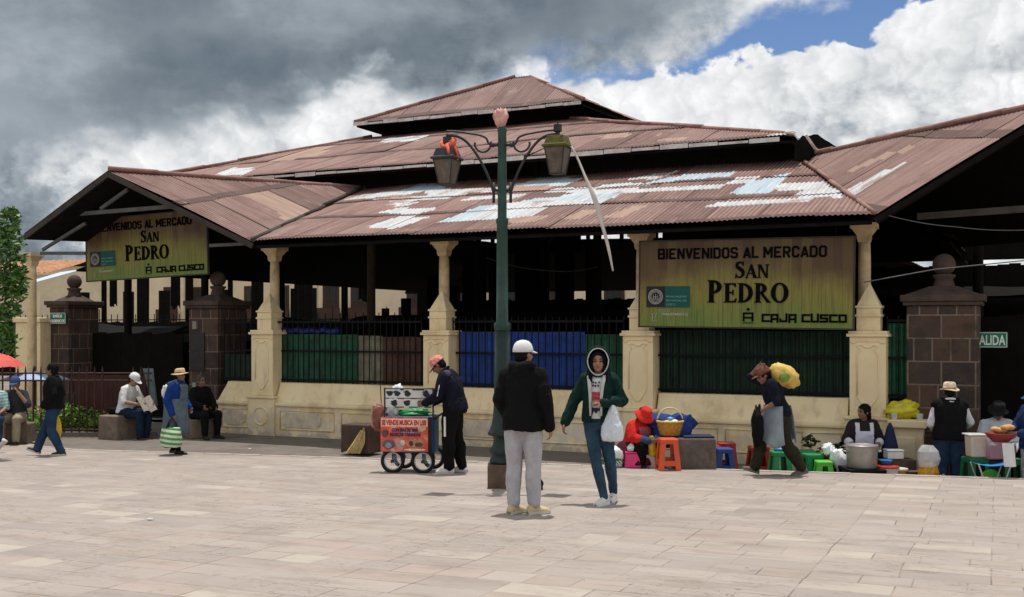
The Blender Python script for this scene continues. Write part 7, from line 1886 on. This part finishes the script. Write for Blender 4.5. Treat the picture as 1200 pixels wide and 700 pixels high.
bm = bmesh.new(); bm.from_mesh(o.data); bmesh.ops.delete(bm, geom=[f for f in bm.faces if (lambda c: c.z > 1.36 * p.k or (abs(c.x) > .115 and c.z > 1.0 * p.k) or (c.y < 0 and abs(c.x) > .07 and c.z > 1.05 * p.k))(f.calc_center_median())], context='FACES'); bm.to_mesh(o.data); bm.free()
mb = MB()
for sx in (-1, 1): mb.tube([V(sx * .08, .13, 1.20 * p.k), V(sx * .10, .06, 1.43 * p.k), V(sx * .09, -.08, 1.36 * p.k)], [.03, .034, .03], 6)
mb.build('apron_strap', APRON, o, True, smooth=True)
mb = MB()
for q in 'RL': p.leg(mb, q, .010, .012, 1.0)
fuse(mb, 'stockings', BLACKC, p.root, .012, 4); p.shoes(SHOE_B); p.hair(bun=False); p.hat(STRAW, .165, .10, .012, mat('dark hat band', (.08, .05, .03, 1), .8), tilt=.12)
hb = p.world(p.J['wrR']) + V(0, -.02, -.07)
def striped(name, c1, c2, freq):
    m, nt, b = newmat(name); tc = nt.nodes.new('ShaderNodeTexCoord'); sp = nt.nodes.new('ShaderNodeSeparateXYZ'); nt.links.new(tc.outputs['Object'], sp.inputs[0])
    z = NX(nt, sp.outputs[2]) + NX(nt, sp.outputs[0]) * .12; w = (z * freq)._m('FRACT'); n_ = tnoise(nt, tc.outputs['Object'], 20, 4)
    c = mixc(nt, w.sm(.46, .54), c1, c2); c = mixc(nt, n_.sm(.5, .75) * .4, c, (.10, .12, .06)); nt.links.new(c, b.inputs['Base Color']); b.inputs['Roughness'].default_value = .5; return m
bg = thing('striped_bag', 'large green and white striped market bag held by the straw hatted woman', 'bag', hb)
mb = MB(); mb.loft([ring(-.43, .10, .09), ring(-.42, .15, .12), ring(-.32, .18, .13), ring(-.20, .165, .10), ring(-.13, .15, .06)], 24); fuse(mb, 'bag_body', striped('green striped plastic', (.05, .24, .06), (.58, .62, .50), 13), bg, .012, 5, .010, 9)
mb = MB()
for sx in (-1, 1): mb.tube([V(-.085, sx * .035, -.15), V(-.05, sx * .02, -.04), V(0, 0, .03), V(.05, sx * .02, -.04), V(.085, sx * .035, -.15)], .010, 6)
mb.build('handle', SHOE_B, bg, True, smooth=True)
blob('cloth_bundle', p.world(V(-.02, -.20, 1.0)), (.06, .05, .11), WHITEC, 'small white cloth bundle on the back of the straw hatted woman', 'bundle', 40, .4)

# the walker in jeans at the left
p = Person('person in black jacket and flared jeans striding left with a yellow bag', g_at(63, 534), (-1, -.05), 1.46, pose=dict(C=(0, .0, 1.24), N=(0, .0, 1.42), H=(0, .04, 1.555), elL=(-.22, -.06, 1.12), wrL=(-.20, .11, .92), elR=(.2, -.06, 1.12), wrR=(.18, .10, .88), knR=(.08, .18, .50), anR=(.08, .32, .12), knL=(-.09, .02, .48), anL=(-.09, -.17, .09), ftR=(0, 1, .35), ftL=(0, 1, -.02)), skin=SKIN_D, vox=.012, girth=1.08)
p.top('jacket', BLACKC, .035, 1.0, .06, fold=.009, collar=cloth('dark grey cloth', (.035, .035, .038))); p.trousers('jeans', JEANS, .014, .030, 1.0, fold=.009); p.shoes(SHOE_B, SOLE); p.hair(long=.05, big=1.06)
hb = p.world(p.J['wrR']) + V(.06, 0, -.10); blob('yellow_bag', hb + V(-.02, 0, -.23), (.10, .08, .24), mat('yellow plastic bag', (.62, .40, .015, 1), .4, .2, 8, spec=.5), 'yellow plastic carrier bag between the legs of the walker in jeans', 'bag', 41, .25, stretch=lambda q, p_: V(q.x * (1 - .35 * p_.z), q.y * (1 - .35 * p_.z), q.z))

# seated along the fence
def bench_for(loc, rz, h, w, label):
    mb = MB(); mb.box((0, 0, h / 2), (w, .36, h)); o = mb.build('low_seat', M_BLOCK, None, True, bevel=.02); o.location = loc; o.rotation_euler = (0, 0, rz); tag(o, label, 'seat')
l = g_at(19, 520); p = Person('man in blue cap and dark shirt sitting by the fence, hand at his mouth', l, (.1, -1), 1.62, SIT, dict(elL=(-.27, .17, .74), wrL=(-.10, .20, .98), hdL=(.45, -.15, .7), elR=(.25, .06, .70), wrR=(.13, .26, .66)), vox=.013, pitch=10, girth=1.12)
p.top('shirt', cloth('charcoal shirt', (.035, .036, .045)), .022, .45, .02, fold=.008); p.trousers('trousers', cloth('khaki cotton', (.30, .25, .175)), .018, .024, .97, fold=.010); p.shoes(SHOE_B); p.hair(); p.cap(cloth('faded blue cap', (.05, .09, .20)))
bench_for(l + V(.0, .05, 0), 0, .38, .55, 'low stone seat under the man in the blue cap')
l = g_at(-6, 521); p = Person('person in striped pale shirt and jeans sitting at the left edge', l, (.25, -1), 1.6, SIT, dict(elR=(.27, .05, .70), wrR=(.2, .28, .60)), vox=.014, girth=1.1)
p.top('shirt', striped('aqua striped cotton', (.42, .55, .52), (.16, .36, .36), 18), .022, .5, .02, fold=.008); p.trousers('jeans', JEANS, .018, .022, .97, fold=.01); p.shoes(SHOE_W); p.hair()
bench_for(l + V(.0, .06, 0), 0, .38, .5, 'low stone seat at the left edge')
l = g_at(-15, 530); p = Person('person walking out at the left edge, trailing trainer in view', l, (-1, 0), 1.6, pose=dict(knL=(-.09, .02, .50), anL=(-.09, -.28, .20), ftL=(0, .8, -.75), knR=(.08, .16, .5), anR=(.08, .24, .09)), vox=.014)
p.top('jumper', BLACKC, .03); p.trousers('trousers', JEANS_D, .016, .02, .97); p.shoes(SHOE_W, SOLE); p.hair()
# the reader
c = G(140, 517); l = V(c.x + .13, c.y, c.z); p = Person('man in white t-shirt and white cap reading a newspaper on the stone block', l, (.93, -.36), 1.66, SIT, dict(P=(0, -.02, .56), W=(0, 0, .70), C=(0, .05, .88), N=(0, .10, 1.05), H=(0, .19, 1.165), shR=(.155, .08, .99), shL=(-.155, .08, .99), hiR=(.09, 0, .55), hiL=(-.09, 0, .55), knR=(.12, .42, .52), knL=(-.12, .42, .52), anR=(.12, .42, .085), anL=(-.12, .36, .085), elR=(.24, .14, .76), wrR=(.16, .40, .72), elL=(-.24, .16, .76), wrL=(-.16, .42, .73), hdR=(-.2, 1, 0), hdL=(.2, 1, 0)), vox=.012, pitch=28, girth=1.02)
p.top('t_shirt', WHITEC, .020, .42, .03, fold=.007); p.trousers('jeans', JEANS_D, .016, .022, .97, fold=.009); p.shoes(mat('brown shoes', (.05, .03, .02, 1), .6)); p.hair(); p.cap(WHITEC)
np_ = thing('newspaper', 'open folded newspaper held by the man in white', 'newspaper', p.world(V(0, .50, .73)), p.root.rotation_euler.z)
mb = MB()
for sx in (-1, 1):
    v = []
    for i in range(7):
        for j in range(4): a, b = i / 6, j / 3; v += [V(sx * (.005 + .19 * a), -.02 - .18 * (b - .5) + .03 * math.sin(a * 3), -.05 + .05 * math.sin(a * 2.4) + .26 * (b - .5))]
    k0 = len(v); v += [q + V(0, .004, .004) for q in v[:k0]]
    f = [(i * 4 + j, i * 4 + j + 1, i * 4 + j + 5, i * 4 + j + 4) for i in range(6) for j in range(3)]; f += [tuple(k0 + t for t in reversed(q)) for q in f]; mb.add(v, f)
mb.build('pages', mat('newsprint', (.33, .29, .25, 1), .9, .4, 40), np_, True, smooth=True)
blob('dark_bag', c + V(-.14, .05, .56), (.10, .09, .07), BLACKC, 'small black bag lying on the stone block beside the reader', 'bag', 43, .3)
# in the shade by the middle stone pillar
l = V(*(PD(234, 510, 20.2))); l.z = walk_z(l.x); p = Person('person in dark clothes sitting in the shade by the middle stone pillar', l, (.75, -.65), 1.58, SIT, dict(elR=(.24, .10, .72), wrR=(.15, .3, .66)), skin=SKIN_D, vox=.014)
p.top('coat', BLACKC, .035, 1.0, .1, fold=.009); p.trousers('trousers', BLACKC, .02, .025, .97); p.shoes(SHOE_B); p.hair(mat('dark grey hair', (.05, .045, .04, 1), .8, .3, 40), big=1.03); bench_for(l, .6, .36, .46, 'low dark seat under the person in the shade by the pillar')

# sellers on the right
c = G(747, 548.5); l = V(c.x, c.y + .32, plaza_z(c.y + .32) - .02); p = Person('seller in red jacket and red brimmed hat sitting low by the basket', l, (.55, -.83), 1.50, SIT, dict(P=(0, 0, .26), W=(0, .02, .40), C=(0, .08, .57), N=(0, .15, .73), H=(0, .25, .82), shR=(.16, .12, .67), shL=(-.16, .12, .67), hiR=(.09, .02, .25), hiL=(-.09, .02, .25), knR=(.17, .36, .38), knL=(-.17, .36, .38), anR=(.14, .36, .085), anL=(-.14, .36, .085), elR=(.25, .24, .50), wrR=(.08, .42, .46), elL=(-.25, .24, .50), wrL=(-.08, .44, .48), hdR=(-.5, 1, 0), hdL=(.5, 1, 0)), skin=SKIN_D, vox=.012, pitch=30, girth=1.14)
p.top('jacket', cloth('bright red jacket', (.52, .022, .018), var=.25), .032, .72, .02, fold=.010)
mb = MB()
for q in 'RL': a, b = p.J['elR' if q == 'R' else 'elL'], p.J['wrR' if q == 'R' else 'wrL']; mb.cap(a * .75 + b * .25, .062, b, .05)
fuse(mb, 'oversleeves', cloth('dull blue cloth', (.03, .075, .16)), p.root, .012, 4, .006, 16)
mb = MB(); p.torso(mb, .052, hem=-.03); o = fuse(mb, 'apron_bib', cloth('pink check cloth', (.42, .10, .14), var=.4, scale=40), p.root, .012, 5, .006, 12)
bm = bmesh.new(); bm.from_mesh(o.data); bmesh.ops.delete(bm, geom=[f for f in bm.faces if (lambda q: q.z > .66 * p.k or abs(q.x) > .11)(f.calc_center_median())], context='FACES'); bm.to_mesh(o.data); bm.free()
p.skirt('skirt', cloth('dark wine skirt', (.075, .012, .022), var=.3), .07, .34, .04, deep=1.15); p.trousers('leggings', BLACKC, .015, .015, .97); p.shoes(SHOE_B); p.hair(long=.10, bun=True); p.hat(cloth('red felt hat', (.58, .030, .022)), .165, .11, .045, tilt=-.05)
mb = MB(); w = p.world(V(0, .42, .40) * p.k); mb.loft([(w + V(0, 0, -.16), V(1, 0, 0), V(0, 1, 0), .05, .04), (w + V(0, 0, -.08), V(1, 0, 0), V(0, 1, 0), .06, .045), (w + V(-.01, 0, .04), V(1, 0, 0), V(0, 1, 0), .045, .035), (w + V(-.02, 0, .12), V(1, 0, 0), V(0, 1, 0), .03, .025)], 12)
tag(fuse(mb, 'yellow_packet', mat('yellow plastic bag', (.62, .40, .015, 1)), None, .010, 4, .008, 18), 'small yellow plastic packet held by the seller in red', 'packet')
bench_for(l + V(0, .02, 0), 0, .15, .4, 'very low seat under the seller in red')
# the porter
p = Person('porter in navy t-shirt and grey apron striding left with a yellow sack', g_at(911, 557.5), (-1, -.04), 1.50, pose=dict(P=(0, -.02, .92), W=(0, .02, 1.06), C=(0, .08, 1.23), N=(0, .12, 1.37), H=(0, .205, 1.445), shR=(.155, .12, 1.33), shL=(-.155, .12, 1.33), elR=(.22, .33, 1.42), wrR=(.06, .26, 1.58), hdR=(-.5, -.4, .1), elL=(-.23, .08, 1.09), wrL=(-.19, .28, .96), hdL=(.1, .8, -.6), knR=(.09, .22, .50), anR=(.09, .30, .11), knL=(-.09, -.10, .47), anL=(-.09, -.33, .11), ftR=(0, 1, .30), ftL=(0, 1, -.25)), skin=SKIN_D, vox=.011, pitch=22, girth=1.02)
p.top('t_shirt', NAVY, .022, .52, .06, fold=.009)
CAMO = cloth('camouflage cloth', (.026, .024, .015), var=.5, scale=9, dirt=(.012, .012, .010), dscale=9, damt=.9)
p.trousers('trousers', CAMO, .026, .030, .98, fold=.012); p.shoes(mat('grey brown trainers', (.12, .10, .09, 1), .7, .25, 10), mat('grey worn sole', (.16, .14, .12, 1), .8)); p.hair(); p.cap(cloth('rust brown cap', (.16, .06, .045), var=.5, scale=25), None, .012)
mb = MB(); J = p.J; n, lv = 22, 10; v = []                       # apron: a sheet wrapped round the front and sides
for i in range(lv):
    f_ = i / (lv - 1); z0_ = (1.02 - .55 * f_) * p.k
    for j in range(n):
        z = z0_ + .05 * f_ * math.sin(j * .9)
        a = R(-70) + R(280) * j / (n - 1) * 1.0 - R(25); w = .20 + .035 * f_ + (.006 + .02 * f_) * math.sin(7 * a + 3 * f_)
        v.append(V(w * math.cos(a), -.0 + .06 * f_ * math.sin(a) + w * .86 * math.sin(a), z))
mb.add(v, [(i * n + j, i * n + n + j, i * n + n + j + 1, i * n + j + 1) for i in range(lv - 1) for j in range(n - 1)])
ob = mb.build('apron', cloth('pale grey apron', (.24, .28, .31), var=.15), p.root, True, smooth=True); md = ob.modifiers.new('thickness', 'SOLIDIFY'); md.thickness = .008
sc = p.world(V(.0, -.10, 1.47) * p.k)
o = blob('yellow_sack', sc + V(0, 0, -.02), (.195, .15, .15), mat('pale yellow sack', (.60, .42, .10, 1), .6, .2, 6, .4, 12, dirt=(.40, .24, .05), dscale=5, damt=.6), 'pale yellow full sack slung over the shoulder of the porter', 'sack', 45, .22, stretch=lambda q, p_: V(q.x, q.y, q.z - .30 * q.x))
mb = MB(); mb.ball(sc + V(-.03, -.135, -.03), (.075, .03, .065), n=14, m=10); tag(mb.build('cabbage', mat('green cabbage leaves', (.16, .24, .04, 1), .6, .5, 14, .6, 20), smooth=True), 'green cabbage showing through the side of the yellow sack', 'cabbage')
w = p.world(J['wrR']); w2 = p.world(J['wrL'])
blob('black_jacket', w2 + V(-.05, .03, -.20), (.075, .12, .26), BLACKC, 'black jacket hanging from the hand of the porter', 'jacket', 46, .3)
# apron woman behind the pot
l = spot(1011, 14.75); p = Person('seller in white bib apron and dark blouse behind the big pot', l, (-.12, -1), 1.54, SIT, dict(elR=(.26, .04, .70), wrR=(.17, .24, .64), elL=(-.26, .04, .70), wrL=(-.16, .25, .64)), skin=SKIN_D, yaw=-58, vox=.012, girth=1.1)
p.top('blouse', cloth('dark brown blouse', (.022, .018, .020)), .028, .62, .03, fold=.008); p.trousers('skirt_trousers', BLACKC, .03, .03, .97); p.shoes(SHOE_B); p.hair(long=.02, big=1.07)
LILAC = cloth('white apron cotton', (.56, .56, .66), var=.1)
mb = MB(); p.torso(mb, .050, hem=.06); o = fuse(mb, 'apron_bib', LILAC, p.root, .011, 5, .006, 12)
bm = bmesh.new(); bm.from_mesh(o.data); bmesh.ops.delete(bm, geom=[f for f in bm.faces if (lambda q: (q.z > .85 * p.k and abs(q.x) < .068 + .0 and q.y > 0) or abs(q.x) > .125 or q.z > .98 * p.k or q.y < -.05)(f.calc_center_median())], context='FACES'); bm.to_mesh(o.data); bm.free()
for q in 'RL': a, b = p.J['el' + q], p.J['wr' + q]; mb = MB(); mb.cap(a * .72 + b * .28, .062, a * .62 + b * .38, .060); mb.build('cuff', LILAC, p.root, True, smooth=True)
stool('plastic_stool', l, .42, .34, P_DGR, 'dark green stool under the seller with the pot', 0)
# man in vest
l = spot(1113, 14.45); p = Person('man in dark vest and pale hat standing with his back turned', l, (.22, 1), 1.56, pose=dict(elR=(.29, .05, 1.10), wrR=(.27, .26, 1.02), elL=(-.26, .02, 1.08), wrL=(-.17, .22, .98), shR=(.165, 0, 1.355), shL=(-.165, 0, 1.355)), skin=SKIN_D, vox=.012, girth=1.16)
p.top('shirt', cloth('white shirt', (.58, .56, .60), var=.08), .018, .97, .03, fold=.007, collar=WHITEC)
mb = MB(); p.torso(mb, .044, hem=.07); o = fuse(mb, 'vest', BLACKC, p.root, .012, 5, .008, 10)
mb = MB(); mb.cap(p.J['shL'] + V(.05, -.035, .01), .064, p.J['shR'] + V(-.05, -.035, .01), .064); fuse(mb, 'vest_yoke', cloth('blue black cloth', (.012, .016, .032)), p.root, .012, 4, .004, 14)
p.trousers('jeans', JEANS, .018, .026, 1.0, fold=.010); p.shoes(SHOE_B); p.hair(); p.hat(mat('cream felt hat', (.66, .54, .38, 1), .85, .15, 20), .145, .105, .008, mat('brown hat band', (.30, .18, .09, 1), .8))
# white coat seller in the gateway
l = spot(1166, 15.0); p = Person('seller in white coat sitting in the dark gateway behind the drinks', l, (-.15, -1), 1.62, SIT, dict(P=(0, 0, .62), W=(0, .02, .76), C=(0, .07, .93), N=(0, .10, 1.10), H=(0, .16, 1.22), shR=(.16, .09, 1.03), shL=(-.16, .09, 1.03), hiR=(.09, .02, .60), hiL=(-.09, .02, .60), elR=(.25, .16, .80), wrR=(.10, .36, .72), elL=(-.23, .18, .80), wrL=(-.14, .38, .70)), skin=SKIN_D, vox=.013, pitch=25, girth=1.12)
p.top('white_coat', cloth('white coat cotton', (.48, .50, .58), var=.1), .03, .98, .10, fold=.010); p.trousers('trousers', BLACKC, .02, .025, .97); p.shoes(SHOE_B); p.hair(big=1.08); p.hat(cloth('black felt hat', (.012, .012, .013)), .15, .11, .02)
stool('plastic_stool', l, .52, .36, P_DGR, 'dark green stool under the seller in the white coat', 0)
# cut by the right edge
l = spot(1212, 13.75); p = Person('person at the right edge in dark cap holding a bowl of bread', l, (-.95, -.25), 1.56, pose=dict(elR=(.24, .10, 1.10), wrR=(.14, .34, 1.06), elL=(-.24, .10, 1.10), wrL=(-.12, .36, 1.06), hdR=(-.4, 1, 0), hdL=(.4, 1, 0)), skin=SKIN_D, vox=.013, pitch=12)
p.top('jumper', cloth('dark blue jumper', (.012, .03, .09)), .03, .95, .08, fold=.009); p.trousers('trousers', cloth('grey white patterned cotton', (.36, .34, .36), var=.5, scale=16), .022, .03, .98, fold=.010); p.shoes(SHOE_B, SOLE); p.hair(); p.cap(cloth('blue cap', (.03, .06, .14)))
w = (p.world(p.J['wrR']) + p.world(p.J['wrL'])) / 2 + V(-.16, -.02, -.05)
br_ = thing('bread_bowl', 'red bowl heaped with bread rolls at the right edge', 'bowl', w)
mb = MB(); mb.lathe([(.09, -.06), (.15, -.01), (.19, .05), (.185, .055), (.14, .0)], (0, 0, 0), 22); mb.build('bowl', mat('dark red bowl', (.20, .02, .018, 1), .6), br_, True, smooth=True)
rnd = random.Random(6)
for i in range(9):
    a = i * 2.4; q = .03 + .1 * ((i * .37) % 1); mb = MB(); mb.ball((q * math.cos(a), q * math.sin(a), .07 + .03 * (i % 3)), (.062, .05, .035), n=12, m=8); mb.build('bread_roll', mat('golden bread', (.50, .27, .10, 1), .7, .35, 20), br_, True, smooth=True)
mb = MB(); v = []
for i in range(8):
    for j in range(5): a, b = i / 7, j / 4; v.append(w + V(-.06 + .16 * a + .03 * b, -.17 + .02 * math.sin(a * 8), -.06 - .30 * b))
mb.add(v, [(i * 5 + j, i * 5 + 5 + j, i * 5 + 6 + j, i * 5 + 1 + j) for i in range(7) for j in range(4)]); tag(mb.build('cloth_napkin', WHITEC, smooth=True), 'white cloth hanging below the bread bowl', 'cloth')
# things half hidden behind the man in the hooded top
blob('blue_bag', G(592, 571) + V(.05, .0, .36), (.06, .06, .10), mat('bright blue bag', (.02, .10, .32, 1), .6), 'small bright blue bag hanging at the foot of the lamp', 'bag', 50, .25)
blob('black_bag', G(630, 574) + V(0, 0, .06), (.07, .09, .07), BLACKC, 'small black bag on the slabs behind the man in joggers', 'bag', 51, .2)
